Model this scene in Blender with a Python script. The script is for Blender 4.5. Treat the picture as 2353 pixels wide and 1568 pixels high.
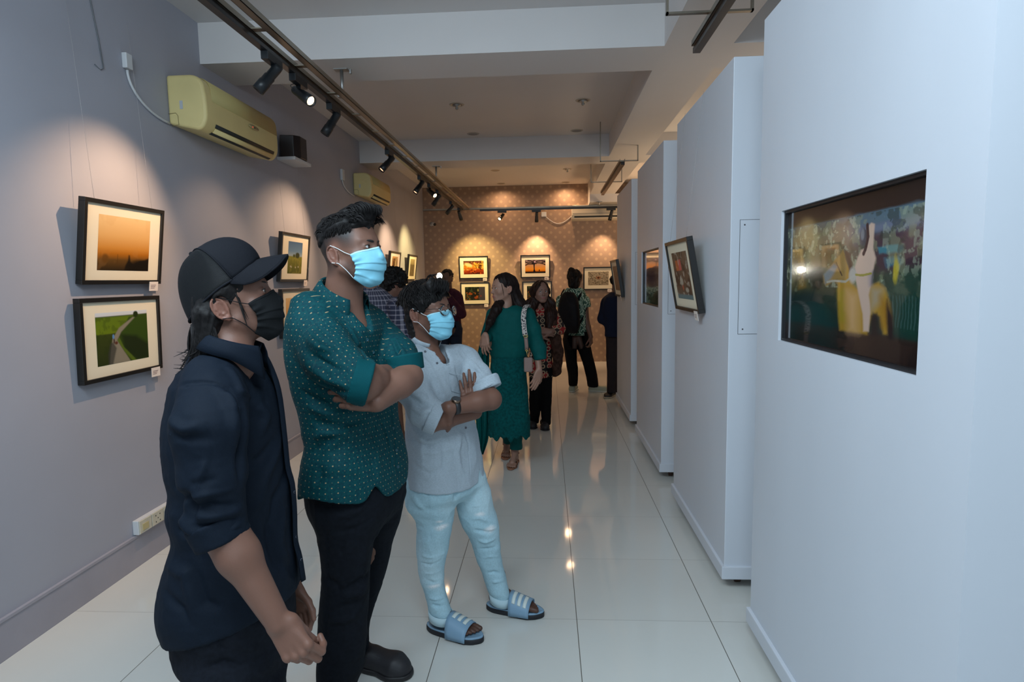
import bpy, math, random
import numpy as np
from mathutils import Vector, Matrix

SC = bpy.context.scene
for o in list(bpy.data.objects):
    bpy.data.objects.remove(o)
COL = SC.collection
PI = math.pi

# ------------------------------------------------------------------ camera
IMW, IMH, FPX = 2353.0, 1568.0, 1386.1
YAW, PITCH, ROLL, CAMH = 0.0594, 0.1007, -0.0168, 1.5383


def cam_axes():
    cy, sy = math.cos(YAW), math.sin(YAW)
    f = np.array([-sy * math.cos(PITCH), cy * math.cos(PITCH), -math.sin(PITCH)])
    r = np.array([cy, sy, 0.0])
    u = np.cross(r, f)
    return r * math.cos(ROLL) + u * math.sin(ROLL), -r * math.sin(ROLL) + u * math.cos(ROLL), f


CR, CU, CF = cam_axes()
cam_data = bpy.data.cameras.new('camera')
cam_data.sensor_width = 36.0
cam_data.lens = FPX / IMW * 36.0
cam_data.clip_start = 0.05
cam_data.clip_end = 100
cam = bpy.data.objects.new('camera', cam_data)
COL.objects.link(cam)
cam.matrix_world = Matrix(((CR[0], CU[0], -CF[0], 0), (CR[1], CU[1], -CF[1], 0), (CR[2], CU[2], -CF[2], CAMH), (0, 0, 0, 1)))
SC.camera = cam

# ------------------------------------------------------------------ world, daylight, exposure
SC.view_settings.view_transform = 'Standard'
SC.view_settings.look = 'None'
SC.view_settings.gamma = 1.0
SC.view_settings.use_curve_mapping = False
SC.view_settings.exposure = 0.12
world = bpy.data.worlds.new('sky')
SC.world = world
world.use_nodes = True
bg = world.node_tree.nodes['Background']
bg.inputs[0].default_value = (0.66, 0.83, 1.0, 1)
bg.inputs[1].default_value = 0.45


def area(name, loc, target, sx, sy, power, color):
    d = bpy.data.lights.new(name, 'AREA')
    d.shape = 'RECTANGLE'
    d.size, d.size_y = sx, sy
    d.energy = power
    d.color = color
    o = bpy.data.objects.new(name, d)
    COL.objects.link(o)
    o.location = loc
    o.rotation_euler = (Vector(target) - Vector(loc)).to_track_quat('-Z', 'Y').to_euler()
    return o


# cool daylight from the entrance behind the photographer, and the camera flash bounced off the ceiling above him
area('entrance_daylight', (-0.6, -2.6, 1.9), (-0.4, 5.0, 1.1), 3.6, 2.2, 22, (0.66, 0.85, 1.0))
area('bounced_flash', (-0.7, 0.55, 2.93), (0.15, 2.3, 0.6), 2.4, 0.9, 88, (0.72, 0.88, 1.0))
# added unseen warm fill behind the white panels, aimed up at the aisle ceiling
for _y, _c, _p in ((4.6, (1.0, .86, .70), 6), (7.4, (1.0, .76, .50), 12), (10.0, (1.0, .66, .38), 20)):
    area('aisle_warm_fill', (2.3, _y, 1.9), (2.1, _y, 3.2), .8, .8, _p, _c)


def at(px, py, Y):
    """point at world depth Y seen at photo pixel (px, py)"""
    x, y = (px - IMW / 2) / FPX, (py - IMH / 2) / FPX
    d = x * CR - y * CU + CF
    return np.array([0, 0, CAMH]) + d * (Y / d[1])


# ------------------------------------------------------------------ naming
def tag(o, label=None, cat=None, group=None, kind=None):
    if label: o['label'] = label
    if cat: o['category'] = cat
    if group: o['group'] = group
    if kind: o['kind'] = kind
    return o


def empty(name, loc, label, cat, group=None, rz=0.0):
    o = bpy.data.objects.new(name, None)
    o.empty_display_size = 0.1
    COL.objects.link(o)
    o.location = loc
    o.rotation_euler = (0, 0, rz)
    return tag(o, label, cat, group)


def keep(o, parent):
    """parent while the mesh stays where it was built (world coordinates)"""
    bpy.context.view_layer.update()
    o.parent = parent
    o.matrix_parent_inverse = parent.matrix_world.inverted()
    return o


def copy_tree(o, parent=None):
    c = o.copy()
    COL.objects.link(c)
    c.parent = parent
    for ch in list(o.children):
        if ch is not c:
            copy_tree(ch, c)
    return c


# ------------------------------------------------------------------ materials
def new_mat(name):
    m = bpy.data.materials.new(name)
    m.use_nodes = True
    nt = m.node_tree
    return m, nt, nt.nodes['Principled BSDF']


def mat(name, col, rough=0.6, metal=0.0, var=0.0, vscale=8.0, bump=0.0, bscale=60.0, spec=0.5, coat=0.0, emit=None, estr=0.0, stretch=(1, 1, 1)):
    m, nt, b = new_mat(name)
    b.inputs['Base Color'].default_value = (*col, 1)
    b.inputs['Roughness'].default_value = rough
    b.inputs['Metallic'].default_value = metal
    b.inputs['Specular IOR Level'].default_value = spec
    b.inputs['Coat Weight'].default_value = coat
    if emit:
        b.inputs['Emission Color'].default_value = (*emit, 1)
        b.inputs['Emission Strength'].default_value = estr
    if var or bump:
        tc = nt.nodes.new('ShaderNodeTexCoord')
        mp = nt.nodes.new('ShaderNodeMapping')
        mp.inputs['Scale'].default_value = stretch
        nt.links.new(tc.outputs['Object'], mp.inputs[0])
    if var:
        n = nt.nodes.new('ShaderNodeTexNoise')
        n.inputs['Scale'].default_value = vscale
        n.inputs['Detail'].default_value = 5
        nt.links.new(mp.outputs[0], n.inputs['Vector'])
        mr = nt.nodes.new('ShaderNodeMapRange')
        mr.inputs['From Min'].default_value = 0.3
        mr.inputs['From Max'].default_value = 0.7
        mr.inputs['To Min'].default_value = 1 - var
        mr.inputs['To Max'].default_value = 1 + var
        nt.links.new(n.outputs['Fac'], mr.inputs['Value'])
        vm = nt.nodes.new('ShaderNodeVectorMath')
        vm.operation = 'SCALE'
        vm.inputs[0].default_value = col
        nt.links.new(mr.outputs[0], vm.inputs['Scale'])
        nt.links.new(vm.outputs[0], b.inputs['Base Color'])
    if bump:
        n2 = nt.nodes.new('ShaderNodeTexNoise')
        n2.inputs['Scale'].default_value = bscale
        n2.inputs['Detail'].default_value = 4
        nt.links.new(mp.outputs[0], n2.inputs['Vector'])
        bp = nt.nodes.new('ShaderNodeBump')
        bp.inputs['Strength'].default_value = bump
        bp.inputs['Distance'].default_value = 0.002
        nt.links.new(n2.outputs['Fac'], bp.inputs['Height'])
        nt.links.new(bp.outputs[0], b.inputs['Normal'])
    return m


def attr_mat(name, rough=0.6, spec=0.4, attr='Col', sss=0.0, bump=0.0, bscale=400.0, coat=0.0, emitstr=0.0, var=0.0, vscale=30.0, sheen=0.0, stretch=(1, 1, 1)):
    """material whose colour is the thing's own colour attribute"""
    m, nt, b = new_mat(name)
    a = nt.nodes.new('ShaderNodeAttribute')
    a.attribute_name = attr
    out = a.outputs['Color']
    b.inputs['Roughness'].default_value = rough
    b.inputs['Specular IOR Level'].default_value = spec
    b.inputs['Coat Weight'].default_value = coat
    b.inputs['Coat Roughness'].default_value = 0.03
    b.inputs['Sheen Weight'].default_value = sheen
    tc = nt.nodes.new('ShaderNodeTexCoord')
    mp = nt.nodes.new('ShaderNodeMapping')
    mp.inputs['Scale'].default_value = stretch
    nt.links.new(tc.outputs['Object'], mp.inputs[0])
    if var:
        n = nt.nodes.new('ShaderNodeTexNoise')
        n.inputs['Scale'].default_value = vscale
        n.inputs['Detail'].default_value = 6
        nt.links.new(mp.outputs[0], n.inputs['Vector'])
        mr = nt.nodes.new('ShaderNodeMapRange')
        mr.inputs['From Min'].default_value = 0.3
        mr.inputs['From Max'].default_value = 0.7
        mr.inputs['To Min'].default_value = 1 - var
        mr.inputs['To Max'].default_value = 1 + var
        nt.links.new(n.outputs['Fac'], mr.inputs['Value'])
        vm = nt.nodes.new('ShaderNodeVectorMath')
        vm.operation = 'SCALE'
        nt.links.new(out, vm.inputs[0])
        nt.links.new(mr.outputs[0], vm.inputs['Scale'])
        out = vm.outputs[0]
    nt.links.new(out, b.inputs['Base Color'])
    if sss:
        b.inputs['Subsurface Weight'].default_value = sss
        b.inputs['Subsurface Radius'].default_value = (1.0, 0.35, 0.2)
        b.inputs['Subsurface Scale'].default_value = 0.008
    if emitstr:
        nt.links.new(out, b.inputs['Emission Color'])
        b.inputs['Emission Strength'].default_value = emitstr
    if bump:
        n2 = nt.nodes.new('ShaderNodeTexNoise')
        n2.inputs['Scale'].default_value = bscale
        n2.inputs['Detail'].default_value = 3
        nt.links.new(mp.outputs[0], n2.inputs['Vector'])
        bp = nt.nodes.new('ShaderNodeBump')
        bp.inputs['Strength'].default_value = bump
        bp.inputs['Distance'].default_value = 0.001
        nt.links.new(n2.outputs['Fac'], bp.inputs['Height'])
        nt.links.new(bp.outputs[0], b.inputs['Normal'])
    return m


def srgb(r, g, b):
    f = lambda c: (c / 255 / 12.92) if c <= 10 else ((c / 255 + 0.055) / 1.055) ** 2.4
    return (f(r), f(g), f(b))


# ------------------------------------------------------------------ plain mesh builder
class MB:
    def __init__(s):
        s.v, s.f, s.sm = [], [], []

    def add(s, vs, fs, smooth=False):
        n = len(s.v)
        s.v += [tuple(float(c) for c in v) for v in vs]
        s.f += [tuple(i + n for i in f) for f in fs]
        s.sm += [smooth] * len(fs)
        return s

    def box(s, lo, hi, M=None):
        (a, b, c), (d, e, f) = lo, hi
        vs = [(a, b, c), (d, b, c), (d, e, c), (a, e, c), (a, b, f), (d, b, f), (d, e, f), (a, e, f)]
        if M is not None: vs = [M @ Vector(v) for v in vs]
        return s.add(vs, [(0, 3, 2, 1), (4, 5, 6, 7), (0, 1, 5, 4), (1, 2, 6, 5), (2, 3, 7, 6), (3, 0, 4, 7)])

    def prism(s, pts, axis, lo, hi, M=None, smooth=False):
        """2-D outline pts extruded along axis 0/1/2 from lo to hi"""
        def p3(p, h):
            q = [p[0], p[1]]
            q.insert(axis, h)
            return Vector(q)
        n = len(pts)
        vs = [p3(p, lo) for p in pts] + [p3(p, hi) for p in pts]
        if M is not None: vs = [M @ v for v in vs]
        s.add(vs, [tuple(range(n))[::-1], tuple(range(n, 2 * n))])
        base = len(s.v) - 2 * n
        for i in range(n):
            j = (i + 1) % n
            s.f.append((base + i, base + j, base + n + j, base + n + i))
            s.sm.append(smooth)
        return s

    def tube(s, pts, r, n=10, caps=True, smooth=True, flat=None):
        pts = [np.array(p, float) for p in pts]
        rs = list(r) if hasattr(r, '__len__') else [r] * len(pts)
        vs, fs = [], []
        prev = None
        for i, p in enumerate(pts):
            t = pts[min(i + 1, len(pts) - 1)] - pts[max(i - 1, 0)]
            t = t / (np.linalg.norm(t) + 1e-12)
            if prev is None:
                a = np.array([0, 0, 1.0]) if abs(t[2]) < 0.9 else np.array([1.0, 0, 0])
                x = np.cross(a, t)
            else:
                x = prev - t * (prev @ t)
            x /= np.linalg.norm(x) + 1e-12
            prev = x
            y = np.cross(t, x)
            for k in range(n):
                an = 2 * PI * k / n
                vs.append(p + rs[i] * (x * math.cos(an) + y * math.sin(an) * (flat or 1.0)))
        for i in range(len(pts) - 1):
            for k in range(n):
                a, b = i * n + k, i * n + (k + 1) % n
                fs.append((a, b, b + n, a + n))
        s.add(vs, fs, smooth)
        if caps:
            b0 = len(s.v) - len(vs)
            s.f.append(tuple(b0 + k for k in range(n))[::-1]); s.sm.append(False)
            s.f.append(tuple(b0 + (len(pts) - 1) * n + k for k in range(n))); s.sm.append(False)
        return s

    def lathe(s, prof, origin, axis, n=24, smooth=True):
        """profile [(radius, height)] about an axis"""
        ax = np.array(axis, float); ax /= np.linalg.norm(ax)
        a = np.array([0, 0, 1.0]) if abs(ax[2]) < 0.9 else np.array([1.0, 0, 0])
        x = np.cross(a, ax); x /= np.linalg.norm(x); y = np.cross(ax, x)
        vs, fs = [], []
        for r, h in prof:
            for k in range(n):
                an = 2 * PI * k / n
                vs.append(np.array(origin) + ax * h + r * (x * math.cos(an) + y * math.sin(an)))
        for i in range(len(prof) - 1):
            for k in range(n):
                p, q = i * n + k, i * n + (k + 1) % n
                fs.append((p, q, q + n, p + n))
        return s.add(vs, fs, smooth)

    def grid(s, P, smooth=True, wrap=False):
        """P[i][j] points"""
        P = np.asarray(P, float)
        ni, nj = P.shape[:2]
        fs = []
        for i in range(ni - 1):
            for j in range(nj if wrap else nj - 1):
                a, b = i * nj + j, i * nj + (j + 1) % nj
                fs.append((a, b, b + nj, a + nj))
        return s.add(P.reshape(-1, 3), fs, smooth)

    def build(s, name, material, parent=None, bevel=0.0, segs=2, solid=0.0, subsurf=0, keepw=True):
        me = bpy.data.meshes.new(name)
        me.from_pydata(s.v, [], s.f)
        me.polygons.foreach_set('use_smooth', s.sm)
        me.update()
        me.materials.append(material)
        o = bpy.data.objects.new(name, me)
        COL.objects.link(o)
        if solid:
            md = o.modifiers.new('solid', 'SOLIDIFY'); md.thickness = solid; md.offset = 0
        if bevel:
            md = o.modifiers.new('bevel', 'BEVEL'); md.width = bevel; md.segments = segs; md.limit_method = 'ANGLE'
        if subsurf:
            md = o.modifiers.new('sub', 'SUBSURF'); md.levels = md.render_levels = subsurf
        if parent is not None:
            if keepw: keep(o, parent)
            else: o.parent = parent
        return o


def np_mesh(name, V, F, material, parent=None, col=None, pat=None, smooth=True):
    me = bpy.data.meshes.new(name)
    n, m, k = len(V), len(F), F.shape[1]
    me.vertices.add(n)
    me.vertices.foreach_set('co', np.ascontiguousarray(V, dtype=np.float32).ravel())
    me.loops.add(m * k)
    me.loops.foreach_set('vertex_index', np.ascontiguousarray(F, dtype=np.int32).ravel())
    me.polygons.add(m)
    me.polygons.foreach_set('loop_start', np.arange(0, m * k, k, dtype=np.int32))
    me.polygons.foreach_set('use_smooth', np.full(m, smooth))
    me.update(calc_edges=True)
    me.validate()
    if col is not None:
        a = me.color_attributes.new('Col', 'FLOAT_COLOR', 'POINT')
        a.data.foreach_set('color', np.hstack([col, np.ones((n, 1))]).astype(np.float32).ravel())
    if pat is not None:
        a = me.attributes.new('pat', 'FLOAT_VECTOR', 'POINT')
        a.data.foreach_set('vector', np.ascontiguousarray(pat, dtype=np.float32).ravel())
    me.materials.append(material)
    o = bpy.data.objects.new(name, me)
    COL.objects.link(o)
    if parent is not None:
        keep(o, parent)
    return o

# ------------------------------------------------------------------ the room
XW, YB = -2.2755, 11.22            # left wall, back wall
ZC, ZB = 3.255, 2.995              # coffer ceiling, underside of the beams
XR = 3.1                           # right wall behind the display panels
Y0 = -3.2                          # entrance end, open to daylight

def wall_paint():
    m = mat('lavender_grey_wall_paint', srgb(168, 169, 179), rough=0.62, var=0.05, vscale=1.2, bump=0.10, bscale=60, spec=0.3)
    return m


M_wall = wall_paint()
M_ceil = mat('white_ceiling_paint', srgb(214, 210, 208), rough=0.75, var=0.03, vscale=1.0, bump=0.08, bscale=30)
M_panel = mat('white_panel_paint', srgb(208, 213, 221), rough=0.42, var=0.025, vscale=2.2, bump=0.22, bscale=7, spec=0.45, stretch=(1, 1, 0.35))
M_skirt = mat('lavender_skirting_gloss', srgb(158, 156, 166), rough=0.4, var=0.06, vscale=5, bump=0.05)


def floor_mat():
    m, nt, b = new_mat('polished_cream_floor_tile')
    N, L = nt.nodes.new, nt.links.new
    tc = N('ShaderNodeTexCoord')
    sp = N('ShaderNodeSeparateXYZ')
    L(tc.outputs['Object'], sp.inputs[0])

    def M(op, a, b_=None, c=None):
        n = N('ShaderNodeMath'); n.operation = op
        for i, v in enumerate((a, b_, c)):
            if v is None: continue
            if isinstance(v, (int, float)): n.inputs[i].default_value = v
            else: L(v, n.inputs[i])
        return n.outputs[0]
    S = 0.6
    fx = M('FRACT', M('DIVIDE', M('SUBTRACT', sp.outputs['X'], 0.118 - 60 * S), S))
    fy = M('FRACT', M('DIVIDE', M('SUBTRACT', sp.outputs['Y'], 2.609 - 60 * S), S))
    dx = M('MULTIPLY', M('MINIMUM', fx, M('SUBTRACT', 1.0, fx)), S)
    dy = M('MULTIPLY', M('MINIMUM', fy, M('SUBTRACT', 1.0, fy)), S)
    gx = M('LESS_THAN', dx, 0.0016)
    gy = M('MULTIPLY', M('LESS_THAN', dy, 0.0012), 0.6)
    g = M('MAXIMUM', gx, gy)
    nz = N('ShaderNodeTexNoise'); nz.inputs['Scale'].default_value = 1.6; nz.inputs['Detail'].default_value = 6
    L(tc.outputs['Object'], nz.inputs['Vector'])
    # each tile a slightly different tone
    cx = M('FLOOR', M('DIVIDE', M('SUBTRACT', sp.outputs['X'], 0.118 - 60 * S), S))
    cy = M('FLOOR', M('DIVIDE', M('SUBTRACT', sp.outputs['Y'], 2.609 - 60 * S), S))
    cb = N('ShaderNodeCombineXYZ'); L(cx, cb.inputs[0]); L(cy, cb.inputs[1])
    wn = N('ShaderNodeTexWhiteNoise'); L(cb.outputs[0], wn.inputs['Vector'])
    v = M('ADD', M('MULTIPLY', M('SUBTRACT', nz.outputs['Fac'], 0.5), 0.12), M('ADD', 0.985, M('MULTIPLY', wn.outputs['Value'], 0.03)))
    vm = N('ShaderNodeVectorMath'); vm.operation = 'SCALE'
    vm.inputs[0].default_value = srgb(212, 212, 206); L(v, vm.inputs['Scale'])
    mx = N('ShaderNodeMix'); mx.data_type = 'RGBA'
    L(g, mx.inputs['Factor']); L(vm.outputs[0], mx.inputs['A'])
    mx.inputs['B'].default_value = (*srgb(92, 88, 78), 1)
    L(mx.outputs['Result'], b.inputs['Base Color'])
    b.inputs['Roughness'].default_value = 0.07
    b.inputs['Specular IOR Level'].default_value = 0.5
    L(M('ADD', 0.06, M('MULTIPLY', g, 0.5)), b.inputs['Roughness'])
    n2 = N('ShaderNodeTexNoise'); n2.inputs['Scale'].default_value = 2.5
    L(tc.outputs['Object'], n2.inputs['Vector'])
    bp = N('ShaderNodeBump'); bp.inputs['Strength'].default_value = 0.04; bp.inputs['Distance'].default_value = 0.01
    L(n2.outputs['Fac'], bp.inputs['Height']); L(bp.outputs[0], b.inputs['Normal'])
    return m


def wallpaper_mat():
    m, nt, b = new_mat('mauve_polka_dot_wallpaper')
    N, L = nt.nodes.new, nt.links.new
    tc = N('ShaderNodeTexCoord')
    sp = N('ShaderNodeSeparateXYZ'); L(tc.outputs['Object'], sp.inputs[0])

    def M(op, a, b_=None):
        n = N('ShaderNodeMath'); n.operation = op
        for i, v in enumerate((a, b_)):
            if v is None: continue
            if isinstance(v, (int, float)): n.inputs[i].default_value = v
            else: L(v, n.inputs[i])
        return n.outputs[0]
    S = 0.165
    # staggered dots: the union of two offset square lattices
    def lat(ox, oz):
        fx = M('SUBTRACT', M('FRACT', M('ADD', M('DIVIDE', sp.outputs['X'], S), 40 + ox)), 0.5)
        fz = M('SUBTRACT', M('FRACT', M('ADD', M('DIVIDE', sp.outputs['Z'], S), 40 + oz)), 0.5)
        return M('SQRT', M('ADD', M('MULTIPLY', fx, fx), M('MULTIPLY', fz, fz)))
    d = M('MINIMUM', lat(0, 0), lat(0.5, 0.5))
    mr = N('ShaderNodeMapRange'); L(d, mr.inputs['Value'])
    mr.inputs['From Min'].default_value = 0.11; mr.inputs['From Max'].default_value = 0.19
    mr.inputs['To Min'].default_value = 0.55; mr.inputs['To Max'].default_value = 0.0
    mx = N('ShaderNodeMix'); mx.data_type = 'RGBA'
    L(mr.outputs[0], mx.inputs['Factor'])
    mx.inputs['A'].default_value = (*srgb(150, 126, 108), 1)
    mx.inputs['B'].default_value = (*srgb(190, 162, 132), 1)
    L(mx.outputs['Result'], b.inputs['Base Color'])
    b.inputs['Roughness'].default_value = 0.55
    return m


M_floor = floor_mat()
M_paper = wallpaper_mat()


def struct(name, mb, m):
    return tag(mb.build(name, m), kind='structure')


struct('floor', MB().box((XW - 0.2, Y0, -0.1), (XR + 0.2, YB + 0.2, 0)), M_floor)
struct('wall_left', MB().box((XW - 0.2, Y0, 0), (XW, YB, 3.5)), M_wall)
struct('wall_back', MB().box((XW - 0.2, YB, 0), (XR + 0.2, YB + 0.2, 3.5)), M_paper)
struct('wall_right', MB().box((XR, Y0, 0), (XR + 0.2, YB, 3.5)), M_ceil)
struct('ceiling', MB().box((XW - 0.2, Y0, ZC), (XR + 0.2, YB + 0.2, ZC + 0.25)), M_ceil)
# beams of the coffered ceiling
for i, (a, b) in enumerate(((0.55, 1.0), (4.03, 4.48), (7.46, 7.93))):
    struct('trim_%d' % (i + 1), MB().box((XW, a, ZB), (XR, b, ZC)), M_ceil)
struct('trim_4', MB().box((0.757, Y0, ZB - 0.0005), (1.185, YB, ZC)), M_ceil)
# lower boxed duct in the far right corner
struct('trim_5', MB().box((0.757, 10.7, 2.86), (XR, YB, ZB)), M_ceil)
struct('baseboard_left', MB().box((XW, Y0, 0), (XW + 0.012, YB, 0.165)).box((XW, Y0, 0.165), (XW + 0.016, YB, 0.178)), M_skirt)

# ------------------------------------------------------------------ display panels (freestanding white boxes on castors)
M_black = mat('black_plastic', (0.012, 0.012, 0.014), rough=0.45)
M_castor = mat('brown_castor_rubber', (0.06, 0.025, 0.015), rough=0.6)
M_gap = mat('dark_panel_seam', (0.08, 0.085, 0.09), rough=0.8)
M_screw = mat('screw_head', (0.10, 0.10, 0.11), rough=0.5, metal=0.6)
PX, PT, PBOT = 0.853, 2.525, 0.085
PTHK = 0.42
panels = [
    (1.245, 2.505, 'tall white display panel nearest the camera with a dark screen set into it'),
    (2.890, 4.085, 'tall white display panel second from the camera with a sepia framed photo'),
    (4.545, 5.800, 'tall white display panel third from the camera with a dark mountain screen'),
    (6.215, 7.455, 'farthest tall white display panel, beside the person in navy'),
]
TVH = {0: (1.437, 2.280, 1.300, 1.771), 2: (4.710, 5.545, 1.308, 1.770)}
for k, (ya, yb, lab) in enumerate(panels):
    root = empty('display_panel', ((PX + PTHK / 2), (ya + yb) / 2, 0), lab, 'panel', 'white freestanding display panels on the right')
    b = MB()
    if k in TVH:
        a0, a1, z0, z1 = TVH[k]
        # hollow front skin with the screen opening
        b.box((PX, ya, PBOT), (PX + 0.02, a0, PT)).box((PX, a1, PBOT), (PX + 0.02, yb, PT))
        b.box((PX, a0, PBOT), (PX + 0.02, a1, z0)).box((PX, a0, z1), (PX + 0.02, a1, PT))
        b.box((PX + 0.02, ya, PBOT), (PX + PTHK, ya + 0.02, PT)).box((PX + 0.02, yb - 0.02, PBOT), (PX + PTHK, yb, PT))
        b.box((PX + PTHK - 0.02, ya, PBOT), (PX + PTHK, yb, PT)).box((PX + 0.02, ya + .02, PT - 0.02), (PX + PTHK - .02, yb - .02, PT))
        b.box((PX + 0.02, ya + .02, PBOT), (PX + PTHK - .02, yb - .02, PBOT + 0.02))
    else:
        b.box((PX, ya, PBOT), (PX + PTHK, yb, PT))
    b.build('cabinet', M_panel, root, bevel=0.0 if k in TVH else 0.003)
    # skirting round the foot
    s = 0.014
    MB().box((PX - s, ya - s, 0.060), (PX + PTHK + s, yb + s, 0.125)).build('skirting', M_panel, root, bevel=0.004)
    for (cx, cy) in ((PX + 0.09, ya + 0.09), (PX + PTHK - 0.09, ya + 0.09), (PX + 0.09, yb - 0.09), (PX + PTHK - 0.09, yb - 0.09)):
        w = MB()
        w.tube([(cx - 0.013, cy, 0.026), (cx + 0.013, cy, 0.026)], 0.026, 18)
        w.box((cx - 0.018, cy - 0.018, 0.045), (cx + 0.018, cy + 0.018, 0.062)).box((cx - .018, cy - .006, .02), (cx - .014, cy + .006, .05)).box((cx + .014, cy - .006, .02), (cx + .018, cy + .006, .05))
        w.build('castor', M_castor, root)
    if k == 0:
        continue
    # flush hatch with four screws on the end facing the camera
    h = MB()
    y = ya
    hx0, hx1, hz0, hz1 = PX + 0.043, PX + PTHK - 0.043, 1.268, 1.797
    h.box((hx0, y - 0.0015, hz0), (hx1, y + 0.003, hz1))
    hatch = h.build('hatch', M_panel, root)
    g = MB()
    for (p, q) in (((hx0 - .002, hz0 - .002), (hx1 + .002, hz0)), ((hx0 - .002, hz1), (hx1 + .002, hz1 + .002)), ((hx0 - .002, hz0), (hx0, hz1)), ((hx1, hz0), (hx1 + .002, hz1))):
        g.box((p[0], y - 0.001, p[1]), (q[0], y + 0.003, q[1]))
    g.build('hatch_seam', M_gap, hatch)
    for sx in (hx0 + 0.02, hx1 - 0.02):
        for sz in (hz0 + 0.022, hz1 - 0.022):
            MB().lathe([(0.0, -0.0028), (0.0035, -0.0026), (0.0045, 0)], (sx, y, sz), (0, 1, 0), 12).build('screw', M_screw, hatch)

# ------------------------------------------------------------------ painted pictures: a small raster painter
class Canvas:
    def __init__(s, w, h, col):
        s.w, s.h = w, h
        s.x, s.y = np.meshgrid((np.arange(w) + .5) / w, (np.arange(h) + .5) / h)  # y down, 0..1
        s.c = np.empty((h, w, 3)); s.c[:] = srgb(*col)
        s.asp = w / h

    def mix(s, mask, col, a=1.0):
        m = np.clip(mask, 0, 1)[..., None] * a
        c = np.array(srgb(*col)) if not isinstance(col, np.ndarray) else col
        s.c = s.c * (1 - m) + c * m

    def grad(s, stops):
        ys = [p for p, _ in stops]; cs = np.array([srgb(*c) for _, c in stops])
        for k in range(3): s.c[..., k] = np.interp(s.y, ys, cs[:, k])

    def ell(s, cx, cy, rx, ry, col, soft=.15, a=1.0, rot=0.0):
        dx, dy = (s.x - cx), (s.y - cy)
        if rot:
            dx, dy = dx * math.cos(rot) + dy * math.sin(rot) / s.asp, -dx * math.sin(rot) * s.asp + dy * math.cos(rot)
        d = np.sqrt((dx / rx) ** 2 + (dy / ry) ** 2)
        s.mix((1 - d) / soft + .5, col, a)

    def poly(s, pts, col, soft=0.006, a=1.0):
        inside = np.zeros_like(s.x, bool); dist = np.full_like(s.x, 9.0)
        n = len(pts)
        for i in range(n):
            (x0, y0), (x1, y1) = pts[i], pts[(i + 1) % n]
            cond = ((y0 > s.y) != (y1 > s.y))
            with np.errstate(divide='ignore', invalid='ignore'):
                xi = (x1 - x0) * (s.y - y0) / ((y1 - y0) or 1e-9) + x0
            inside ^= cond & (s.x < xi)
            ex, ey = x1 - x0, y1 - y0
            t = np.clip(((s.x - x0) * ex + (s.y - y0) * ey) / (ex * ex + ey * ey + 1e-12), 0, 1)
            dist = np.minimum(dist, np.hypot(s.x - x0 - t * ex, s.y - y0 - t * ey))
        sd = np.where(inside, dist, -dist)
        s.mix(sd / soft + .5, col, a)

    def line(s, pts, w, col, a=1.0, soft=.4):
        for i in range(len(pts) - 1):
            (x0, y0), (x1, y1) = pts[i], pts[i + 1]
            ex, ey = (x1 - x0) * s.asp, y1 - y0
            px, py = (s.x - x0) * s.asp, s.y - y0
            t = np.clip((px * ex + py * ey) / (ex * ex + ey * ey + 1e-12), 0, 1)
            d = np.hypot(px - t * ex, py - t * ey)
            ww = w[i] if hasattr(w, '__len__') else w
            s.mix((ww - d) / (ww * soft) + .5, col, a)

    def noise(s, fx, fy, seed=0):
        rs = np.random.RandomState(seed)
        g = rs.rand(int(fy) + 3, int(fx) + 3)
        X, Y = np.clip(s.x, 0, 1) * fx, np.clip(s.y, 0, 1) * fy
        i, j = np.clip(X.astype(int), 0, g.shape[1] - 2), np.clip(Y.astype(int), 0, g.shape[0] - 2)
        u, v = X - i, Y - j
        u = u * u * (3 - 2 * u); v = v * v * (3 - 2 * v)
        return (g[j, i] * (1 - u) + g[j, i + 1] * u) * (1 - v) + (g[j + 1, i] * (1 - u) + g[j + 1, i + 1] * u) * v

    def fbm(s, f, seed=0, oct=4):
        r = 0; a = .5
        for o in range(oct):
            r = r + a * s.noise(f * s.asp * 2 ** o, f * 2 ** o, seed + o); a *= .5
        return r

    def speck(s, f, thr, col, a=1.0, seed=0, mask=1.0, oct=4):
        n = s.fbm(f, seed, oct)
        s.mix((n - thr) / .06 * mask, col, a)


def plane_mesh(name, cv, origin, ux, uz, material, parent):
    """picture plane: origin = lower-left corner, ux/uz full edge vectors; row 0 of the canvas is the top"""
    w, h = cv.w, cv.h
    gx, gz = np.meshgrid(np.linspace(0, 1, w), np.linspace(1, 0, h))
    V = np.array(origin) + gx[..., None] * np.array(ux) + gz[..., None] * np.array(uz)
    idx = np.arange(w * h).reshape(h, w)
    F = np.stack([idx[:-1, :-1], idx[1:, :-1], idx[1:, 1:], idx[:-1, 1:]], -1).reshape(-1, 4)
    return np_mesh(name, V.reshape(-1, 3), F, material, parent, col=cv.c.reshape(-1, 3), smooth=False)


# --- pictures
def pic_sunset(c):
    c.grad([(0, (232, 196, 140)), (.35, (222, 172, 106)), (.58, (204, 138, 58)), (.68, (176, 106, 24)), (.8, (96, 66, 26)), (1, (40, 30, 16))])
    c.speck(3, .5, (196, 140, 80), .12, 3)
    c.ell(.14, .78, .06, .08, (96, 60, 16), .6, .8)
    c.line([(.37, .70), (.37, .85)], .008, (80, 50, 14), .8)
    c.poly([(.5, 1), (.52, .9), (.57, .8), (.58, .70), (.60, .70), (.62, .82), (.70, .88), (.8, .8), (.9, .78), (1, .74), (1, 1)], (26, 18, 8), .03)
    c.ell(.8, .95, .2, .16, (22, 16, 8), .5)


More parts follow.
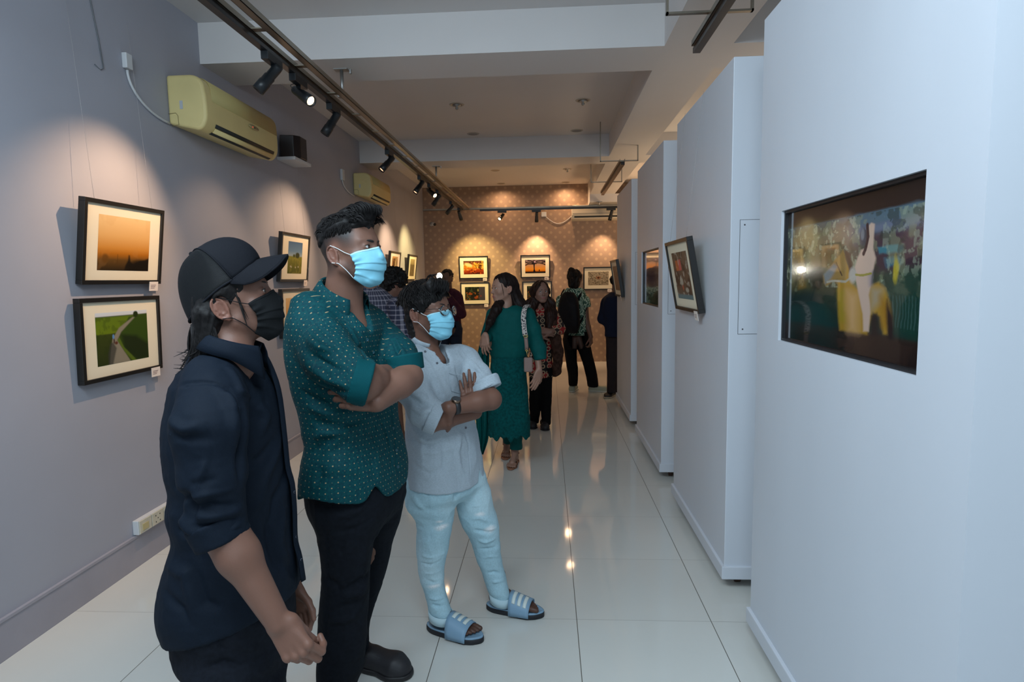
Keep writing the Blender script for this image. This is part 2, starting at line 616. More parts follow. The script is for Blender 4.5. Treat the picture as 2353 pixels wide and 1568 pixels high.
def pic_road(c):
    c.grad([(0, (216, 222, 228)), (.075, (206, 210, 212)), (.085, (60, 74, 34)), (.11, (96, 118, 26)), (.4, (104, 124, 22)), (.42, (58, 68, 22)), (1, (46, 54, 22))])
    c.speck(9, .5, (40, 54, 16), .35, 2, mask=(c.y > .1))
    c.poly([(.62, .12), (1, .08), (1, 1), (.60, 1), (.42, .62), (.45, .4)], (52, 74, 20), .03)
    c.poly([(.46, .45), (.75, .5), (1, .7), (1, 1), (.75, 1), (.5, .75)], (32, 44, 18), .08)
    c.poly([(.70, .13), (.74, .14), (.46, .40), (.38, .55), (.50, .78), (.62, 1), (.22, 1), (.24, .8), (.29, .52), (.42, .32)], (138, 130, 112), .02)
    c.poly([(.38, .55), (.50, .78), (.66, 1), (.74, 1), (.5, .7), (.42, .5)], (86, 106, 30), .02)
    c.poly([(.25, .60), (.30, .58), (.36, .7), (.28, 1), (.2, 1), (.2, .8)], (58, 58, 52), .03, .8)
    c.ell(.76, .075, .05, .06, (34, 46, 16), .3)
    c.ell(.31, .475, .02, .045, (96, 140, 190), .3)
    c.ell(.32, .56, .012, .05, (60, 40, 34), .4)
    c.ell(.36, .6, .03, .03, (90, 50, 34), .5)


def pic_meadow(c):
    c.grad([(0, (74, 104, 138)), (.3, (104, 136, 164)), (.44, (150, 168, 176)), (.47, (128, 128, 44)), (.7, (104, 104, 36)), (1, (82, 86, 30))])
    c.speck(8, .52, (150, 140, 60), .4, 5, mask=(c.y > .5))
    c.ell(.66, .42, .15, .09, (58, 64, 28), .4); c.ell(.42, .44, .08, .05, (70, 78, 36), .4)
    for x, y in ((.2, .77), (.26, .79), (.75, .78), (.55, .80)): c.ell(x, y, .04, .025, (200, 196, 176), .6, .6)


def pic_street(c):
    c.grad([(0, (190, 150, 92)), (1, (120, 84, 44))])
    c.poly([(.25, .1), (.45, .1), (.3, 1), (.05, 1)], (84, 52, 24), .05)
    c.poly([(.6, .05), (.8, .05), (.9, 1), (.5, 1)], (170, 160, 120), .05)
    c.speck(6, .5, (50, 34, 16), .6, 9)


def pic_fog(c):
    c.grad([(0, (178, 160, 112)), (.3, (150, 134, 96)), (.35, (112, 98, 70)), (1, (120, 104, 74))])
    c.speck(6, .52, (80, 68, 48), .5, 4, mask=(c.y > .3))


def pic_fire(c):
    c.grad([(0, (70, 50, 52)), (.2, (140, 70, 24)), (.5, (196, 120, 30)), (.7, (150, 50, 10)), (1, (100, 26, 6))])
    c.speck(4, .5, (44, 16, 10), .85, 11)
    c.ell(.25, .3, .2, .12, (232, 206, 150), .5, .8, .3); c.ell(.62, .35, .13, .16, (226, 160, 40), .6, .8)
    c.speck(9, .56, (240, 190, 90), .7, 17, mask=(c.y < .7)); c.speck(10, .55, (200, 90, 16), .7, 23, mask=(c.y > .5))
    c.line([(.63, .55), (.62, .4), (.5, .25)], .02, (70, 40, 20)); c.line([(.62, .4), (.75, .3)], .015, (70, 40, 20))


def pic_market(c):
    c.grad([(0, (24, 30, 20)), (1, (30, 26, 20))])
    c.poly([(.7, 0), (1, 0), (1, 1), (.7, 1)], (66, 62, 72), .03)
    c.speck(6, .52, (58, 70, 44), .8, 3, mask=(c.x < .7))
    c.ell(.65, .25, .04, .1, (150, 140, 80), .5, .8); c.ell(.27, .52, .1, .08, (170, 84, 30), .5, .7)
    c.ell(.55, .8, .09, .09, (160, 70, 26), .5, .8); c.ell(.78, .68, .06, .06, (112, 56, 50), .5, .8)
    c.speck(12, .6, (190, 110, 40), .6, 8, mask=(c.x < .7) * (c.y > .4))


def pic_tree(c):
    c.grad([(0, (124, 108, 116)), (.3, (166, 134, 112)), (.55, (206, 140, 70)), (.72, (222, 142, 34)), (.86, (190, 100, 10)), (.88, (24, 14, 10)), (1, (14, 10, 8))])
    k = (24, 16, 20)
    c.poly([(.38, .95), (.42, .7), (.41, .4), (.39, .28), (.49, .28), (.47, .45), (.47, .7), (.52, .95)], k, .01)
    c.ell(.44, .16, .09, .13, (40, 30, 38), .4, .8)
    for pts in (((.43, .32), (.3, .22), (.12, .24), (0, .16)), ((.43, .33), (.28, .32), (.15, .32), (.03, .4)), ((.45, .32), (.6, .24), (.8, .26), (1, .4)), ((.45, .26), (.58, .12), (.8, .1), (1, .14)), ((.42, .25), (.3, .1), (.15, .06)), ((.8, .26), (.92, .2), (1, .2))):
        c.line(pts, .035, k)
    c.speck(9, .56, (40, 30, 38), .6, 6, mask=(c.y < .35))
    c.ell(.48, .17, .03, .06, (206, 170, 200), .5)
    c.ell(.69, .79, .03, .06, k, .4)


def pic_wave(c):
    c.grad([(0, (150, 138, 118)), (1, (120, 106, 86))])
    n = c.fbm(3, 5); c.mix(np.abs(np.sin(n * 40)) ** 1.5, (206, 192, 164), .7)
    c.mix(np.abs(np.sin(n * 22 + 1)) ** 4, (66, 58, 46), .7)
    c.ell(.5, .45, .12, .1, (150, 96, 60), .6, .9); c.ell(.5, .45, .05, .05, (40, 30, 24), .5)


def pic_sepia(c):
    c.grad([(0, (128, 100, 78)), (.7, (112, 84, 64)), (1, (124, 104, 86))])
    c.speck(5, .5, (84, 60, 44), .7, 3)
    c.poly([(.18, .18), (.55, .16), (.55, .38), (.18, .4)], (206, 110, 60), .02, .8)
    c.poly([(.38, .17), (.55, .16), (.55, .38), (.38, .39)], (206, 100, 96), .02, .8)
    c.ell(.42, .62, .1, .09, (190, 178, 158), .5, .8); c.ell(.46, .75, .04, .06, (190, 90, 60), .5, .8)
    c.ell(.7, .8, .1, .05, (190, 180, 160), .5, .8); c.speck(9, .58, (196, 184, 166), .6, 13)
    c.poly([(.0, .9), (1, .9), (1, 1), (0, 1)], (112, 130, 130), .03)


def pic_blank(c):
    c.grad([(0, (170, 140, 112)), (1, (150, 120, 96))]); c.speck(6, .5, (120, 96, 76), .5, 3)


M_frame = mat('black_picture_frame', (0.012, 0.011, 0.010), rough=0.35, var=0.1, vscale=30)
M_mat = mat('cream_mount_board', srgb(236, 226, 200), rough=0.8)
M_print = attr_mat('photo_print', rough=0.6, spec=0.15)
M_glass = mat('picture_glass', (0.9, 0.9, 0.9), rough=0.02)
M_glass.node_tree.nodes['Principled BSDF'].inputs['Transmission Weight'].default_value = 1.0
M_glass.node_tree.nodes['Principled BSDF'].inputs['IOR'].default_value = 1.25
M_card = mat('cream_caption_card', srgb(238, 226, 216), rough=0.6)
M_ink = mat('grey_card_ink', srgb(120, 90, 90), rough=0.7)
M_wire = mat('clear_nylon_wire', srgb(176, 172, 172), rough=0.3)


def framed(label, cat_group, base, ax, nrm, W, H, D, lean, paint, res, portrait=None, card=True, cardside=1, wires=True, shift=0.0, mount=None, roll=0.0):
    """framed print hung on a wall. base = point on the wall below the frame's middle at its bottom edge,
    ax = unit vector along the wall (left to right as seen), nrm = wall normal"""
    ax, nrm = np.array(ax, float), np.array(nrm, float)
    up = np.array([0, 0, 1.0])
    # tilt: top leans away from the wall
    ang = math.atan2(lean, H)
    upl = up * math.cos(ang) + nrm * math.sin(ang)
    nl = nrm * math.cos(ang) - up * math.sin(ang)
    axr = ax * math.cos(roll) + upl * math.sin(roll); upl = -ax * math.sin(roll) + upl * math.cos(roll)
    base = np.array(base, float) + nrm * 0.004
    root = empty('framed_photograph', base, label, 'picture', cat_group)
    def P(u, v, w): return base + axr * u + upl * v + nl * w     # w = 0 at the back
    def quad(b, u0, u1, v0, v1, w0, w1):
        vs = [P(u, v, w) for w in (w0, w1) for (u, v) in ((u0, v0), (u1, v0), (u1, v1), (u0, v1))]
        b.add(vs, [(0, 3, 2, 1), (4, 5, 6, 7), (0, 1, 5, 4), (1, 2, 6, 5), (2, 3, 7, 6), (3, 0, 4, 7)])
    t = 0.021
    f = MB()
    quad(f, -W / 2, W / 2, 0, t, 0, D); quad(f, -W / 2, W / 2, H - t, H, 0, D)
    quad(f, -W / 2, -W / 2 + t, t, H - t, 0, D); quad(f, W / 2 - t, W / 2, t, H - t, 0, D)
    f.build('frame', M_frame, root, bevel=0.0015)
    m = MB(); quad(m, -W / 2 + t * .8, W / 2 - t * .8, t * .8, H - t * .8, 0.004, D - 0.010)
    mo = m.build('mount', M_mat, root)
    mx, my = mount or (0.07, 0.058)
    cv = Canvas(res[0], res[1], (120, 120, 120)); paint(cv)
    u0, u1, v0, v1 = -W / 2 + t + mx, W / 2 - t - mx, t + my, H - t - my
    plane_mesh('print', cv, P(u0, v0, D - 0.0095), axr * (u1 - u0), upl * (v1 - v0), M_print, root)
    if card:
        cw, ch = 0.075, 0.052
        cu = (W / 2 - cw * .95) * cardside
        c = MB(); quad(c, cu - cw * .45, cu + cw * .55, -ch * .75, ch * .25, D + 0.001, D + 0.0025)
        co = c.build('caption_card', M_card, root)
        k = MB()
        for i in range(3):
            quad(k, cu - cw * .3, cu + cw * (.3 - .08 * i), -ch * (.15 + .16 * i), -ch * (.10 + .16 * i), D + 0.0025, D + 0.0030)
        k.build('caption_text', M_ink, co)
    if wires:
        for su in (-.36, .36):
            top = base + ax * W * su + nrm * 0.006; top[2] = 2.97 if base[0] < 0 or base[1] > 10 else PT
            MB().tube([P(W * su, H, D * .4), top], 0.0007, 5).build('hanging_wire', M_wire, root)
    return root


A_left, N_left = (0, 1, 0), (1, 0, 0)
res = (110, 78)
GL = 'framed photographs on the left wall'
def left(label, yc, z0, paint, lean=.05, wires=True, W=.60, H=.42, portrait=False, mount=None, card=True):
    return framed(label, GL, (XW, yc, z0), A_left, N_left, W, H, 0.034, lean, paint, res if not portrait else (80, 100), wires=wires, mount=mount, card=card)

left('orange misty sunset photo in a black frame, upper of the nearest pair', 3.095, 1.555, pic_sunset, .055, mount=(.085, .05))
left('green field and curving road photo in a black frame, lower of the nearest pair', 3.055, 1.065, pic_road, .012, wires=False, mount=(.085, .055))
left('blue sky meadow photo in a black frame behind the cap peak', 5.27, 1.56, pic_meadow, .045, mount=(.13, .05))
left('black framed photo below the meadow photo, mostly hidden by the teal shirt', 5.27, 1.075, pic_sunset, .012, wires=False)
left('small brown street photo in a black frame, above the curly haired person', 8.77, 1.565, pic_street, .05, mount=(.12, .05))
left('pale foggy photo in a black frame nearest the back wall corner', 9.93, 1.565, pic_fog, .05, mount=(.12, .05))
left('lower framed photo hidden behind the curly haired person', 8.77, 1.075, pic_road, .01, wires=False)
A_back, N_back = (1, 0, 0), (0, -1, 0)
GB = 'framed photographs on the dotted back wall'
def back(label, xc, z0, paint, lean=.05, wires=False, roll=0.0):
    return framed(label, GB, (xc, YB, z0), A_back, N_back, .545, .42, 0.034, lean, paint, (90, 62), wires=wires, mount=(.065, .065), roll=roll)

back('fiery orange crowd photo on the back wall, upper of the left pair', -1.352, 1.575, pic_fire)
back('dark evening market photo on the back wall, lower of the left pair', -1.338, 1.09, pic_market, .012)
back('bare tree at orange sunset photo on the back wall, upper of the right pair', -.212, 1.575, pic_tree)
back('dark photo on the back wall behind the long haired head, lower of the right pair', -.185, 1.09, pic_market, .012)
back('swirling sepia photo hanging alone at the right of the back wall', .938, 1.335, pic_wave, .04)
A_r, N_r = (0, -1, 0), (-1, 0, 0)
GP = 'framed photographs on the white panels'
framed('sepia market photo in a black frame leaning off the second white panel', GP, (PX, 3.60, 1.345), A_r, N_r, .60, .42, 0.034, .075, pic_sepia, res, mount=(.085, .05), wires=True)
framed('pale framed photo seen edge on at the farthest white panel', GP, (PX, 7.02, 1.335), A_r, N_r, .62, .42, 0.034, .065, pic_blank, res, mount=(.085, .05), wires=False)


def paint_horse(c):
    c.grad([(0, (36, 26, 24)), (.12, (42, 30, 27)), (.13, (74, 98, 112)), (.25, (70, 90, 104)), (.32, (64, 72, 84)), (.42, (56, 72, 60)), (.6, (38, 60, 50)), (.84, (28, 44, 42)), (.855, (46, 35, 31)), (1, (34, 26, 26))])
    X0, Y0 = c.x.copy(), c.y.copy()
    w1, w2 = c.fbm(9, 41) - .47, c.fbm(9, 57) - .47
    c.x = X0 + .030 * w1; c.y = Y0 + .034 * w2                       # ragged natural edges
    band = (Y0 > .13) * (Y0 < .85)
    c.poly([(0, .14), (.52, .15), (.60, .55), (0, .62)], (100, 94, 46), .12, .65)
    c.poly([(.58, .13), (1, .12), (1, .19), (.60, .20)], (86, 112, 128), .03, .8)
    c.poly([(.60, .20), (1, .19), (1, .25), (.6, .26)], (104, 116, 140), .03, .9)
    c.poly([(.66, .26), (1, .25), (1, .46), (.72, .48)], (62, 38, 56), .05, .85)
    c.poly([(.73, .345), (.87, .34), (.87, .375), (.74, .38)], (46, 124, 142), .012, .9)
    c.poly([(.77, .40), (.86, .395), (.86, .44), (.78, .45)], (52, 112, 134), .02, .8)
    c.speck(11, .49, (142, 152, 118), .38, 2, mask=band * (Y0 < .62)); c.speck(26, .52, (190, 198, 172), .36, 31, mask=band * (Y0 < .58) * (X0 < .62))
    c.speck(24, .53, (170, 184, 160), .32, 71, mask=band * (X0 > .76) * (Y0 < .56)); c.speck(18, .53, (30, 50, 40), .6, 7, mask=band)
    c.poly([(0, .86), (0, .66), (.28, .60), (.44, .85)], (22, 50, 50), .06, .8)
    c.poly([(.80, .54), (1, .48), (1, .84), (.82, .84)], (20, 64, 54), .06, .75)
    for i in range(12): c.line([(.80 + i * .016, .62), (.80 + i * .016, .79)], .0045, (64, 96, 94), .55)
    c.ell(.835, .47, .013, .075, (190, 172, 40), .6, .8)
    c.ell(.09, .48, .03, .05, (150, 130, 60), .9, .5)
    c.poly([(.10, .36), (.16, .36), (.20, .58), (.13, .60)], (150, 116, 50), .03, .6); c.poly([(.27, .40), (.36, .40), (.36, .52), (.28, .52)], (120, 84, 44), .03, .5)
    c.ell(.30, .52, .07, .08, (16, 24, 24), .4, .7)
    c.x = X0 + .010 * w1; c.y = Y0 + .012 * w2
    hb = (168, 130, 44)
    c.poly([(.47, .60), (.475, .52), (.49, .44), (.52, .40), (.56, .46), (.585, .56), (.64, .60), (.70, .56), (.745, .54), (.785, .575), (.81, .64), (.825, .74), (.815, .84), (.785, .84), (.765, .74), (.72, .72), (.70, .80), (.69, .86), (.50, .86), (.485, .76)], hb, .02)
    c.poly([(.54, .60), (.62, .62), (.63, .86), (.56, .86)], (206, 166, 120), .07, .7)
    c.poly([(.48, .60), (.52, .60), (.53, .80), (.50, .80)], (150, 140, 40), .05, .7)
    c.poly([(.70, .57), (.77, .58), (.76, .66), (.70, .72)], (158, 152, 138), .05, .65)
    c.poly([(.76, .62), (.81, .66), (.82, .78), (.78, .80)], (150, 104, 20), .05, .8)
    c.poly([(.80, .64), (.835, .74), (.845, .86), (.81, .87), (.80, .76)], (20, 16, 24), .02)
    c.poly([(.71, .74), (.745, .72), (.76, .86), (.715, .86)], (24, 20, 28), .02, .85)
    c.poly([(.505, .33), (.525, .36), (.535, .43), (.53, .52), (.50, .55), (.475, .52), (.43, .545), (.385, .575), (.36, .55), (.352, .50), (.39, .46), (.44, .40), (.48, .37)], (146, 118, 62), .015)
    c.poly([(.36, .49), (.44, .42), (.47, .44), (.42, .52), (.375, .56)], (122, 138, 148), .02, .8)
    c.poly([(.51, .325), (.56, .36), (.575, .45), (.56, .50), (.54, .43)], (22, 18, 22), .014)
    c.line([(.39, .545), (.45, .535), (.53, .54), (.59, .50)], .007, (168, 166, 150)); c.line([(.46, .415), (.50, .50)], .006, (70, 56, 40))
    rc = (206, 178, 160)
    c.poly([(.605, .40), (.63, .345), (.66, .335), (.70, .335), (.725, .40), (.715, .46), (.70, .50), (.60, .50), (.59, .45)], rc, .012)
    c.poly([(.665, .345), (.672, .25), (.672, .205), (.690, .190), (.712, .20), (.708, .27), (.705, .345)], rc, .010)
    c.poly([(.595, .50), (.70, .49), (.70, .57), (.69, .62), (.705, .72), (.70, .84), (.665, .845), (.655, .74), (.63, .64), (.61, .56)], (200, 174, 158), .012)
    c.poly([(.68, .50), (.71, .47), (.71, .56), (.69, .57)], (150, 140, 150), .02, .6)
    c.ell(.578, .50, .026, .05, (178, 178, 172), .5, .9); c.line([(.60, .495), (.65, .502), (.70, .49)], .007, (150, 142, 60))
    c.ell(.640, .265, .024, .055, (56, 66, 80), .4); c.line([(.665, .20), (.672, .27), (.655, .345), (.645, .37)], .014, (50, 32, 42)); c.ell(.635, .25, .012, .035, (150, 160, 170), .6, .5)
    c.x, c.y = X0, Y0
    c.c *= .78


def paint_mountain(c):
    c.grad([(0, (70, 52, 46)), (.12, (180, 140, 116)), (.3, (150, 130, 130)), (.42, (62, 56, 84)), (.62, (40, 38, 62)), (.66, (96, 104, 102)), (.78, (70, 84, 60)), (1, (30, 44, 24))])
    c.ell(.55, .48, .5, .18, (44, 40, 68), .2)
    c.speck(5, .52, (140, 148, 150), .4, 4, mask=(c.y > .62) * (c.y < .85))
    c.speck(7, .5, (26, 40, 18), .6, 8, mask=(c.y > .75))
    c.poly([(0, .86), (.4, .74), (1, .86), (1, .92), (.4, .80), (0, .92)], (36, 30, 34), .03, .7)


M_screen = attr_mat('display_screen', rough=0.12, spec=0.5, coat=1.0, emitstr=0.05)
for k, paint, lab, rs in ((0, paint_horse, 'dark screen showing a pale rider on a tan horse, set into the nearest white panel', (420, 250)),
                          (2, paint_mountain, 'dark screen with a violet mountain view, set into the third white panel', (120, 80))):
    a0, a1, z0, z1 = TVH[k]
    root = empty('television', (PX + 0.05, (a0 + a1) / 2, z0), lab, 'television', 'screens set into the white panels')
    b = MB().box((PX + 0.022, a0 - 0.02, z0 - 0.02), (PX + 0.06, a1 + 0.02, z1 + 0.02))
    b.build('casing', M_black, root)
    bz = MB(); w = 0.010
    bz.box((PX + 0.010, a0 + .001, z0 + .001), (PX + 0.022, a0 + w, z1 - .001)).box((PX + 0.010, a1 - w, z0 + .001), (PX + 0.022, a1 - .001, z1 - .001))
    bz.box((PX + 0.010, a0 + w, z0 + .001), (PX + 0.022, a1 - w, z0 + w)).box((PX + 0.010, a0 + w, z1 - w), (PX + 0.022, a1 - w, z1 - .001))
    bz.build('bezel', M_black, root)
    cv = Canvas(rs[0], rs[1], (0, 0, 0)); paint(cv)
    plane_mesh('screen', cv, (PX + 0.0215, a1 - w, z0 + w), (0, -(a1 - a0 - 2 * w), 0), (0, 0, z1 - z0 - 2 * w), M_screen, root)

# ------------------------------------------------------------------ track lighting
M_steel = mat('brushed_channel_steel', (0.30, 0.27, 0.22), rough=0.38, metal=1.0, var=0.15, vscale=6, stretch=(1, .2, 1))
M_rail = mat('black_track_rail', (0.012, 0.012, 0.013), rough=0.3)
M_spot = mat('black_spot_housing', (0.010, 0.013, 0.016), rough=0.4)
WARM = (1.0, 0.64, 0.38)
M_lamp = mat('lit_warm_lamp', (1, .8, .5), emit=(1.0, 0.66, 0.30), estr=9.0)
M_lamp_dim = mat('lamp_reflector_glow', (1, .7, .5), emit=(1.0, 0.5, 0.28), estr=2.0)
M_rod = mat('galvanised_rod', (0.42, 0.42, 0.41), rough=0.4, metal=0.9)


def channel(b, p, q, w, h):
    """open-topped channel between p and q (axis aligned)"""
    (x0, y0, z), (x1, y1, _) = p, q
    if abs(x1 - x0) < abs(y1 - y0):
        b.box((x0 - w / 2, y0, z), (x0 + w / 2, y1, z + 0.003)).box((x0 - w / 2, y0, z), (x0 - w / 2 + .003, y1, z + h)).box((x0 + w / 2 - .003, y0, z), (x0 + w / 2, y1, z + h))
    else:
        b.box((x0, y0 - w / 2, z), (x1, y0 + w / 2, z + 0.003)).box((x0, y0 - w / 2, z), (x1, y0 - w / 2 + .003, z + h)).box((x0, y0 + w / 2 - .003, z), (x1, y0 + w / 2, z + h))


# left ladder of two steel channels with the black lamp rail under the left one
tr = empty('lighting_track', (-1.44, 6.0, 2.77), 'long black and steel lighting track running along the left side of the ceiling', 'lighting track', 'ceiling lighting tracks')
TX, TZ = -1.475, 2.765
b = MB(); channel(b, (TX, 1.2, TZ + .028), (TX, 10.72, TZ + .028), 0.055, 0.03); b.build('left_channel', M_steel, tr)
b = MB(); channel(b, (-1.365, 1.2, TZ + .028), (-1.365, 10.72, TZ + .028), 0.042, 0.03); b.build('right_channel', M_steel, tr)
MB().box((TX - .018, 1.2, TZ), (TX + .018, 10.68, TZ + .027)).box((TX - .021, 1.2, TZ), (TX - .018, 10.68, TZ + 0.012)).build('rail', M_rail, tr)
y = 1.5
while y < 10.6:
    MB().box((TX + .02, y - .02, TZ + .030), (-1.37, y + .02, TZ + .036)).build('crossbar', M_steel, tr); y += 0.52
for yy in (4.231, 7.782):
    rb = MB()
    rb.tube([(-1.392, yy, TZ + .05), (-1.392, yy, ZB - .004)], 0.012, 12)
    rb.box((-1.44, yy - .03, ZB - 0.006), (-1.345, yy + .03, ZB)).box((-1.335, yy - .008, ZB - .03), (-1.325, yy + .008, ZB)).box((-1.42, yy - .02, TZ + .045), (-1.36, yy + .02, TZ + .062))
    rb.build('hanger_rod', M_rod, tr)
# back cross track
tb = empty('lighting_track', (-.1, 10.85, 2.77), 'black lighting track crossing the room in front of the dotted back wall', 'lighting track', 'ceiling lighting tracks')
b = MB(); channel(b, (-2.20, 10.85, 2.793), (2.0, 10.85, 2.793), 0.05, 0.03); b.build('channel', M_steel, tb)
MB().box((-1.18, 10.832, 2.765), (2.0, 10.868, 2.792)).build('rail', M_rail, tb)
MB().tube([(.91, 10.66, 2.82), (.91, 10.66, 2.86)], .012).tube([(.91, 10.62, 2.80), (.91, 10.62, 2.86)], .010).box((.86, 10.6, 2.852), (.96, 10.69, 2.86)).build('hanger_rod', M_rod, tb)
MB().box((.895, 10.62, 2.815), (.925, 10.86, 2.823)).build('bracket', M_rod, tb)
# right track pieces with trapeze hangers
for (ya, yb, hang, lab) in ((1.2, 3.50, (1.9, 3.16), 'short black lighting track hung above the gap beside the second white panel'), (6.75, 9.15, (6.9, 8.35), 'distant black lighting track above the farthest white panel')):
    t2 = empty('lighting_track', (.85, (ya + yb) / 2, 2.77), lab, 'lighting track', 'ceiling lighting tracks')
    b = MB(); channel(b, (.83, ya, 2.795), (.83, yb, 2.795), 0.055, 0.03); b.build('channel', M_steel, t2)
    MB().box((.815, ya + .02, 2.765), (.855, yb + .02, 2.793)).build('rail', M_rail, t2)
    for hy in hang:
        h = MB()
        h.box((.60, hy - .012, 2.826), (1.02, hy + .012, 2.836))
        h.box((.60, hy - .012, 2.826), (.610, hy + .012, ZC)).box((1.01, hy - .012, 2.826), (1.02, hy + .012, ZB))
        h.build('trapeze_hanger', M_steel, t2)


def spotlight(label, pos, aim, lit, power, group, color=WARM, glow=True, adapter='y', spot=76):
    x, y, z = pos
    root = empty('track_spotlight', (x, y, z), label, 'spotlight', group)
    a = MB()
    if adapter == 'y': a.box((x - .020, y - .095, z - .042), (x + .020, y + .085, z))
    else: a.box((x - .085, y - .017, z - .036), (x + .075, y + .017, z))
    a.build('adapter', M_spot, root, bevel=.002)
    piv = np.array([x, y, z - .085])
    MB().tube([(x, y, z - .042), (x, y, z - .085)], .010, 10).build('stem', M_spot, root)
    d = np.array(aim, float) - piv; d /= np.linalg.norm(d)
    R0 = 0.033
    h = MB().lathe([(0, -.05), (R0 * .72, -.05), (R0 * .8, -.035), (R0 * .8, .025), (R0 * .92, .027), (R0 * .92, .065), (R0, .067), (R0, .128), (R0 * .86, .128), (R0 * .82, .108), (0, .107)], piv + d * .0, d, 24)
    h.build('housing', M_spot, root)
    lp = MB().lathe([(0, .0), (R0 * .80, .0), (R0 * .80, .003), (0, .003)], piv + d * .112, d, 24)
    lp.build('lens', M_lamp if lit else M_lamp_dim, root)
    side = np.cross(d, [0, 0, 1]); side /= np.linalg.norm(side) + 1e-9
    loop = [piv + side * (.018) + np.array([0, 0, .045])] + [piv + side * (.018 + .035 * math.sin(t)) + np.array([0, 0, .045 - .04 * t / PI]) - d * .01 for t in np.linspace(.2, PI, 9)]
    MB().tube(loop, .0018, 6).build('cable', M_spot, root)
    if power:
        ld = bpy.data.lights.new('spot', 'SPOT')
        ld.energy = power; ld.color = color; ld.spot_size = math.radians(spot); ld.spot_blend = 0.85; ld.shadow_soft_size = 0.012
        lo = bpy.data.objects.new('lamp', ld)
        COL.objects.link(lo)
        lo.location = piv + d * .131
        lo.rotation_euler = Vector(d).to_track_quat('-Z', 'Y').to_euler()
        keep(lo, root)
    return root


GS = 'black spotlights on the left track'
WY = (1.0, 0.74, 0.30)
LAMPS = [
    (3.33, (-2.2, 3.05, 1.75), False, 62, 'black track spotlight nearest the camera, tilted down to the left wall', WARM),
    (3.68, (-0.75, 3.25, 2.15), True, 3, 'lit track spotlight pointing at the camera, second on the left track', WARM),
    (4.28, (-2.2, 4.0, 1.5), False, 18, 'black track spotlight in front of the second ceiling beam, third on the left track', WARM),
    (5.78, (-2.2, 5.25, 1.75), False, 62, 'black track spotlight with a looped cable, above the beige distant air conditioner', WARM),
    (7.20, (-2.2, 6.6, 1.5), False, 40, 'black track spotlight just left of the lit distant one', WARM),
    (7.78, (-0.8, 7.1, 2.1), True, 3, 'lit track spotlight in the distant cluster on the left track', WARM),
    (8.35, (-2.2, 8.6, 1.8), False, 85, 'black track spotlight just right of the lit distant one', WARM),
    (9.50, (-2.2, 9.75, 1.9), False, 85, 'black track spotlight last but one on the left track', WY),
    (10.35, (-1.3, 11.1, 1.8), False, 110, 'black track spotlight at the far end of the left track', WY),
]
for (y, aim, lit, pw, lab, cl) in LAMPS:
    spotlight(lab, (TX, y, TZ), aim, lit, pw, GS, cl)
GS2 = 'black spotlights on the back track'
spotlight('lit black spotlight at the left of the back cross track', (-.78, 10.85, 2.765), (-1.1, 10.2, 2.2), True, 4, GS2, WY, adapter='x')
spotlight('black spotlight in the middle of the back cross track', (-.17, 10.85, 2.765), (-.2, 11.15, 1.9), False, 85, GS2, (1.0, .66, .38), adapter='x')
spotlight('black spotlight at the right end of the back cross track', (1.14, 10.85, 2.765), (.95, 11.15, 1.8), False, 55, GS2, (1.0, .66, .38), adapter='x')
# ------------------------------------------------------------------ fixtures
M_acb = mat('yellowed_ac_plastic', srgb(214, 196, 136), rough=0.45, var=0.04, vscale=6)
M_acw = mat('white_ac_plastic', srgb(216, 206, 186), rough=0.45)
M_slot = mat('dark_air_slot', (0.012, 0.014, 0.012), rough=0.6)
M_white = mat('white_plastic', srgb(206, 208, 210), rough=0.4)
M_sticker = mat('grey_sticker', srgb(178, 182, 186), rough=0.5)


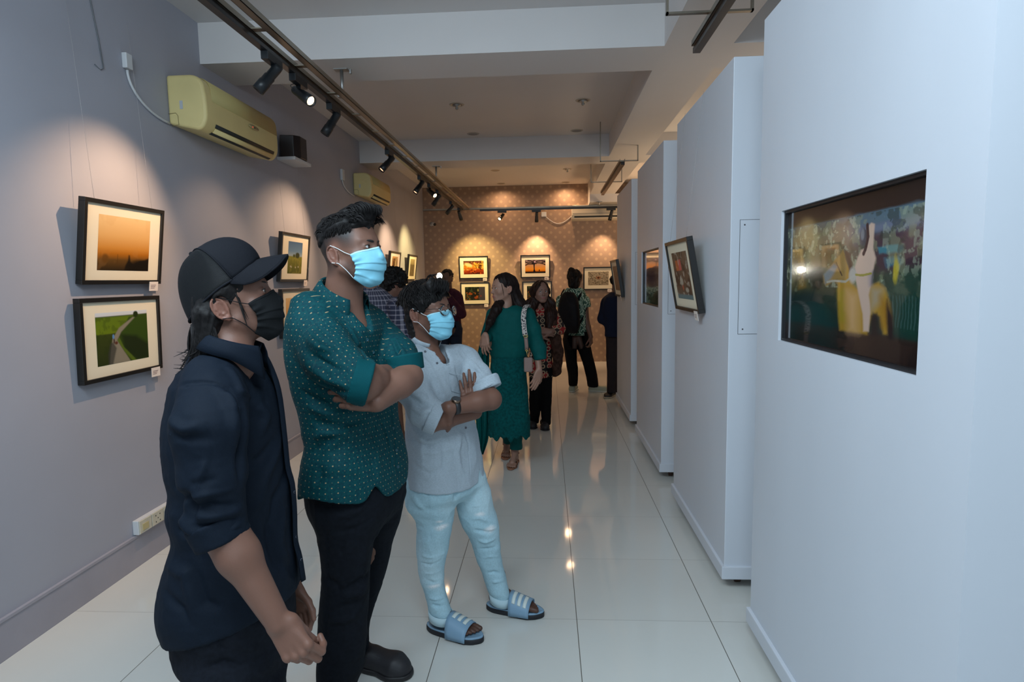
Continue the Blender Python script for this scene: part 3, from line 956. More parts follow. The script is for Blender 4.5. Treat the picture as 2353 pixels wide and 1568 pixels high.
def aircon(label, y0, y1, z0, z1, depth, m, oval=True):
    root = empty('air_conditioner', (XW, (y0 + y1) / 2, z0), label, 'air conditioner', 'wall air conditioners')
    H = z1 - z0
    # side profile (x from the wall, z)
    pr = [(0, 0.035 * H / .3)]
    for t in np.linspace(0, 1, 7):
        a = -PI / 2 + t * PI / 2 * .9
        pr.append((depth * .74 + depth * .26 * math.cos(a), .30 * H + .30 * H * math.sin(a)))
    pr += [(depth * 1.0, H * .45), (depth * .985, H * .62)]
    for t in np.linspace(0, 1, 7):
        a = t * PI / 2
        pr.append((depth * .60 + depth * .36 * math.cos(a), .74 * H + .26 * H * math.sin(a)))
    pr += [(0, H)]
    outline = [(XW + p, z0 + q) for p, q in pr]
    b = MB().prism([(x, z) for x, z in outline], 1, y0, y1, smooth=True)
    b.build('body', m, root, bevel=0.018, segs=4)
    # front panel slightly proud, with a recessed field
    fp = MB()
    ya, yb = y0 + .075, y1 - .012
    pp = [(XW + depth * .985 + .002, z0 + H * .56), (XW + depth * .96 + .003, z0 + H * .74)]
    for t in np.linspace(0.1, .8, 5):
        a = t * PI / 2
        pp.append((XW + depth * .60 + depth * .36 * math.cos(a) + .003, z0 + .74 * H + .26 * H * math.sin(a) + .003))
    P = [[(x, yy, z) for yy in (ya, yb)] for x, z in pp]
    fp.grid(P)
    fp.build('intake_panel', mat('ac_intake_panel', tuple(c * .82 for c in m.node_tree.nodes['Principled BSDF'].inputs['Base Color'].default_value[:3]) if False else srgb(186, 170, 112), rough=.5), root, solid=.004)
    # outlet: two dark slots on the underslope with a vane between
    def slope(t, s=.003):
        a = -PI / 2 + t * PI / 2 * .9
        return (XW + depth * .74 + (depth * .26 + s) * math.cos(a), z0 + .30 * H + (.30 * H + s) * math.sin(a))
    y2, y3 = y0 + .11 * (y1 - y0), y1 - .07 * (y1 - y0)
    for (ta, tb) in ((.10, .32), (.62, .80)):
        g = MB().grid([[(slope(t)[0], yy, slope(t)[1]) for yy in (y2, y3)] for t in np.linspace(ta, tb, 5)])
        g.build('air_slot', M_slot, root, solid=.002)
    g = MB().grid([[(slope(t, .007)[0], yy, slope(t, .007)[1]) for yy in (y2, y3)] for t in np.linspace(.34, .60, 5)])
    g.build('vane', m, root, solid=.003)
    if oval:
        cy = y0 + .60 * (y1 - y0)
        ov = MB(); ring = []
        for rr in (1.0, .0):
            ring.append([(XW + depth * 1.0 - .02 * abs(math.sin(a)) * 0 + .0035, cy + .075 * rr * math.cos(a), z0 + .47 * H + .016 * rr * math.sin(a)) for a in np.linspace(0, 2 * PI, 28, endpoint=False)])
        ov.grid(ring, wrap=True)
        d = ov.build('display', mat('ac_display', srgb(168, 150, 104), rough=.4), root, solid=.003)
        MB().lathe([(0, .004), (.004, .003), (.005, 0)], (XW + depth + .004, cy - .015, z0 + .47 * H), (1, 0, 0), 10).build('indicator', mat('red_indicator', (.5, .05, .03), emit=(1, .1, .05), estr=.6), d)
        MB().lathe([(0, .004), (.005, .003), (.006, 0)], (XW + depth + .004, cy + .012, z0 + .47 * H), (1, 0, 0), 10).build('sensor', M_slot, d)
    MB().box((XW + depth * .32, y0 - .002, z0 + .38 * H), (XW + depth * .40, y0 + .0, z0 + .53 * H)).build('sticker', M_sticker, root)
    kn = MB().tube([(XW + .005, y0 - .002, z0 + .30 * H), (XW + .05, y0 - .002, z0 + .31 * H), (XW + .062, y0 - .002, z0 + .26 * H), (XW + .064, y0 - .002, z0 + .10 * H), (XW + .02, y0 - .002, z0 + .07 * H)], .0015, 6)
    kn.build('pipe_knockout', mat('knockout_line', srgb(130, 116, 72), rough=.6), root)
    return root


aircon('large yellowed air conditioner on the left wall, nearest the camera', 3.64, 4.62, 2.475, 2.80, .24, M_acb)
aircon('small yellowed air conditioner farther down the left wall', 7.16, 8.05, 2.545, 2.83, .22, M_acb, oval=False)


def cablebox(label, box, pts, group):
    r = empty('power_outlet', (XW, box[0], box[1]), label, 'outlet', group)
    y, z, s = box
    MB().box((XW, y - s / 2, z - s * .8), (XW + .028, y + s / 2, z + s * .8)).build('box', M_white, r, bevel=.004)
    MB().tube(pts, .007, 8).build('cable', M_white, r)


def sag(a, b, dz, x, n=14):
    out = []
    for i in range(n + 1):
        t = i / n
        out.append((x, a[0] + (b[0] - a[0]) * (1 - math.cos(t * PI / 2)), a[1] + (b[1] - a[1]) * math.sin(t * PI / 2)))
    return out


cablebox('white cable box above the left wall, wired to the nearest air conditioner', (3.285, 2.755, .05), sag((3.285, 2.71), (3.635, 2.515), 0, XW + .01), 'cable boxes for the air conditioners')
cablebox('small white outlet wired to the distant left wall air conditioner', (6.75, 2.735, .075), sag((6.75, 2.68), (7.155, 2.56), 0, XW + .01), 'cable boxes for the air conditioners')
# air conditioner on the back wall, its outlet and cable
r = empty('air_conditioner', (.9, YB, 2.59), 'white air conditioner on the back wall behind the cross track', 'air conditioner', 'wall air conditioners')
MB().prism([(YB, 2.585), (YB - .18, 2.61), (YB - .205, 2.68), (YB - .19, 2.82), (YB - .14, 2.86), (YB, 2.86)], 0, .455, 1.42).build('body', M_acw, r, bevel=.01)
MB().box((.50, YB - .198, 2.632), (1.36, YB - .17, 2.668)).build('air_slot', M_slot, r)
MB().box((.475, YB - .205, 2.70), (1.40, YB - .196, 2.704)).build('panel_seam', M_gap, r)
r = empty('power_outlet', (-.04, YB, 2.72), 'white outlet on the dotted back wall with a drooping cable', 'outlet')
MB().box((-.09, YB - .02, 2.68), (.0, YB, 2.765)).build('box', M_white, r, bevel=.004)
MB().tube([(-.045, YB - .012, 2.69)] + [(-.03 + .49 * t, YB - .012, 2.70 - .14 * math.sin(t * PI) - .02 * t) for t in np.linspace(0.05, 1, 12)], .006, 8).build('cable', M_white, r)
# security camera
r = empty('security_camera', (-2.09, YB, 2.59), 'small white security camera high on the back wall near the left corner', 'camera')
MB().lathe([(0, 0), (.035, 0), (.035, .02), (.015, .03)], (-2.12, YB, 2.59), (0, -1, 0), 16).build('mount', M_white, r)
MB().lathe([(0, 0), (.03, .0), (.032, .07), (.026, .09)], (-2.12, YB - .05, 2.60), (.8, -.6, -.25), 16).build('housing', M_white, r)
MB().lathe([(0, .0), (.027, .0), (.022, .02), (0, .022)], np.array((-2.12, YB - .05, 2.60)) + np.array((.8, -.6, -.25)) * .09, (.8, -.6, -.25), 16).build('lens', M_black, r)
# dark box on a small white shelf beside the nearest air conditioner
r = empty('wall_speaker', (XW, 5.31, 2.57), 'dark brown box speaker on a white bracket behind the nearest air conditioner', 'speaker')
MB().prism([(XW + .02, 5.15), (XW + .13, 5.17), (XW + .17, 5.22), (XW + .17, 5.36), (XW + .11, 5.44), (XW + .02, 5.45)], 2, 2.615, 2.80).build('housing', mat('dark_brown_cabinet', (.012, .006, .006), rough=.35), r, bevel=.006)
MB().box((XW, 5.12, 2.585), (XW + .16, 5.47, 2.613)).build('bracket', M_white, r, bevel=.004)
# small ceiling fittings
GD = 'round downlights in the ceiling coffers'
DL = [(-.862, 6.06, 'nearest left round downlight in the middle ceiling coffer', 1), (.366, 6.06, 'nearest right round downlight in the middle ceiling coffer', 1), (-.847, 7.25, 'left round downlight just before the second beam', 0), (.363, 7.25, 'right round downlight just before the second beam', 0),
      (-.79, 9.65, 'left round downlight in the farthest coffer', 0), (.34, 9.70, 'right round downlight in the farthest coffer', 1), (-.80, 10.95, 'left round downlight closest to the dotted wall', 0), (.35, 11.0, 'right round downlight closest to the dotted wall', 0)]
M_dl = mat('downlight_ring', srgb(176, 168, 156), rough=.35)
for x, y, lab, big in DL:
    r = empty('downlight', (x, y, ZC), lab, 'downlight', GD)
    MB().lathe([(.052, -.001), (.058, -.006), (.070, -.005), (.074, 0)], (x, y, ZC), (0, 0, 1), 28).build('ring', M_dl, r)
    MB().lathe([(0, .0), (.053, -.001)], (x, y, ZC - .002), (0, 0, 1), 28).build('lens', mat('downlight_lens', srgb(120, 112, 104), rough=.3), r)
    if y > 9:
        dl = bpy.data.lights.new('downlight', 'SPOT'); dl.energy = 40; dl.color = (1.0, .62, .34); dl.spot_size = math.radians(160); dl.spot_blend = 1.0; dl.shadow_soft_size = .05
        lo = bpy.data.objects.new('lamp', dl); COL.objects.link(lo); lo.location = (x, y, ZC - .01); keep(lo, r)
    if big:
        MB().lathe([(0, -.045), (.012, -.045), (.016, -.03), (.010, -.012), (.04, -.010), (.04, 0)], (x, y, ZC - .004), (0, 0, 1), 16).build('sprinkler_head', M_rod, r)
# socket bank on the skirting
r = empty('socket_bank', (XW, 3.35, .18), 'white three gang power socket bank standing on the left skirting', 'power socket')
MB().box((XW, 3.05, .182), (XW + .034, 3.68, .262)).build('back_box', M_white, r, bevel=.004)
for i in range(3):
    y0 = 3.055 + i * .105
    g = MB().box((XW + .034, y0, .186), (XW + .040, y0 + .098, .258)).build('socket_plate', mat('aged_socket_plate', srgb(206, 200, 180), rough=.45, var=.08, vscale=30), r, bevel=.002)
    if i:
        h = MB()
        for (dy, dz) in ((.030, .016), (.066, .016), (.048, .034), (.030, .052), (.066, .052)):
            MB().box((XW + .040, y0 + dy - .003, .186 + dz - .003), (XW + .0408, y0 + dy + .003, .186 + dz + .003)).build('pin_hole', M_slot, g)
    else:
        MB().box((XW + .040, y0 + .02, .20), (XW + .0425, y0 + .07, .235)).build('switch_rocker', mat('yellowed_rocker', srgb(196, 182, 132), rough=.4), g)
# conduit line and loose wire on the upper left wall
tag(MB().tube([(XW + .004, 2.98, 3.25), (XW + .004, 3.05, 3.0), (XW + .004, 3.09, 2.8), (XW + .004, 3.11, 2.66), (XW + .004, 3.09, 2.645), (XW + .004, 3.05, 2.66)], .003, 6).build('loose_cable', mat('grey_cable', srgb(104, 108, 112), rough=.5)), 'thin grey loose cable hanging down the top of the left wall', 'cable')

# ------------------------------------------------------------------ implicit-surface body modeller
def nrm(v):
    v = np.array(v, float)
    return v / (np.linalg.norm(v) + 1e-12)


def smin(a, b, k):
    if k <= 0: return np.minimum(a, b)
    h = np.clip(.5 + .5 * (b - a) / k, 0, 1)
    return b + (a - b) * h - k * h * (1 - h)


class SDF:
    """a list of primitives blended in order; op 'add', 'sub' or 'int'"""
    def __init__(s):
        s.p = []

    def put(s, f, k=.01, op='add'):
        s.p.append((f, k, op)); return s

    def cone(s, a, b, ra, rb=None, k=.01, op='add'):
        a, b = np.array(a, float), np.array(b, float); rb = ra if rb is None else rb
        ba = b - a; L = ba @ ba + 1e-12

        def f(P):
            q = P - a
            t = np.clip(q @ ba / L, 0, 1)
            return np.sqrt(((q - t[:, None] * ba) ** 2).sum(1)) - (ra + (rb - ra) * t)
        return s.put(f, k, op)

    def chain(s, pts, rs, k=.01):
        for i in range(len(pts) - 1): s.cone(pts[i], pts[i + 1], rs[i], rs[i + 1], k)
        return s

    def ell(s, c, r, R=None, k=.01, op='add'):
        c, r = np.array(c, float), np.array(r, float)

        def f(P):
            q = P - c
            if R is not None: q = q @ R
            k0 = np.sqrt(((q / r) ** 2).sum(1)); k1 = np.sqrt(((q / (r * r)) ** 2).sum(1)) + 1e-9
            return k0 * (k0 - 1) / k1
        return s.put(f, k, op)

    def ring(s, c, R, a, b, t, k=.004):
        """elliptic torus in the local xy plane of R"""
        c = np.array(c, float)

        def f(P):
            q = (P - c) @ R
            an = np.arctan2(q[:, 1] / b, q[:, 0] / a)
            d2 = (q[:, 0] - a * np.cos(an)) ** 2 + (q[:, 1] - b * np.sin(an)) ** 2 + q[:, 2] ** 2
            return np.sqrt(d2) - t
        return s.put(f, k)

    def loft(s, secs, k=.02, n=2.3, op='add', cap=.0):
        """secs rows: z, cx, cy, a, b, yaw(deg) - elliptical sections stacked in z"""
        S = np.array(sorted(secs), float)
        z = S[:, 0]
        zz = np.linspace(z[0], z[-1], 200)
        m = np.zeros_like(S[:, 1:])
        for j in range(len(z)):   # catmull-rom tangents
            a_, b_ = max(j - 1, 0), min(j + 1, len(z) - 1)
            m[j] = (S[b_, 1:] - S[a_, 1:]) / (z[b_] - z[a_])
        ii = np.clip(np.searchsorted(z, zz) - 1, 0, len(z) - 2)
        h = (z[ii + 1] - z[ii]); t = ((zz - z[ii]) / h)[:, None]; h = h[:, None]
        T = (2 * t**3 - 3 * t**2 + 1) * S[ii, 1:] + (t**3 - 2 * t**2 + t) * h * m[ii] + (-2 * t**3 + 3 * t**2) * S[ii + 1, 1:] + (t**3 - t**2) * h * m[ii + 1]

        def f(P):
            pz = np.clip(P[:, 2], z[0], z[-1])
            g = [np.interp(pz, zz, T[:, c]) for c in range(5)]
            yaw = np.radians(g[4]); c_, s_ = np.cos(yaw), np.sin(yaw)
            dx, dy = P[:, 0] - g[0], P[:, 1] - g[1]
            u, v = dx * c_ + dy * s_, -dx * s_ + dy * c_
            a, b = g[2], g[3]
            ua, vb = np.abs(u / a) + 1e-9, np.abs(v / b) + 1e-9
            k0 = (ua**n + vb**n)**(1 / n)
            gr = k0**(1 - n) * np.sqrt((ua**(n - 1) / a)**2 + (vb**(n - 1) / b)**2)
            d2 = (k0 - 1) / (gr + 1e-9)
            dz = np.maximum(z[0] - P[:, 2], P[:, 2] - z[-1]) + cap
            return np.where(dz > 0, np.sqrt(np.maximum(d2 + cap, 0)**2 + dz**2) - cap, np.maximum(d2, dz - cap)) if cap else np.maximum(d2, dz)
        return s.put(f, k, op)

    def half(s, p, n_, k=.003, op='int'):
        """keep the side of the plane that n_ points away from"""
        p, n_ = np.array(p, float), nrm(n_)
        return s.put(lambda P: (P - p) @ n_, k, op)

    def xform(s, c, R, scale=1.0):
        """the same solid placed at c with axes R (columns) - returns a primitive function"""
        c = np.array(c, float)
        return lambda P: s.eval((P - c) @ R / scale) * scale

    def eval(s, P, active=None):
        d = np.full(len(P), 9.0)
        for i, (f, k, op) in enumerate(s.p):
            if active is not None:
                ix = active[i]
                if len(ix) == 0: continue
                di = f(P[ix])
                if op == 'add': d[ix] = smin(d[ix], di, k)
                elif op == 'sub': d[ix] = -smin(-d[ix], di, k)
                else: d[ix] = -smin(-d[ix], -di, k)
            else:
                di = f(P)
                if op == 'add': d = smin(d, di, k)
                elif op == 'sub': d = -smin(-d, di, k)
                else: d = -smin(-d, -di, k)
        return d

    def mesh(s, lo, hi, h, B=8):
        lo, hi = np.array(lo, float), np.array(hi, float)
        nb = np.ceil((hi - lo) / (h * B)).astype(int) + 1
        bi = np.stack(np.meshgrid(*[np.arange(n) for n in nb], indexing='ij'), -1).reshape(-1, 3)
        cen = lo + (bi + .5) * h * B
        D = s.eval(cen)
        rad = h * B * .87
        kp = np.abs(D) < rad * 1.6 + .004
        bi, cen = bi[kp], cen[kp]
        K = len(bi)
        m = B + 1
        loc = np.stack(np.meshgrid(*[np.arange(m)] * 3, indexing='ij'), -1).reshape(-1, 3)
        act = []
        ks = []
        for (f, k, op) in s.p:
            di = f(cen)
            ok = (di < rad * 1.9 + k + .004) if op != 'int' else (di > -(rad * 1.9 + k + .004))
            ks.append(ok)
        Dv = np.empty((K, m**3), np.float32)
        CH = max(1, int(1.2e6 // m**3))
        for c0 in range(0, K, CH):
            c1 = min(K, c0 + CH)
            P = (lo + (bi[c0:c1, None, :] * B + loc[None]) * h).reshape(-1, 3)
            active = []
            ar = np.arange(m**3)
            for ok in ks:
                blk = np.nonzero(ok[c0:c1])[0]
                active.append((blk[:, None] * m**3 + ar[None]).ravel() if len(blk) else np.empty(0, int))
            Dv[c0:c1] = s.eval(P, active).reshape(c1 - c0, -1)
        G = Dv.reshape(K, m, m, m)
        neg = G < 0
        # active cells
        c8 = [neg[:, i:i + B, j:j + B, k:k + B] for i in (0, 1) for j in (0, 1) for k in (0, 1)]
        cnt = sum(c.astype(np.int8) for c in c8)
        ck, ci, cj, cl = np.nonzero((cnt > 0) & (cnt < 8))
        if len(ck) == 0: raise ValueError('empty surface')
        base = np.stack([ci, cj, cl], -1)
        acc = np.zeros((len(ck), 3)); num = np.zeros(len(ck))
        corner = lambda o: G[ck, ci + o[0], cj + o[1], cl + o[2]]
        for ax in range(3):
            for u in (0, 1):
                for v in (0, 1):
                    o0 = [0, 0, 0]; oth = [a for a in range(3) if a != ax]
                    o0[oth[0]], o0[oth[1]] = u, v
                    o1 = list(o0); o1[ax] = 1
                    a, b = corner(o0), corner(o1)
                    cr = (a < 0) != (b < 0)
                    t = np.where(cr, a / (a - b + 1e-20), 0)
                    p = np.tile(np.array(o0, float), (len(ck), 1)); p[:, ax] = t
                    acc += p * cr[:, None]; num += cr
        Vv = lo + (bi[ck] * B + base + acc / num[:, None]) * h
        NB = nb * B + 2
        def key(g): return (g[..., 0].astype(np.int64) * NB[1] + g[..., 1]) * NB[2] + g[..., 2]
        gc = bi[ck] * B + base
        keys = key(gc); order = np.argsort(keys); sk = keys[order]
        Fs = []
        for ax in range(3):
            o1 = [0, 0, 0]; o1[ax] = 1
            A = G[:, :B, :B, :B]
            Bv = G[:, o1[0]:B + o1[0], o1[1]:B + o1[1], o1[2]:B + o1[2]]
            cr = (A < 0) != (Bv < 0)
            ek, ei, ej, el = np.nonzero(cr)
            flip = (A[ek, ei, ej, el] < 0)
            g = bi[ek] * B + np.stack([ei, ej, el], -1)
            u, v = [(1, 2), (2, 0), (0, 1)][ax]
            idx = []
            ok = np.ones(len(g), bool)
            for du, dv in ((-1, -1), (0, -1), (0, 0), (-1, 0)):
                q = g.copy(); q[:, u] += du; q[:, v] += dv
                kk = key(q); pos = np.clip(np.searchsorted(sk, kk), 0, len(sk) - 1)
                ok &= (sk[pos] == kk) & (q >= 0).all(1)
                idx.append(order[pos])
            F = np.stack(idx, -1)
            F = np.where(flip[:, None], F, F[:, ::-1])
            Fs.append(F[ok])
        return Vv, np.vstack(Fs)


def vnormals(V, F):
    n = np.zeros_like(V)
    fn = np.cross(V[F[:, 2]] - V[F[:, 0]], V[F[:, 3 % F.shape[1]]] - V[F[:, 1]])
    for k in range(F.shape[1]):
        for c in range(3): n[:, c] += np.bincount(F[:, k], fn[:, c], len(V))
    return n / (np.linalg.norm(n, axis=1, keepdims=True) + 1e-12)


_rs = np.random.RandomState(7)
_perm = np.tile(_rs.permutation(256), 3)
_val = _rs.rand(256)


def noise3(P):
    i = np.floor(P).astype(int); f = P - i; f = f * f * (3 - 2 * f); i &= 255
    r = 0
    for dx in (0, 1):
        for dy in (0, 1):
            for dz in (0, 1):
                h = _perm[_perm[_perm[(i[:, 0] + dx) & 255] + ((i[:, 1] + dy) & 255)] + ((i[:, 2] + dz) & 255)]
                w = (f[:, 0] if dx else 1 - f[:, 0]) * (f[:, 1] if dy else 1 - f[:, 1]) * (f[:, 2] if dz else 1 - f[:, 2])
                r = r + w * _val[h]
    return r * 2 - 1


def fbm3(P, oct=3):
    r, a = 0, 1.0
    for o in range(oct):
        r = r + a * noise3(P * 2**o + 17.3 * o); a *= .5
    return r


def folds(V, N, lines, base=0.0, freq=18, stretch=(1, 1, .5), amp_noise=0.0):
    """cloth folds: lines = (points, width, height); negative height is a crease"""
    d = np.zeros(len(V))
    wob = noise3(V * 14) * .006
    for pts, w, hgt in lines:
        best = np.full(len(V), 9.0); tt = np.zeros(len(V)); n = len(pts) - 1
        for i in range(n):
            a, b = np.array(pts[i], float), np.array(pts[i + 1], float)
            ba = b - a
            t = np.clip((V - a) @ ba / (ba @ ba + 1e-12), 0, 1)
            q = np.linalg.norm(V - a - t[:, None] * ba, axis=1)
            m = q < best
            best = np.where(m, q, best); tt = np.where(m, (i + t) / n, tt)
        env = np.clip(np.sin(np.clip(tt, .02, .98) * PI), 0, 1) ** .6
        x = (best + wob) / w
        d += 1.7 * hgt * env * np.exp(-x * x)
    if amp_noise:
        q = V * freq * np.array(stretch)
        n1 = noise3(q + 3.1)
        d += amp_noise * (1 - np.abs(n1) * 2) * .8 + amp_noise * .5 * fbm3(V * freq * 1.7, 2) + amp_noise * .22 * (1 - 2 * np.abs(noise3(V * freq * 4.1)))
    return V + N * (d + base)[:, None]


def rotm(f, up=(0, 0, 1), roll=0.0):
    """axes: columns = right, forward, up for somebody facing f"""
    f = nrm(f); r = nrm(np.cross(f, up)); u = np.cross(r, f)
    if roll:
        r, u = r * math.cos(roll) + u * math.sin(roll), u * math.cos(roll) - r * math.sin(roll)
    return np.stack([r, f, u], 1)


# --- the head, in its own axes: x right, y forward, z up, origin between the eyes' level and the ears; 0.235 m tall
def head_sdf(s=None, fem=False, smile=0.0, ears=True, brow=1.0, jaw=1.0, fin=True):
    s = s or SDF()
    s.ell((0, -.014, .030), (.074, .098, .088), k=.02)
    s.ell((0, .022, -.005), (.066, .072, .095), k=.03)
    s.ell((0, .034, -.060), (.052 * jaw, .052, .050), k=.03)
    s.ell((0, .068, -.102), (.024 * jaw, .020, .017), k=.022)
    for x in (-1, 1):
        s.cone((x * .056 * jaw, .002, -.058), (x * .020, .066, -.104), .014, .013, k=.028)
        s.ell((x * .044, .058, -.034), (.022, .022, .018), k=.022)
        s.cone((x * .012, .086, .019), (x * .044, .070, .019), .0075 * brow, .006, k=.014)
    # eye sockets
    for x in (-1, 1):
        s.ell((x * .031, .103, -.002), (.019, .020, .013), k=.012, op='sub')
    # nose
    nz = .9 if fem else 1.0
    s.cone((0, .088, .006), (0, .106, -.034), .0070 * nz, .0095 * nz, k=.010)
    s.ell((0, .1065, -.038), (.0100 * nz, .0105, .0090), k=.006)
    for x in (-1, 1):
        s.ell((x * .0135 * nz, .097, -.041), (.0075, .0110, .0075), k=.006)
    # eyelids round the ball, with the slit
    for x in (-1, 1):
        s.ell((x * .031, .0775, -.001), (.0155, .0150, .0140), k=.005)
        s.ell((x * .0312, .0945, -.0015), (.0128, .0120, .0048), k=.0015, op='sub')
    # mouth
    s.ell((0, .088 - .002 * fem, -.070), (.028, .014, .018), k=.014)
    s.ell((0, .0985 - .0025 * fem, -.0665), (.0200 - .002 * fem, .0068, .0045), k=.0035)
    s.ell((0, .0970 - .0025 * fem, -.0755), (.0170 - .001 * fem, .0070, .0055), k=.0035)
    s.ell((0, .1075, -.0708), (.021, .0050, .0009), k=.002, op='sub')
    for x in (-1, 1):
        s.ell((x * .006, .104, -.047), (.0035, .004, .003), k=.002, op='sub')
    if ears:
        for x in (-1, 1):
            ax = nrm((x * .97, .20, .0)); up = nrm((0, -.22, 1)); fw = np.cross(up, ax) * x; up = np.cross(ax, fw) * x
            R = np.stack([nrm(fw), nrm(up), nrm(ax)], 1)
            c = np.array((x * .0775, -.018, -.017))
            s.ell(c + R @ np.array((-.002, .002, -.004)), (.0165, .0285, .0060), R, k=.006)
            s.ell(c + R @ np.array((.003, -.003, .006)), (.0105, .0185, .0060), R, k=.003, op='sub')
            s.ring(c + R @ np.array((-.001, .003, .002)), R, .0165, .0285, .0034, k=.003)
            s.ring(c + R @ np.array((.001, .004, .001)), R, .0095, .0170, .0022, k=.003)
            s.ell(c + R @ np.array((.012, -.006, .000)), (.0042, .0075, .0045), R, k=.003)
            s.ell(c + R @ np.array((.004, -.027, .001)), (.0085, .0080, .0045), R, k=.005)
    return s


def head_colour(Pl, skin, fem=False, beard=0.0, lips=(.32, .10, .09)):
    """the skin's own colour: lips, brows, stubble - not light"""
    skin = np.array(skin)
    c = np.tile(skin, (len(Pl), 1)) * (1 + .06 * fbm3(Pl * 22, 3))[:, None]
    x, y, z = np.abs(Pl[:, 0]), Pl[:, 1], Pl[:, 2]
    # redder ears, nose and cheeks
    w = np.clip((x - .070) / .01, 0, 1) * np.exp(-((y + .018) / .03)**2) + .6 * np.exp(-((x / .018)**2 + ((z + .04) / .014)**2)) * (y > .1)
    c = c * (1 + w[:, None] * np.array([.12, -.03, -.05]))
    m = np.exp(-((x / .022)**4 + ((z + .071) / .0095)**4)) * (y > .085)
    c = c * (1 - m[:, None]) + np.array(lips) * m[:, None]
    if beard:
        b = np.clip((-.028 - z) / .03, 0, 1) * np.clip((y - .005) / .02, 0, 1) * np.clip((z + .135) / .02, 0, 1) * (1 - m)
        b += np.exp(-((z + .055) / .006)**2) * (x < .026) * (y > .08) * .8
        b = np.clip(b, 0, 1) * (.75 + .25 * noise3(Pl * 500)) * beard
        c = c * (1 - b[:, None]) + np.array((.03, .022, .018)) * b[:, None]
    return c


M_skin = attr_mat('skin', rough=0.48, spec=0.4, sss=0.10, bump=0.25, bscale=260)
M_hair = attr_mat('black_hair', rough=0.5, spec=0.16, bump=0.5, bscale=200, var=.25, vscale=120)
M_eye = mat('eye_white', (.58, .55, .52), rough=0.15, spec=.5)
M_iris = mat('dark_brown_iris', (.018, .009, .005), rough=0.08)
M_brow = mat('black_brow_hair', (.010, .008, .007), rough=0.7)
HAIR = (.010, .009, .009)


def eyes(parent, c, R, sc, look=(0, 1, 0), brow_h=.0215, thick=.0036, lash=True, skin=None):
    look = nrm(look)
    for x in (-1, 1):
        e = np.array((x * .031, .0775, -.0015))
        P = lambda q: c + R @ (np.array(q) * sc)
        b = MB().lathe([(.0133 * sc * math.sin(t), -.0133 * sc * math.cos(t)) for t in np.linspace(0, PI, 14)], P(e), R @ np.array((0, 1, 0)), 20)
        eye = b.build('eye', M_eye, parent)
        lk = R @ look
        MB().lathe([(.0062 * sc, .0117 * sc), (.005 * sc, .0128 * sc), (0, .0134 * sc)], P(e), lk, 16).build('iris', M_iris, eye)
        # brow
        pts = [P((x * (.010 + .040 * t), .0965 - .028 * t * t - .002, brow_h + .006 * math.sin(t * PI * .8) - .003 * t)) for t in np.linspace(0, 1, 9)]
        rr = [sc * thick * (.7 + .5 * math.sin(min(1, t * 1.4 + .25) * PI) if t < .6 else 1.1 * (1 - t) + .12) for t in np.linspace(0, 1, 9)]
        MB().tube(pts, rr, 8, flat=.7).build('eyebrow', M_brow, parent)
        if lash:
            pts = [P((x * .031 + x * .0145 * math.cos(a), .0775 + .0150 * abs(math.sin(a)) * .95 + .0005, .0030 * math.sin(a) - .0005)) for a in np.linspace(PI * 1.0, 0, 9)]
            MB().tube(pts, [.0003, .0007, .0009, .0010, .0010, .0010, .0010, .0009, .0004], 5).build('eyelash', M_brow, parent)


def hand(s, w, d, n_, side, curls, sc=1.0, spread=0.0, thumb=(.75, .55, -.25, .3), elbow=None):
    """w wrist, d finger direction, n_ back-of-hand normal, side=+1 when the thumb lies on cross(d, n_)"""
    d = nrm(d); n_ = nrm(np.array(n_) - d * (np.array(n_) @ d)); t = np.cross(d, n_) * side
    P = lambda a, b, c: np.array(w) + (d * a + t * b + n_ * c) * sc
    K = [(.084, .027), (.090, .0085), (.086, -.0105), (.077, -.028)]
    L = [(.042, .025, .021), (.046, .029, .022), (.042, .027, .021), (.033, .020, .018)]
    for (a, b) in K:
        s.cone(P(.008, b * .62, 0), P(a - .004, b, .001), .0135 * sc, .0112 * sc, k=.010)
    for (a, b) in K:
        s.ell(P(a, b, .004), np.array((.0125, .0105, .0105)) * sc, np.stack([d, t, n_], 1), k=.004)
    s.ell(P(.045, 0, -.006), np.array((.040, .034, .0125)) * sc, np.stack([d, t, n_], 1), k=.010)
    tips = []
    for i, ((a, b), ls) in enumerate(zip(K, L)):
        cu = curls[i] if hasattr(curls[i], '__len__') else (curls[i], curls[i] * 1.15, curls[i] * .8)
        p = P(a, b, 0); an = 0.0
        sp = spread * b / .028
        for j, l in enumerate(ls):
            an += math.radians(cu[j])
            dr = d * math.cos(an) - n_ * math.sin(an) + t * sp * math.cos(an)
            q = p + nrm(dr) * l * sc
            r0 = (.0098, .0088, .0080)[j] * (.9 if i == 3 else 1); r1 = (.0088, .0080, .0068)[j] * (.9 if i == 3 else 1)
            s.cone(p, q, r0 * sc, r1 * sc, k=.0035)
            p = q
        tips.append((p, nrm(dr), n_ * math.cos(an) + d * math.sin(an)))
    # thumb from the side of the palm near its base
    ta, tb, tc, bend = thumb
    p = P(.018, .024, -.006); dr = nrm(d * ta + t * tb + n_ * tc)
    for j, (l, r0, r1) in enumerate(((.044, .0155, .0115), (.032, .0112, .0100), (.026, .0100, .0078))):
        q = p + dr * l * sc
        s.cone(p, q, r0 * sc, r1 * sc, k=.006 if j else .012)
        dr = nrm(dr * math.cos(bend) + (-t * .6 - n_ * .5 + d * .2) * math.sin(bend)) if j < 2 else dr
        p = q
    return tips


def limb(s, pts, rs, k=.02):
    return s.chain([np.array(p, float) for p in pts], rs, k)


def arm(s, sh, el, wr, rs, k=.003):
    q = SDF(); limb(q, [sh, el, el + (wr - el) * .30, wr], rs, k=.02)
    s.put(lambda P: q.eval(P), k)


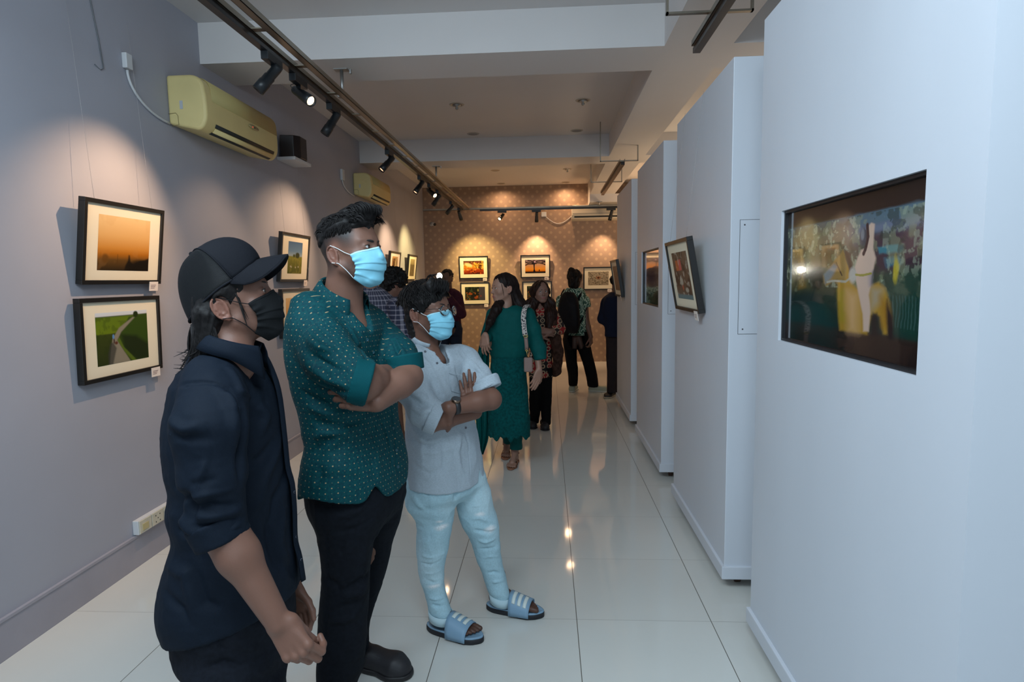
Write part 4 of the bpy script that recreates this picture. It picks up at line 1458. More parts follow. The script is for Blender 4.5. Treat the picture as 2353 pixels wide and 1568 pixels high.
def sleeve(t, pts, rs, cut, axis, k=.02, kj=.022):
    """sleeve solid cut square at the cuff, then blended into the garment t"""
    q = SDF(); q.chain([np.array(p, float) for p in pts], rs, k)
    cut = np.array(cut, float); axis = nrm(axis)
    q.put(lambda P: (P - cut) @ axis, .002, 'int')
    t.put(lambda P: q.eval(P), kj)


def bbox(pts, m):
    P = np.array([np.array(p, float) for p in pts])
    return P.min(0) - m, P.max(0) + m


def hair_streaks(V, Pl, flow, amp=.0022, fr=170, fl=14):
    """ridges that run along the flow direction (local field given by flow(Pl) -> unit vectors)"""
    Fv = flow(Pl)
    a = np.cross(Fv, np.array([.3, .5, .8])); a /= np.linalg.norm(a, axis=1, keepdims=True) + 1e-9
    return None


def strands(name, roots, paths, r0, material, parent, sub='hair', n=4, col=HAIR):
    pass


def locks(name, curves, radius, parent, col=HAIR, sides=5, taper=.15, flat=.55, seed=3):
    """many tapered locks of hair as ONE mesh; curves = list of (k,3) arrays"""
    rs = np.random.RandomState(seed)
    Vs, Fs, Cs = [], [], []
    off = 0
    for c in curves:
        c = np.asarray(c, float); k = len(c)
        T = np.gradient(c, axis=0); T /= np.linalg.norm(T, axis=1, keepdims=True) + 1e-9
        a = np.array([.31, .22, .92]); X = a - T * (T @ a)[:, None]; X /= np.linalg.norm(X, axis=1, keepdims=True) + 1e-9
        Y = np.cross(T, X)
        t = np.linspace(0, 1, k)
        rad = radius * rs.uniform(.6, 1.3) * np.minimum(1, (1 - t) * 2.2 + taper) * np.minimum(1, t * 4 + .5)
        an = np.linspace(0, 2 * PI, sides, endpoint=False)
        V = c[:, None] + rad[:, None, None] * (X[:, None] * np.cos(an)[None, :, None] + flat * Y[:, None] * np.sin(an)[None, :, None])
        Vs.append(V.reshape(-1, 3))
        i = np.arange(k - 1)[:, None] * sides; j = np.arange(sides)[None]
        j2 = (j + 1) % sides
        Fs.append(np.stack([i + j, i + j2, i + j2 + sides, i + j + sides], -1).reshape(-1, 4) + off)
        Cs.append(np.tile(np.array(col) * rs.uniform(.6, 1.7), (k * sides, 1)))
        off += k * sides
    return np_mesh(name, np.vstack(Vs), np.vstack(Fs), M_hair, parent, col=np.vstack(Cs))


def face_mask(parent, c, R, sc, m, edge_m=None, loop_m=None):
    """pleated three layer mask in head axes"""
    nu, nv = 61, 61
    P = np.zeros((nv, nu, 3)); D = np.zeros((nv, nu, 3))
    for iv in range(nv):
        v = iv / (nv - 1)
        for iu in range(nu):
            u = iu / (nu - 1) * 2 - 1
            au = abs(u)
            ztop = -.004 - .020 * au**1.5 - .004 * (1 - au)**6
            zbot = -.134 + .036 * au**1.4
            z = ztop + (zbot - ztop) * v
            prof = .105 + .006 * math.sin(min(1, v * 1.2) * PI) - .054 * (max(0, v - .52) / .48) ** 1.35
            if v < .2: prof -= .008 * (1 - v / .2) ** 1.4
            side_y = .046 + .014 * math.sin(v * PI) - .014 * v
            ang = u * PI / 2
            x = (.062 + .003 * math.sin(v * PI)) * math.sin(ang) * (1 - .16 * max(0, v - .5) * 2)
            y = side_y + (prof - side_y) * max(0, math.cos(ang)) ** .74
            P[iv, iu] = (x, y, z)
            # pleats: sawtooth steps fanning out from the gathered sides
            ph = (v - .24) * 5.2
            if 0 < ph < 3:
                pl = ph - math.floor(ph)
                amp = .0050 * (1 - .55 * au) * min(1, (1 - pl) * 9)
                D[iv, iu] = (math.sin(ang) * amp * pl * .6, max(.2, math.cos(ang)) * amp * pl, -amp * .3 * pl)
            D[iv, iu, 0] += .0018 * math.sin(v * 34) * au ** 5 * np.sign(u)
    hs = head_sdf(ears=False)
    def push(Q, g):
        d = hs.eval(Q); e = 1e-4
        gr = np.stack([hs.eval(Q + np.eye(3)[k] * e) - d for k in range(3)], 1) / e
        gr /= np.linalg.norm(gr, axis=1, keepdims=True) + 1e-9
        return Q + gr * np.maximum(g - d, 0)[:, None]
    for rnd in range(3):          # rest on the face, never inside it, and hang smoothly
        Q = P.reshape(-1, 3)
        for it in range(2): Q = push(Q, .004)
        P = Q.reshape(nv, nu, 3)
        for it in range(14):
            P[1:-1, 1:-1] = (P[:-2, 1:-1] + P[2:, 1:-1] + P[1:-1, :-2] + P[1:-1, 2:]) / 4
            P[0, 1:-1] = (P[0, :-2] + P[0, 2:]) / 2; P[-1, 1:-1] = (P[-1, :-2] + P[-1, 2:]) / 2
    P = push(P.reshape(-1, 3), .0030).reshape(nv, nu, 3) + D
    W = c + (P.reshape(-1, 3) * sc) @ R.T
    b = MB().grid(W.reshape(nv, nu, 3))
    o = b.build('face_mask', m, parent, solid=.0014)
    # stitched top binding
    g = lambda p: c + R @ (np.array(p) * sc)
    st = MB().grid([[g(P[iv, iu] + np.array((0, .0012, 0)) * 1) for iu in range(nu)] for iv in (0, 1, 2, 3)])
    st.build('nose_strip', edge_m or m, o, solid=.0012)
    lm = loop_m or m
    for x in (-1, 1):
        iu = 0 if x < 0 else nu - 1
        A, Bp = P[1, iu], P[nv - 3, iu]
        top = [A, A * .55 + np.array((x * .0785, .006, -.002)) * .45 + np.array((x * .002, 0, 0)), (x * .0775, .002, .004), (x * .083, -.020, .016)]
        def loop(pts):
            pts = np.array([np.array(p, float) for p in pts]); t = np.linspace(0, len(pts) - 1, 22)
            q = np.stack([np.interp(t, np.arange(len(pts)), pts[:, k]) for k in range(3)], 1)
            for it in range(3):
                q[1:-1] = (q[:-2] + 2 * q[1:-1] + q[2:]) / 4
                d = hs.eval(q); e = 1e-4
                gr = np.stack([hs.eval(q + np.eye(3)[k] * e) - d for k in range(3)], 1) / e
                q = q + gr * np.maximum(.0022 - d, 0)[:, None]
            return [g(p) for p in q]
        MB().tube(loop(top), .0012 * sc, 6).build('ear_loop', lm, o)
        bot = [Bp, Bp * .5 + np.array((x * .080, .008, -.040)) * .5 + np.array((x * .003, 0, 0)), (x * .079, .000, -.044), (x * .084, -.022, -.040)]
        MB().tube(loop(bot), .0012 * sc, 6).build('ear_loop', lm, o)
    return o

# ------------------------------------------------------------------ people: shared helpers
def sil(py, xl, xr, Y, yaw, ratio, dx=0.0):
    """elliptical section whose outline spans photo columns xl..xr at row py; yaw = facing angle (deg), ratio = depth/width"""
    A, B = at(xl, py, Y), at(xr, py, Y)
    c = (A + B) / 2
    m = at((xl + xr) / 2, py, Y) - np.array([0, 0, CAMH])
    n = nrm((m[1], -m[0], 0))
    f = np.array([math.cos(math.radians(yaw)), math.sin(math.radians(yaw)), 0]); r = np.array([f[1], -f[0], 0])
    e = (B[0] - A[0]) / 2 * n[0]
    b = e / math.sqrt((ratio * (f @ n)) ** 2 + (r @ n) ** 2)
    return (c[2], c[0], c[1], ratio * b, b, yaw)


def project(V):
    q = V - np.array([0, 0, CAMH])
    z = q @ CF
    return IMW / 2 + FPX * (q @ CR) / z, IMH / 2 - FPX * (q @ CU) / z, z


class Surf:
    def __init__(s, V): s.V = V; s.x, s.y, s.z = project(V)

    def pt(s, px, py, r=9):
        d = np.hypot(s.x - px, s.y - py)
        m = d < r
        if not m.any():
            return s.V[np.argmin(d)]
        i = np.nonzero(m)[0]
        return s.V[i[np.argmin(s.z[i])]]

    def line(s, pts, w, h):
        return ([s.pt(*p) for p in pts], w, h)


def pal(*c): return np.array(srgb(*c))


def cylpat(V, c, yaw0, r):
    """cloth coordinates wrapped round a vertical axis"""
    an = np.arctan2(V[:, 1] - c[1], V[:, 0] - c[0]) - math.radians(yaw0)
    an = (an + PI) % (2 * PI) - PI
    return np.stack([an * r, V[:, 2], V[:, 2] * 0], 1)


def armpat(V, a, b, r, ref=(0, 0, 1)):
    a, b = np.array(a, float), np.array(b, float)
    t = nrm(b - a); x = nrm(np.array(ref) - t * (np.array(ref) @ t)); y = np.cross(t, x)
    q = V - a
    return np.stack([np.arctan2(q @ y, q @ x) * r, q @ t, V[:, 0] * 0], 1)


def cloth(name, s, lo, hi, h, m, parent, lines=None, pat=None, col=None, **kw):
    V, F = s.mesh(lo, hi, h)
    pv = pat(V) if pat else None
    cv = col(V) if col else None
    N = vnormals(V, F)
    V2 = folds(V, N, lines(Surf(V)) if lines else [], **kw)
    o = np_mesh(name, V2, F, m, parent, col=cv, pat=pv)
    return o, V2, F


def fabric(name, col, rough=.85, var=.12, vscale=220, stretch=(1, 1, 1), bump=.35, sheen=.0, spec=.15):
    m = mat(name, col, rough=rough, var=var, vscale=vscale, bump=bump, bscale=600, spec=spec, stretch=stretch)
    m.node_tree.nodes['Principled BSDF'].inputs['Sheen Weight'].default_value = sheen
    return m


def button(parent, p, n_, r, m, name='button'):
    return MB().lathe([(0, .002), (r * .5, .0018), (r * .7, .0028), (r, .002), (r, 0)], p, n_, 14).build(name, m, parent)


def collar(name, s_neck, c, R, r0, h, m, parent, point=.03, open_=.55, solid=.002, stand=False, drop=.0, rx=1.0):
    """shirt collar: strip round the neck, folding down outwards. c centre of the neck base, R body axes"""
    n = 44
    rows = []
    prof = [(0, 0), (.003, h * .55), (.003, h), (.008, h * 1.06), (.013, h * .9), (.018, h * .45), (.023, -.003)] if not stand else [(0, -.006), (.001, h * .5), (.002, h)]
    for (o, z) in prof:
        row = []
        for i in range(n):
            a = -PI + open_ + (2 * PI - 2 * open_) * i / (n - 1)   # starts/ends at the front, passes the back
            a2 = a + PI    # 0 = front
            front = math.cos(a2)
            rr = r0 + o
            x = math.sin(a2) * rr * rx; y = front * rr * 1.05
            zz = z - drop * (.5 + .5 * front)
            if not stand and o > .010:
                k = max(0, front) ** 2
                y += k * point * .6 * (o - .008) / .015; zz -= k * point * (o - .008) / .015
            row.append(c + R @ np.array((x, y, zz)))
        rows.append(row)
    return MB().grid(rows).build(name, m, parent, solid=solid)


M_jeans_blk = fabric('black_denim', srgb(20, 24, 32), var=.25, vscale=90)
M_shoe_blk = mat('black_shoe', (.014, .013, .016), rough=.55)
M_btn = mat('dark_button', (.03, .035, .05), rough=.25)
M_pad = mat('fingernail', srgb(190, 140, 120), rough=.3)


def shoe(parent, heel, toe, w, h, m, sole_m, name='shoe', open_=False, sole_h=.022):
    heel, toe = np.array(heel, float), np.array(toe, float); heel[2] = toe[2] = 0
    f = nrm(toe - heel); L = np.linalg.norm(toe - heel); r = np.cross(f, (0, 0, 1))
    s = SDF(); R = np.stack([r, f, (0, 0, 1)], 1)
    P = lambda x, y, z: heel + r * x + f * y * L + np.array([0, 0, z])
    s.chain([P(0, .14, .038), P(0, .45, .042), P(0, .80, .030), P(0, .88, .024)], [w * .40, w * .42, w * .50, w * .40], .02)
    s.cone(P(0, .16, .05), P(0, .22, h), w * .40, w * .40, k=.03)
    s.half(P(0, 0, sole_h * .7), (0, 0, -1))
    if not open_: s.half(P(0, .2, h), (0, -.2, 1), k=.01)
    V, F = s.mesh(P(0, .5, .05) - .2, P(0, .5, .05) + .2, .005)
    o = np_mesh(name, V, F, m, parent)
    so = SDF(); so.chain([P(0, .14, sole_h * .5), P(0, .45, sole_h * .5), P(0, .78, sole_h * .5), P(0, .90, sole_h * .5)], [w * .45, w * .42, w * .53, w * .42], .03)
    so.half(P(0, 0, 0.001), (0, 0, -1)); so.half(P(0, 0, sole_h), (0, 0, 1))
    V, F = so.mesh(P(0, .5, .0) - .2, P(0, .5, .0) + .2, .005)
    np_mesh('sole', V, F, sole_m, o)
    return o


def person(label, loc):
    return empty('person', loc, label, 'person')


def fin_body(name, s, pts, m, h, parent, c=None, R=None, skin=(.3, .15, .09), fem=False, beard=0, extra=None, sc=1.0):
    lo, hi = bbox(pts, m)
    V, F = s.mesh(lo, hi, h)
    col = np.tile(np.array(skin), (len(V), 1)) * (1 + .05 * fbm3(V * 16, 3))[:, None]
    if c is not None:
        Pl = (V - c) @ R / sc
        near = (np.abs(Pl[:, 0]) < .11) & (np.abs(Pl[:, 1]) < .14) & (Pl[:, 2] > -.15) & (Pl[:, 2] < .14)
        col[near] = head_colour(Pl[near], skin, fem, beard)
        if extra: col = extra(V, Pl, col)
    return np_mesh(name, V, F, m_skin_for(name), parent, col=col)


def m_skin_for(n): return M_skin


def scalp_hair(s, Pl_fn): pass


def curve3(pts, n):
    """smooth curve through points"""
    P = np.array(pts, float); k = len(P)
    t = np.linspace(0, k - 1, n); i = np.clip(t.astype(int), 0, k - 2); u = (t - i)[:, None]
    m = np.gradient(P, axis=0)
    return (2 * u**3 - 3 * u**2 + 1) * P[i] + (u**3 - 2 * u**2 + u) * m[i] + (-2 * u**3 + 3 * u**2) * P[i + 1] + (u**3 - u**2) * m[i + 1]


def hair_shell(name, s, lo, hi, h, parent, c, R, sc, flow, amp=.003, fr=150, col=HAIR):
    """hair volume with strand ridges that follow flow(local point)->local direction"""
    V, F = s.mesh(lo, hi, h)
    N = vnormals(V, F)
    Pl = (V - c) @ R / sc; Nl = N @ R
    T = flow(Pl); T = T - Nl * (T * Nl).sum(1, keepdims=True); T /= np.linalg.norm(T, axis=1, keepdims=True) + 1e-6
    # smear noise along the flow by averaging samples on a short line
    acc = 0
    for k in range(-6, 7):
        acc = acc + noise3((Pl + T * k * .0045) * fr + 5.0)
    acc2 = 0
    for k in range(-7, 8):
        acc2 = acc2 + noise3((Pl + T * k * .009) * fr * .35 + 9.0)
    d = amp * acc / 5.0 + amp * 1.6 * acc2 / 6.0
    V = V + N * d[:, None]
    cc = np.array(col) * (1 + .5 * np.clip(acc / 5, -1, 1))[:, None]
    return np_mesh(name, V, F, M_hair, parent, col=np.clip(cc, .002, 1))

# ------------------------------------------------------------------ the man in the black cap
def build_cap_man():
    skin = (.185, .090, .062)
    fdir = nrm((.95, .30, .30)); sc = 1.0
    R = rotm(fdir)
    c = at(508, 712, 1.47) - R @ (np.array((.078, -.018, -.017)) * sc)
    root = person('person in a black cap, black face mask and dark navy shirt, nearest the camera', (c[0], c[1], 0))
    yaw = 15
    fb = nrm((math.cos(math.radians(yaw)), math.sin(math.radians(yaw)), 0)); RB = rotm(fb)
    neck0 = at(540, 808, 1.51)
    shR, shL = at(474, 925, 1.37), at(520, 905, 1.72)
    elR, wrR = at(512, 1215, 1.32), at(638, 1428, 1.31)
    elL, wrL = at(610, 1200, 1.78), at(672, 1350, 1.74)
    s = SDF()
    s.put(head_sdf(ears=True).xform(c, R, sc), k=.0)
    s.cone(c + R @ np.array((0, -.030, -.06)), neck0 + RB @ np.array((0, -.01, -.03)), .052, .060, k=.025)
    s.cone(at(515, 900, 1.58), at(525, 1330, 1.58), .085, .085, k=.05)
    for sh, el, wr in ((shR, elR, wrR), (shL, elL, wrL)):
        limb(s, [sh, el, el + (wr - el) * .28, wr + (wr - el) * .02], [.050, .046, .045, .0285], k=.03)
    d = nrm(at(682, 1490, 1.30) - wrR)
    hand(s, wrR, d, (.10, -1, .05), -1, [(38, 72, 42), (40, 74, 44), (44, 78, 44), (50, 80, 42)], sc=1.04, thumb=(.86, -.12, -.50, .12))
    hand(s, wrL, nrm((.35, .05, -1)), (.2, 1, 0), 1, [(20, 40, 30)] * 4, sc=.95)
    hip = at(520, 1400, 1.55)
    for (kx, ky, ft) in ((540, 1.50, 0), (600, 1.66, 1)):
        kn = at(kx, 1700, ky); limb(s, [hip, kn, np.array([kn[0] + .02, ky, .09])], [.09, .055, .035], k=.03)
    body = fin_body('body', s, [c, neck0, shR, shL, wrR, wrL, np.array([hip[0], 1.5, .05])], .19, .0034, root, c, R, skin, beard=.25, sc=sc)
    eyes(root, c, R, sc, look=(.1, 1, -.25), brow_h=.0175)
    # nails on the near hand are hidden in the fist; shirt
    m = fabric('dark_navy_cotton', srgb(14, 24, 36), rough=.75, var=.10, bump=.2, sheen=.0, spec=.15)
    t = SDF()
    rt = .93
    secs = []
    for (y, xl, xr) in ((862, 425, 612), (900, 398, 640), (943, 384, 653), (1000, 378, 659), (1070, 384, 666), (1113, 394, 676), (1160, 388, 680), (1217, 400, 682), (1266, 388, 690), (1326, 372, 699), (1375, 368, 703), (1440, 384, 706), (1480, 400, 706)):
        secs.append(sil(y, xl, xr, 1.58, yaw, rt))
    t.loft(secs, n=2.2)
    t.cone(at(500, 835, 1.55), at(505, 880, 1.55), .062, .11, k=.05)
    t.cone(at(487, 880, 1.44), at(530, 868, 1.67), .070, .070, k=.06)
    limb(t, [shL, elL], [.075, .06], k=.03)
    # openings: neck, hem
    axis = nrm((.42, -.02, -1))
    cuffp = at(513, 1240, 1.32)
    sleeve(t, [shR + np.array((.0, .03, .0)), at(482, 985, 1.345), at(490, 1100, 1.33), at(497, 1170, 1.325), at(520, 1265, 1.32)], [.078, .080, .070, .060, .062], cuffp, axis)
    nb = at(560, 812, 1.53)
    t.cone(neck0 + RB @ np.array((0, -.0, .06)), neck0 + RB @ np.array((0, .062, -.070)), .058, .030, k=.010, op='sub')
    t.half(at(395, 1456, 1.5), -nrm(np.cross(at(697, 1362, 1.55) - at(395, 1456, 1.5), (0, 1, 0))), k=.003)
    def lines(S):
        L = S.line
        return [L([(392, 905), (425, 880), (465, 872), (500, 878), (530, 892), (552, 930), (558, 985)], .0035, -.0035),   # armhole seam
                L([(562, 930), (566, 990), (556, 1060), (558, 1110)], .012, -.012),
                L([(478, 905), (482, 980), (502, 1060), (512, 1140)], .0022, -.0012),
                L([(500, 880), (530, 930), (545, 990), (552, 1040)], .010, .008), L([(520, 900), (548, 950)], .008, .007),
                L([(385, 960), (420, 985), (470, 975)], .010, .007), L([(392, 1000), (440, 1015), (500, 1010)], .010, -.005),
                L([(428, 1150), (480, 1140), (540, 1130)], .010, .007), L([(430, 1175), (490, 1165), (552, 1162)], .009, -.008),
                L([(436, 1190), (500, 1188), (560, 1170)], .008, .006), L([(430, 1120), (500, 1105)], .008, -.005), L([(450, 1130), (480, 1060)], .008, .005),
                L([(445, 1215), (500, 1212), (560, 1188)], .006, -.007), L([(505, 1240), (560, 1200)], .006, .003),
                L([(600, 930), (620, 960), (600, 1010)], .014, .006), L([(640, 1000), (600, 1060), (575, 1120)], .012, -.006), L([(650, 1010), (620, 1090), (590, 1180)], .014, .007),
                L([(665, 1080), (640, 1150), (620, 1240)], .012, -.006), L([(660, 1150), (650, 1250), (670, 1340)], .012, .006), L([(610, 1170), (640, 1290), (690, 1330)], .012, -.006),
                L([(395, 1120), (425, 1150), (440, 1210)], .012, -.010), L([(385, 1180), (420, 1200), (450, 1240)], .012, .009), L([(400, 1220), (430, 1240), (470, 1290)], .010, -.008),
                L([(375, 1290), (420, 1320), (440, 1400)], .014, .007), L([(372, 1350), (410, 1400), (430, 1440)], .012, -.006), L([(450, 1300), (480, 1380), (520, 1400)], .014, -.006),
                L([(560, 830), (590, 870), (622, 930)], .010, -.007), L([(530, 838), (560, 900), (600, 940)], .009, .006)]
    cloth('shirt', t, *bbox([shR, shL, neck0, at(380, 1470, 1.5), at(700, 1470, 1.6), elR], .14), .0045, m, root, lines=lines, amp_noise=.0030, freq=11, stretch=(1, 1, .45))
    sh = root.children[-1]
    # rolled cuff
    q = SDF(); q.cone(cuffp - axis * .052, cuffp + axis * .002, .0655, .0635, k=0)
    q.put(lambda P: -((P - cuffp) @ axis + .052), .002, 'int'); q.put(lambda P: ((P - cuffp) @ axis - .002), .002, 'int')
    cloth('cuff', q, cuffp - .12, cuffp + .12, .0035, m, sh, amp_noise=.0022, freq=16, stretch=(1, 1, 2.2))
    # collar
    collar('collar', None, neck0 + RB @ np.array((0, -.006, -.008)) + np.array((0, 0, .004)), rotm(nrm(fb + np.array((0, 0, -.30)))), .060, .036, m, sh, point=.050, open_=.50)
    # front placket edge with buttons
    pb = [at(x, y, 1.60) for x, y in ((606, 806), (628, 850), (645, 905), (657, 1000), (664, 1070), (675, 1113), (680, 1173), (682, 1240), (692, 1280), (700, 1330))]
    P = curve3(pb, 30)
    MB().grid([[p + RB @ np.array((x, y, 0)) for x, y in ((-.018, -.012), (-.006, .001), (.008, .003), (.02, -.006))] for p in P]).build('placket', m, sh, solid=.003)
    for k in (17, 22, 26): button(sh, P[k] + RB @ np.array((.010, .000, 0)), RB @ np.array((.6, 1, 0)), .0048, mat('pale_button', srgb(84, 90, 102), rough=.3))
    # trousers
    tr = SDF()
    tr.loft([sil(1330, 392, 685, 1.57, yaw, .9), sil(1400, 392, 688, 1.57, yaw, .9), sil(1440, 397, 688, 1.57, yaw, .9), sil(1480, 408, 680, 1.56, yaw, .8), sil(1520, 440, 670, 1.55, yaw, .8), sil(1568, 468, 660, 1.50, yaw, .95), sil(1700, 490, 650, 1.49, yaw, 1), sil(1900, 530, 650, 1.49, yaw, 1), (.075,) + sil(1900, 530, 640, 1.49, yaw, 1)[1:3] + (.065, .065, 0)], n=2.1)
    k2 = at(610, 1700, 1.68)
    limb(tr, [at(560, 1470, 1.62), k2, np.array([k2[0] + .02, 1.68, .12])], [.10, .075, .06], k=.03)
    tr.half((0, 0, .07), (0, 0, -1))
    lines2 = lambda S: [S.line([(500, 1420), (512, 1480), (540, 1560)], .003, -.003), S.line([(428, 1452), (438, 1490), (446, 1520)], .002, -.002), S.line([(470, 1530), (520, 1520), (580, 1530)], .01, -.006), S.line([(520, 1420), (580, 1425), (640, 1440)], .008, -.006), S.line([(550, 1480), (600, 1500)], .01, .005)]
    cloth('trousers', tr, np.array([-1.3, 1.25, .02]), np.array([-.45, 1.95, at(500, 1320, 1.5)[2]]), .0055, M_jeans_blk, root, lines=lines2, amp_noise=.004, freq=9)
    e = sil(1900, 530, 640, 1.49, yaw, 1)
    shoe(root, (e[1] - .09, 1.47, 0), (e[1] + .19, 1.55, 0), .095, .09, M_shoe_blk, M_shoe_blk)
    shoe(root, (k2[0] - .08, 1.67, 0), (k2[0] + .20, 1.76, 0), .095, .09, M_shoe_blk, M_shoe_blk)
    # hair: long back hair under the cap
    G = lambda p: c + R @ (np.array(p) * sc)
    hs = SDF()
    hs.ell((0, -.022, .012), (.079, .086, .075), k=.02)
    hs.ell((0, -.072, -.066), (.066, .040, .062), k=.03)
    for x in (-1, 1):
        hs.ell((x * .066, .012, .030), (.013, .034, .026), k=.02)
        hs.cone((x * .060, -.06, -.02), (x * .050, -.09, -.12), .030, .014, k=.03)
        hs.ell((x * .086, -.014, -.017), (.024, .022, .034), k=.006, op='sub')
    hl = SDF(); hl.put(hs.xform(c, R, sc), k=0)
    flow = lambda Pl: np.stack([Pl[:, 0] * 0, -.5 + 0 * Pl[:, 1], -1 + 0 * Pl[:, 2]], 1)
    ho = hair_shell('hair', hl, c - .25, c + .2, .0035, root, c, R, sc, flow, amp=.0030)
    rs = np.random.RandomState(4); cur = []
    for i in range(800):   # back: roots under the cap rim
        x = rs.uniform(-1, 1) * .070; y0 = -.030 - .062 * math.sqrt(max(0, 1 - (x / .078) ** 2)) + rs.uniform(-.004, .012)
        z0 = rs.uniform(-.035, -.005); L = rs.uniform(.10, .15)
        out = rs.uniform(.0, .03); fl = max(0, rs.uniform(-1, 1)) ** 2 * .045
        cur.append(curve3([G((x, y0 + .008, z0)), G((x * 1.05, y0 - .016 - out * .3, z0 - L * .3)), G((x * 1.1, y0 - .022 - out * .8, z0 - L * .7)), G((x * 1.08, y0 - .010 - out * 1.2 - fl, z0 - L + fl * .5))], 10))
    for i in range(650):   # near side, falling over the collar
        a = rs.uniform(0, 1); y0 = -.042 - .062 * a; x = .060 * math.sqrt(max(.1, 1 - ((y0 + .02) / .13) ** 2)) + .004; z0 = -.004 - .026 * a; L = rs.uniform(.09, .14)
        wv_ = rs.uniform(-.006, .006)
        cur.append(curve3([G((x, y0, z0)), G((x + .014, y0 - .004, z0 - L * .28)), G((x + .020, y0 - .010 + wv_, z0 - L * .62)), G((x + .012, y0 - .020 + rs.uniform(-.03, .018), z0 - L))], 10))
    for i in range(36):   # fly-aways kicked out at the tips
        x = rs.uniform(-1, 1) * .05; z0 = rs.uniform(-.06, -.03); L = rs.uniform(.08, .12)
        cur.append(curve3([G((x, -.095, z0)), G((x, -.12, z0 - L * .4)), G((x * 1.1, -.14 - rs.uniform(0, .02), z0 - L * .8)), G((x * 1.1, -.165 - rs.uniform(0, .03), z0 - L * rs.uniform(.6, 1.0)))], 9))
    for i in range(4):   # wisps before the ear
        z0 = rs.uniform(.0, .03); x = .070
        cur.append(curve3([G((x, .030 + rs.uniform(-.01, .012), z0)), G((x + .006, .028, z0 - .03)), G((x + .004, .016 + rs.uniform(0, .02), z0 - .06 - rs.uniform(0, .03)))], 7))
    locks('hair_locks', cur, .0024, ho, seed=5)
    # face mask
    mm = fabric('black_mask_fabric', srgb(24, 26, 28), rough=.8, var=.06, bump=.2)
    face_mask(root, c, R, sc, mm, loop_m=mm)
    # cap
    mcap = fabric('black_cap_twill', srgb(20, 22, 28), rough=.8, var=.08, bump=.3)
    mnet = mat('black_cap_mesh', srgb(14, 18, 22), rough=.6, spec=.3)
    nt = mnet.node_tree; b = nt.nodes['Principled BSDF']
    wv = nt.nodes.new('ShaderNodeTexWave'); wv.bands_direction = 'Z'; wv.inputs['Scale'].default_value = 170
    tc = nt.nodes.new('ShaderNodeTexCoord'); mp = nt.nodes.new('ShaderNodeMapping'); mp.inputs['Rotation'].default_value = (0, .55, 0)
    nt.links.new(tc.outputs['Object'], mp.inputs[0]); nt.links.new(mp.outputs[0], wv.inputs['Vector'])
    bp = nt.nodes.new('ShaderNodeBump'); bp.inputs['Strength'].default_value = 1.0; bp.inputs['Distance'].default_value = .0025
    nt.links.new(wv.outputs['Fac'], bp.inputs['Height']); nt.links.new(bp.outputs[0], b.inputs['Normal'])
    # crown: dome split into front panel and mesh back; base ring tilts down to the nape
    tilt = math.radians(9)
    RC = R @ np.array([[1, 0, 0], [0, math.cos(tilt), -math.sin(tilt)], [0, math.sin(tilt), math.cos(tilt)]])
    ct = math.radians(-6)
    RC = R @ np.array([[1, 0, 0], [0, math.cos(ct), -math.sin(ct)], [0, math.sin(ct), math.cos(ct)]])
    cc = c
    def rim(u):
        cf = math.cos(u); a = min(abs((u + PI) % (2 * PI) - PI), PI)
        d = math.degrees(a)
        z = np.interp(d, [0, 20, 45, 74, 90, 120, 150, 180], [.090, .086, .072, .047, .035, .004, -.024, -.036])
        ry = .108 if cf > 0 else .108
        return np.array((math.sin(u) * .086, cf * ry - (.004 + .012 * max(0, cf) ** 3), z))
    def dome(u, v, g=0.0):
        """u angle round (0 = front), v 0 rim .. 1 button"""
        cf = math.cos(u); w2 = cf * cf; fr, bk_, sd = (w2 if cf > 0 else 0), (w2 if cf <= 0 else 0), 1 - w2
        p0 = rim(u); p3 = np.array((0, -.062, .136))
        sx = math.sin(u)
        p1 = np.array((sx * .093, fr * .092 - bk_ * .132 - sd * .006, fr * .140 + bk_ * .045 + sd * .100))
        p2 = np.array((sx * .068, fr * .028 - bk_ * .112 - sd * .035, fr * .196 + bk_ * .118 + sd * .158))
        p = (1 - v)**3 * p0 + 3 * v * (1 - v)**2 * p1 + 3 * v * v * (1 - v) * p2 + v**3 * p3
        q = p - np.array((0, -.01, .03)); p = p + q / (np.linalg.norm(q) + 1e-9) * g
        return cc + RC @ p
    U1 = math.radians(72)
    cap = empty('cap', c, None, None)
    cap.location = c; keep(cap, root)
    fp = MB().grid([[dome(u, v) for u in np.linspace(-U1, U1, 29)] for v in np.linspace(0, 1, 18)])
    fp.build('front_panel', mcap, cap, solid=.003)
    bk = MB().grid([[dome(u, v, -.001) for u in np.linspace(U1, 2 * PI - U1, 45)] for v in np.linspace(0, 1, 18)])
    bk.build('mesh_back', mnet, cap, solid=.0025)
    for uu in (-U1, U1):
        MB().tube([dome(uu, v, .0015) for v in np.linspace(0, 1, 16)], .0022, 6).build('seam', mcap, cap)
    MB().tube([dome(u, 0, .0008) for u in np.linspace(0, 2 * PI, 60)], .0028, 6, caps=False).build('rim_band', mcap, cap)
    MB().lathe([(.009, -.004), (.010, .001), (.007, .005), (0, .006)], dome(0, 1), RC[:, 2], 16).build('top_button', mcap, cap)
    # peak
    rows = []
    for i in range(12):
        t = i / 11
        row = []
        for j in range(31):
            u = (j / 30 * 2 - 1)
            a = u * math.radians(76)
            base = rim(a) + np.array((0, .001, .001))
            wid = max(0, math.cos(u * PI / 2)) ** .5
            out = np.array((math.sin(a) * .006 * wid, .070 * wid, .004 * wid - .050 * wid * abs(u) ** 1.6))
            p = base + out * t
            p[2] += -.006 * t * t
            row.append(cc + RC @ p)
        rows.append(row)
    MB().grid(rows).build('peak', mcap, cap, solid=.0045)
    MB().tube(rows[-1], .0026, 6).build('peak_binding', mcap, cap)
    return root


build_cap_man()
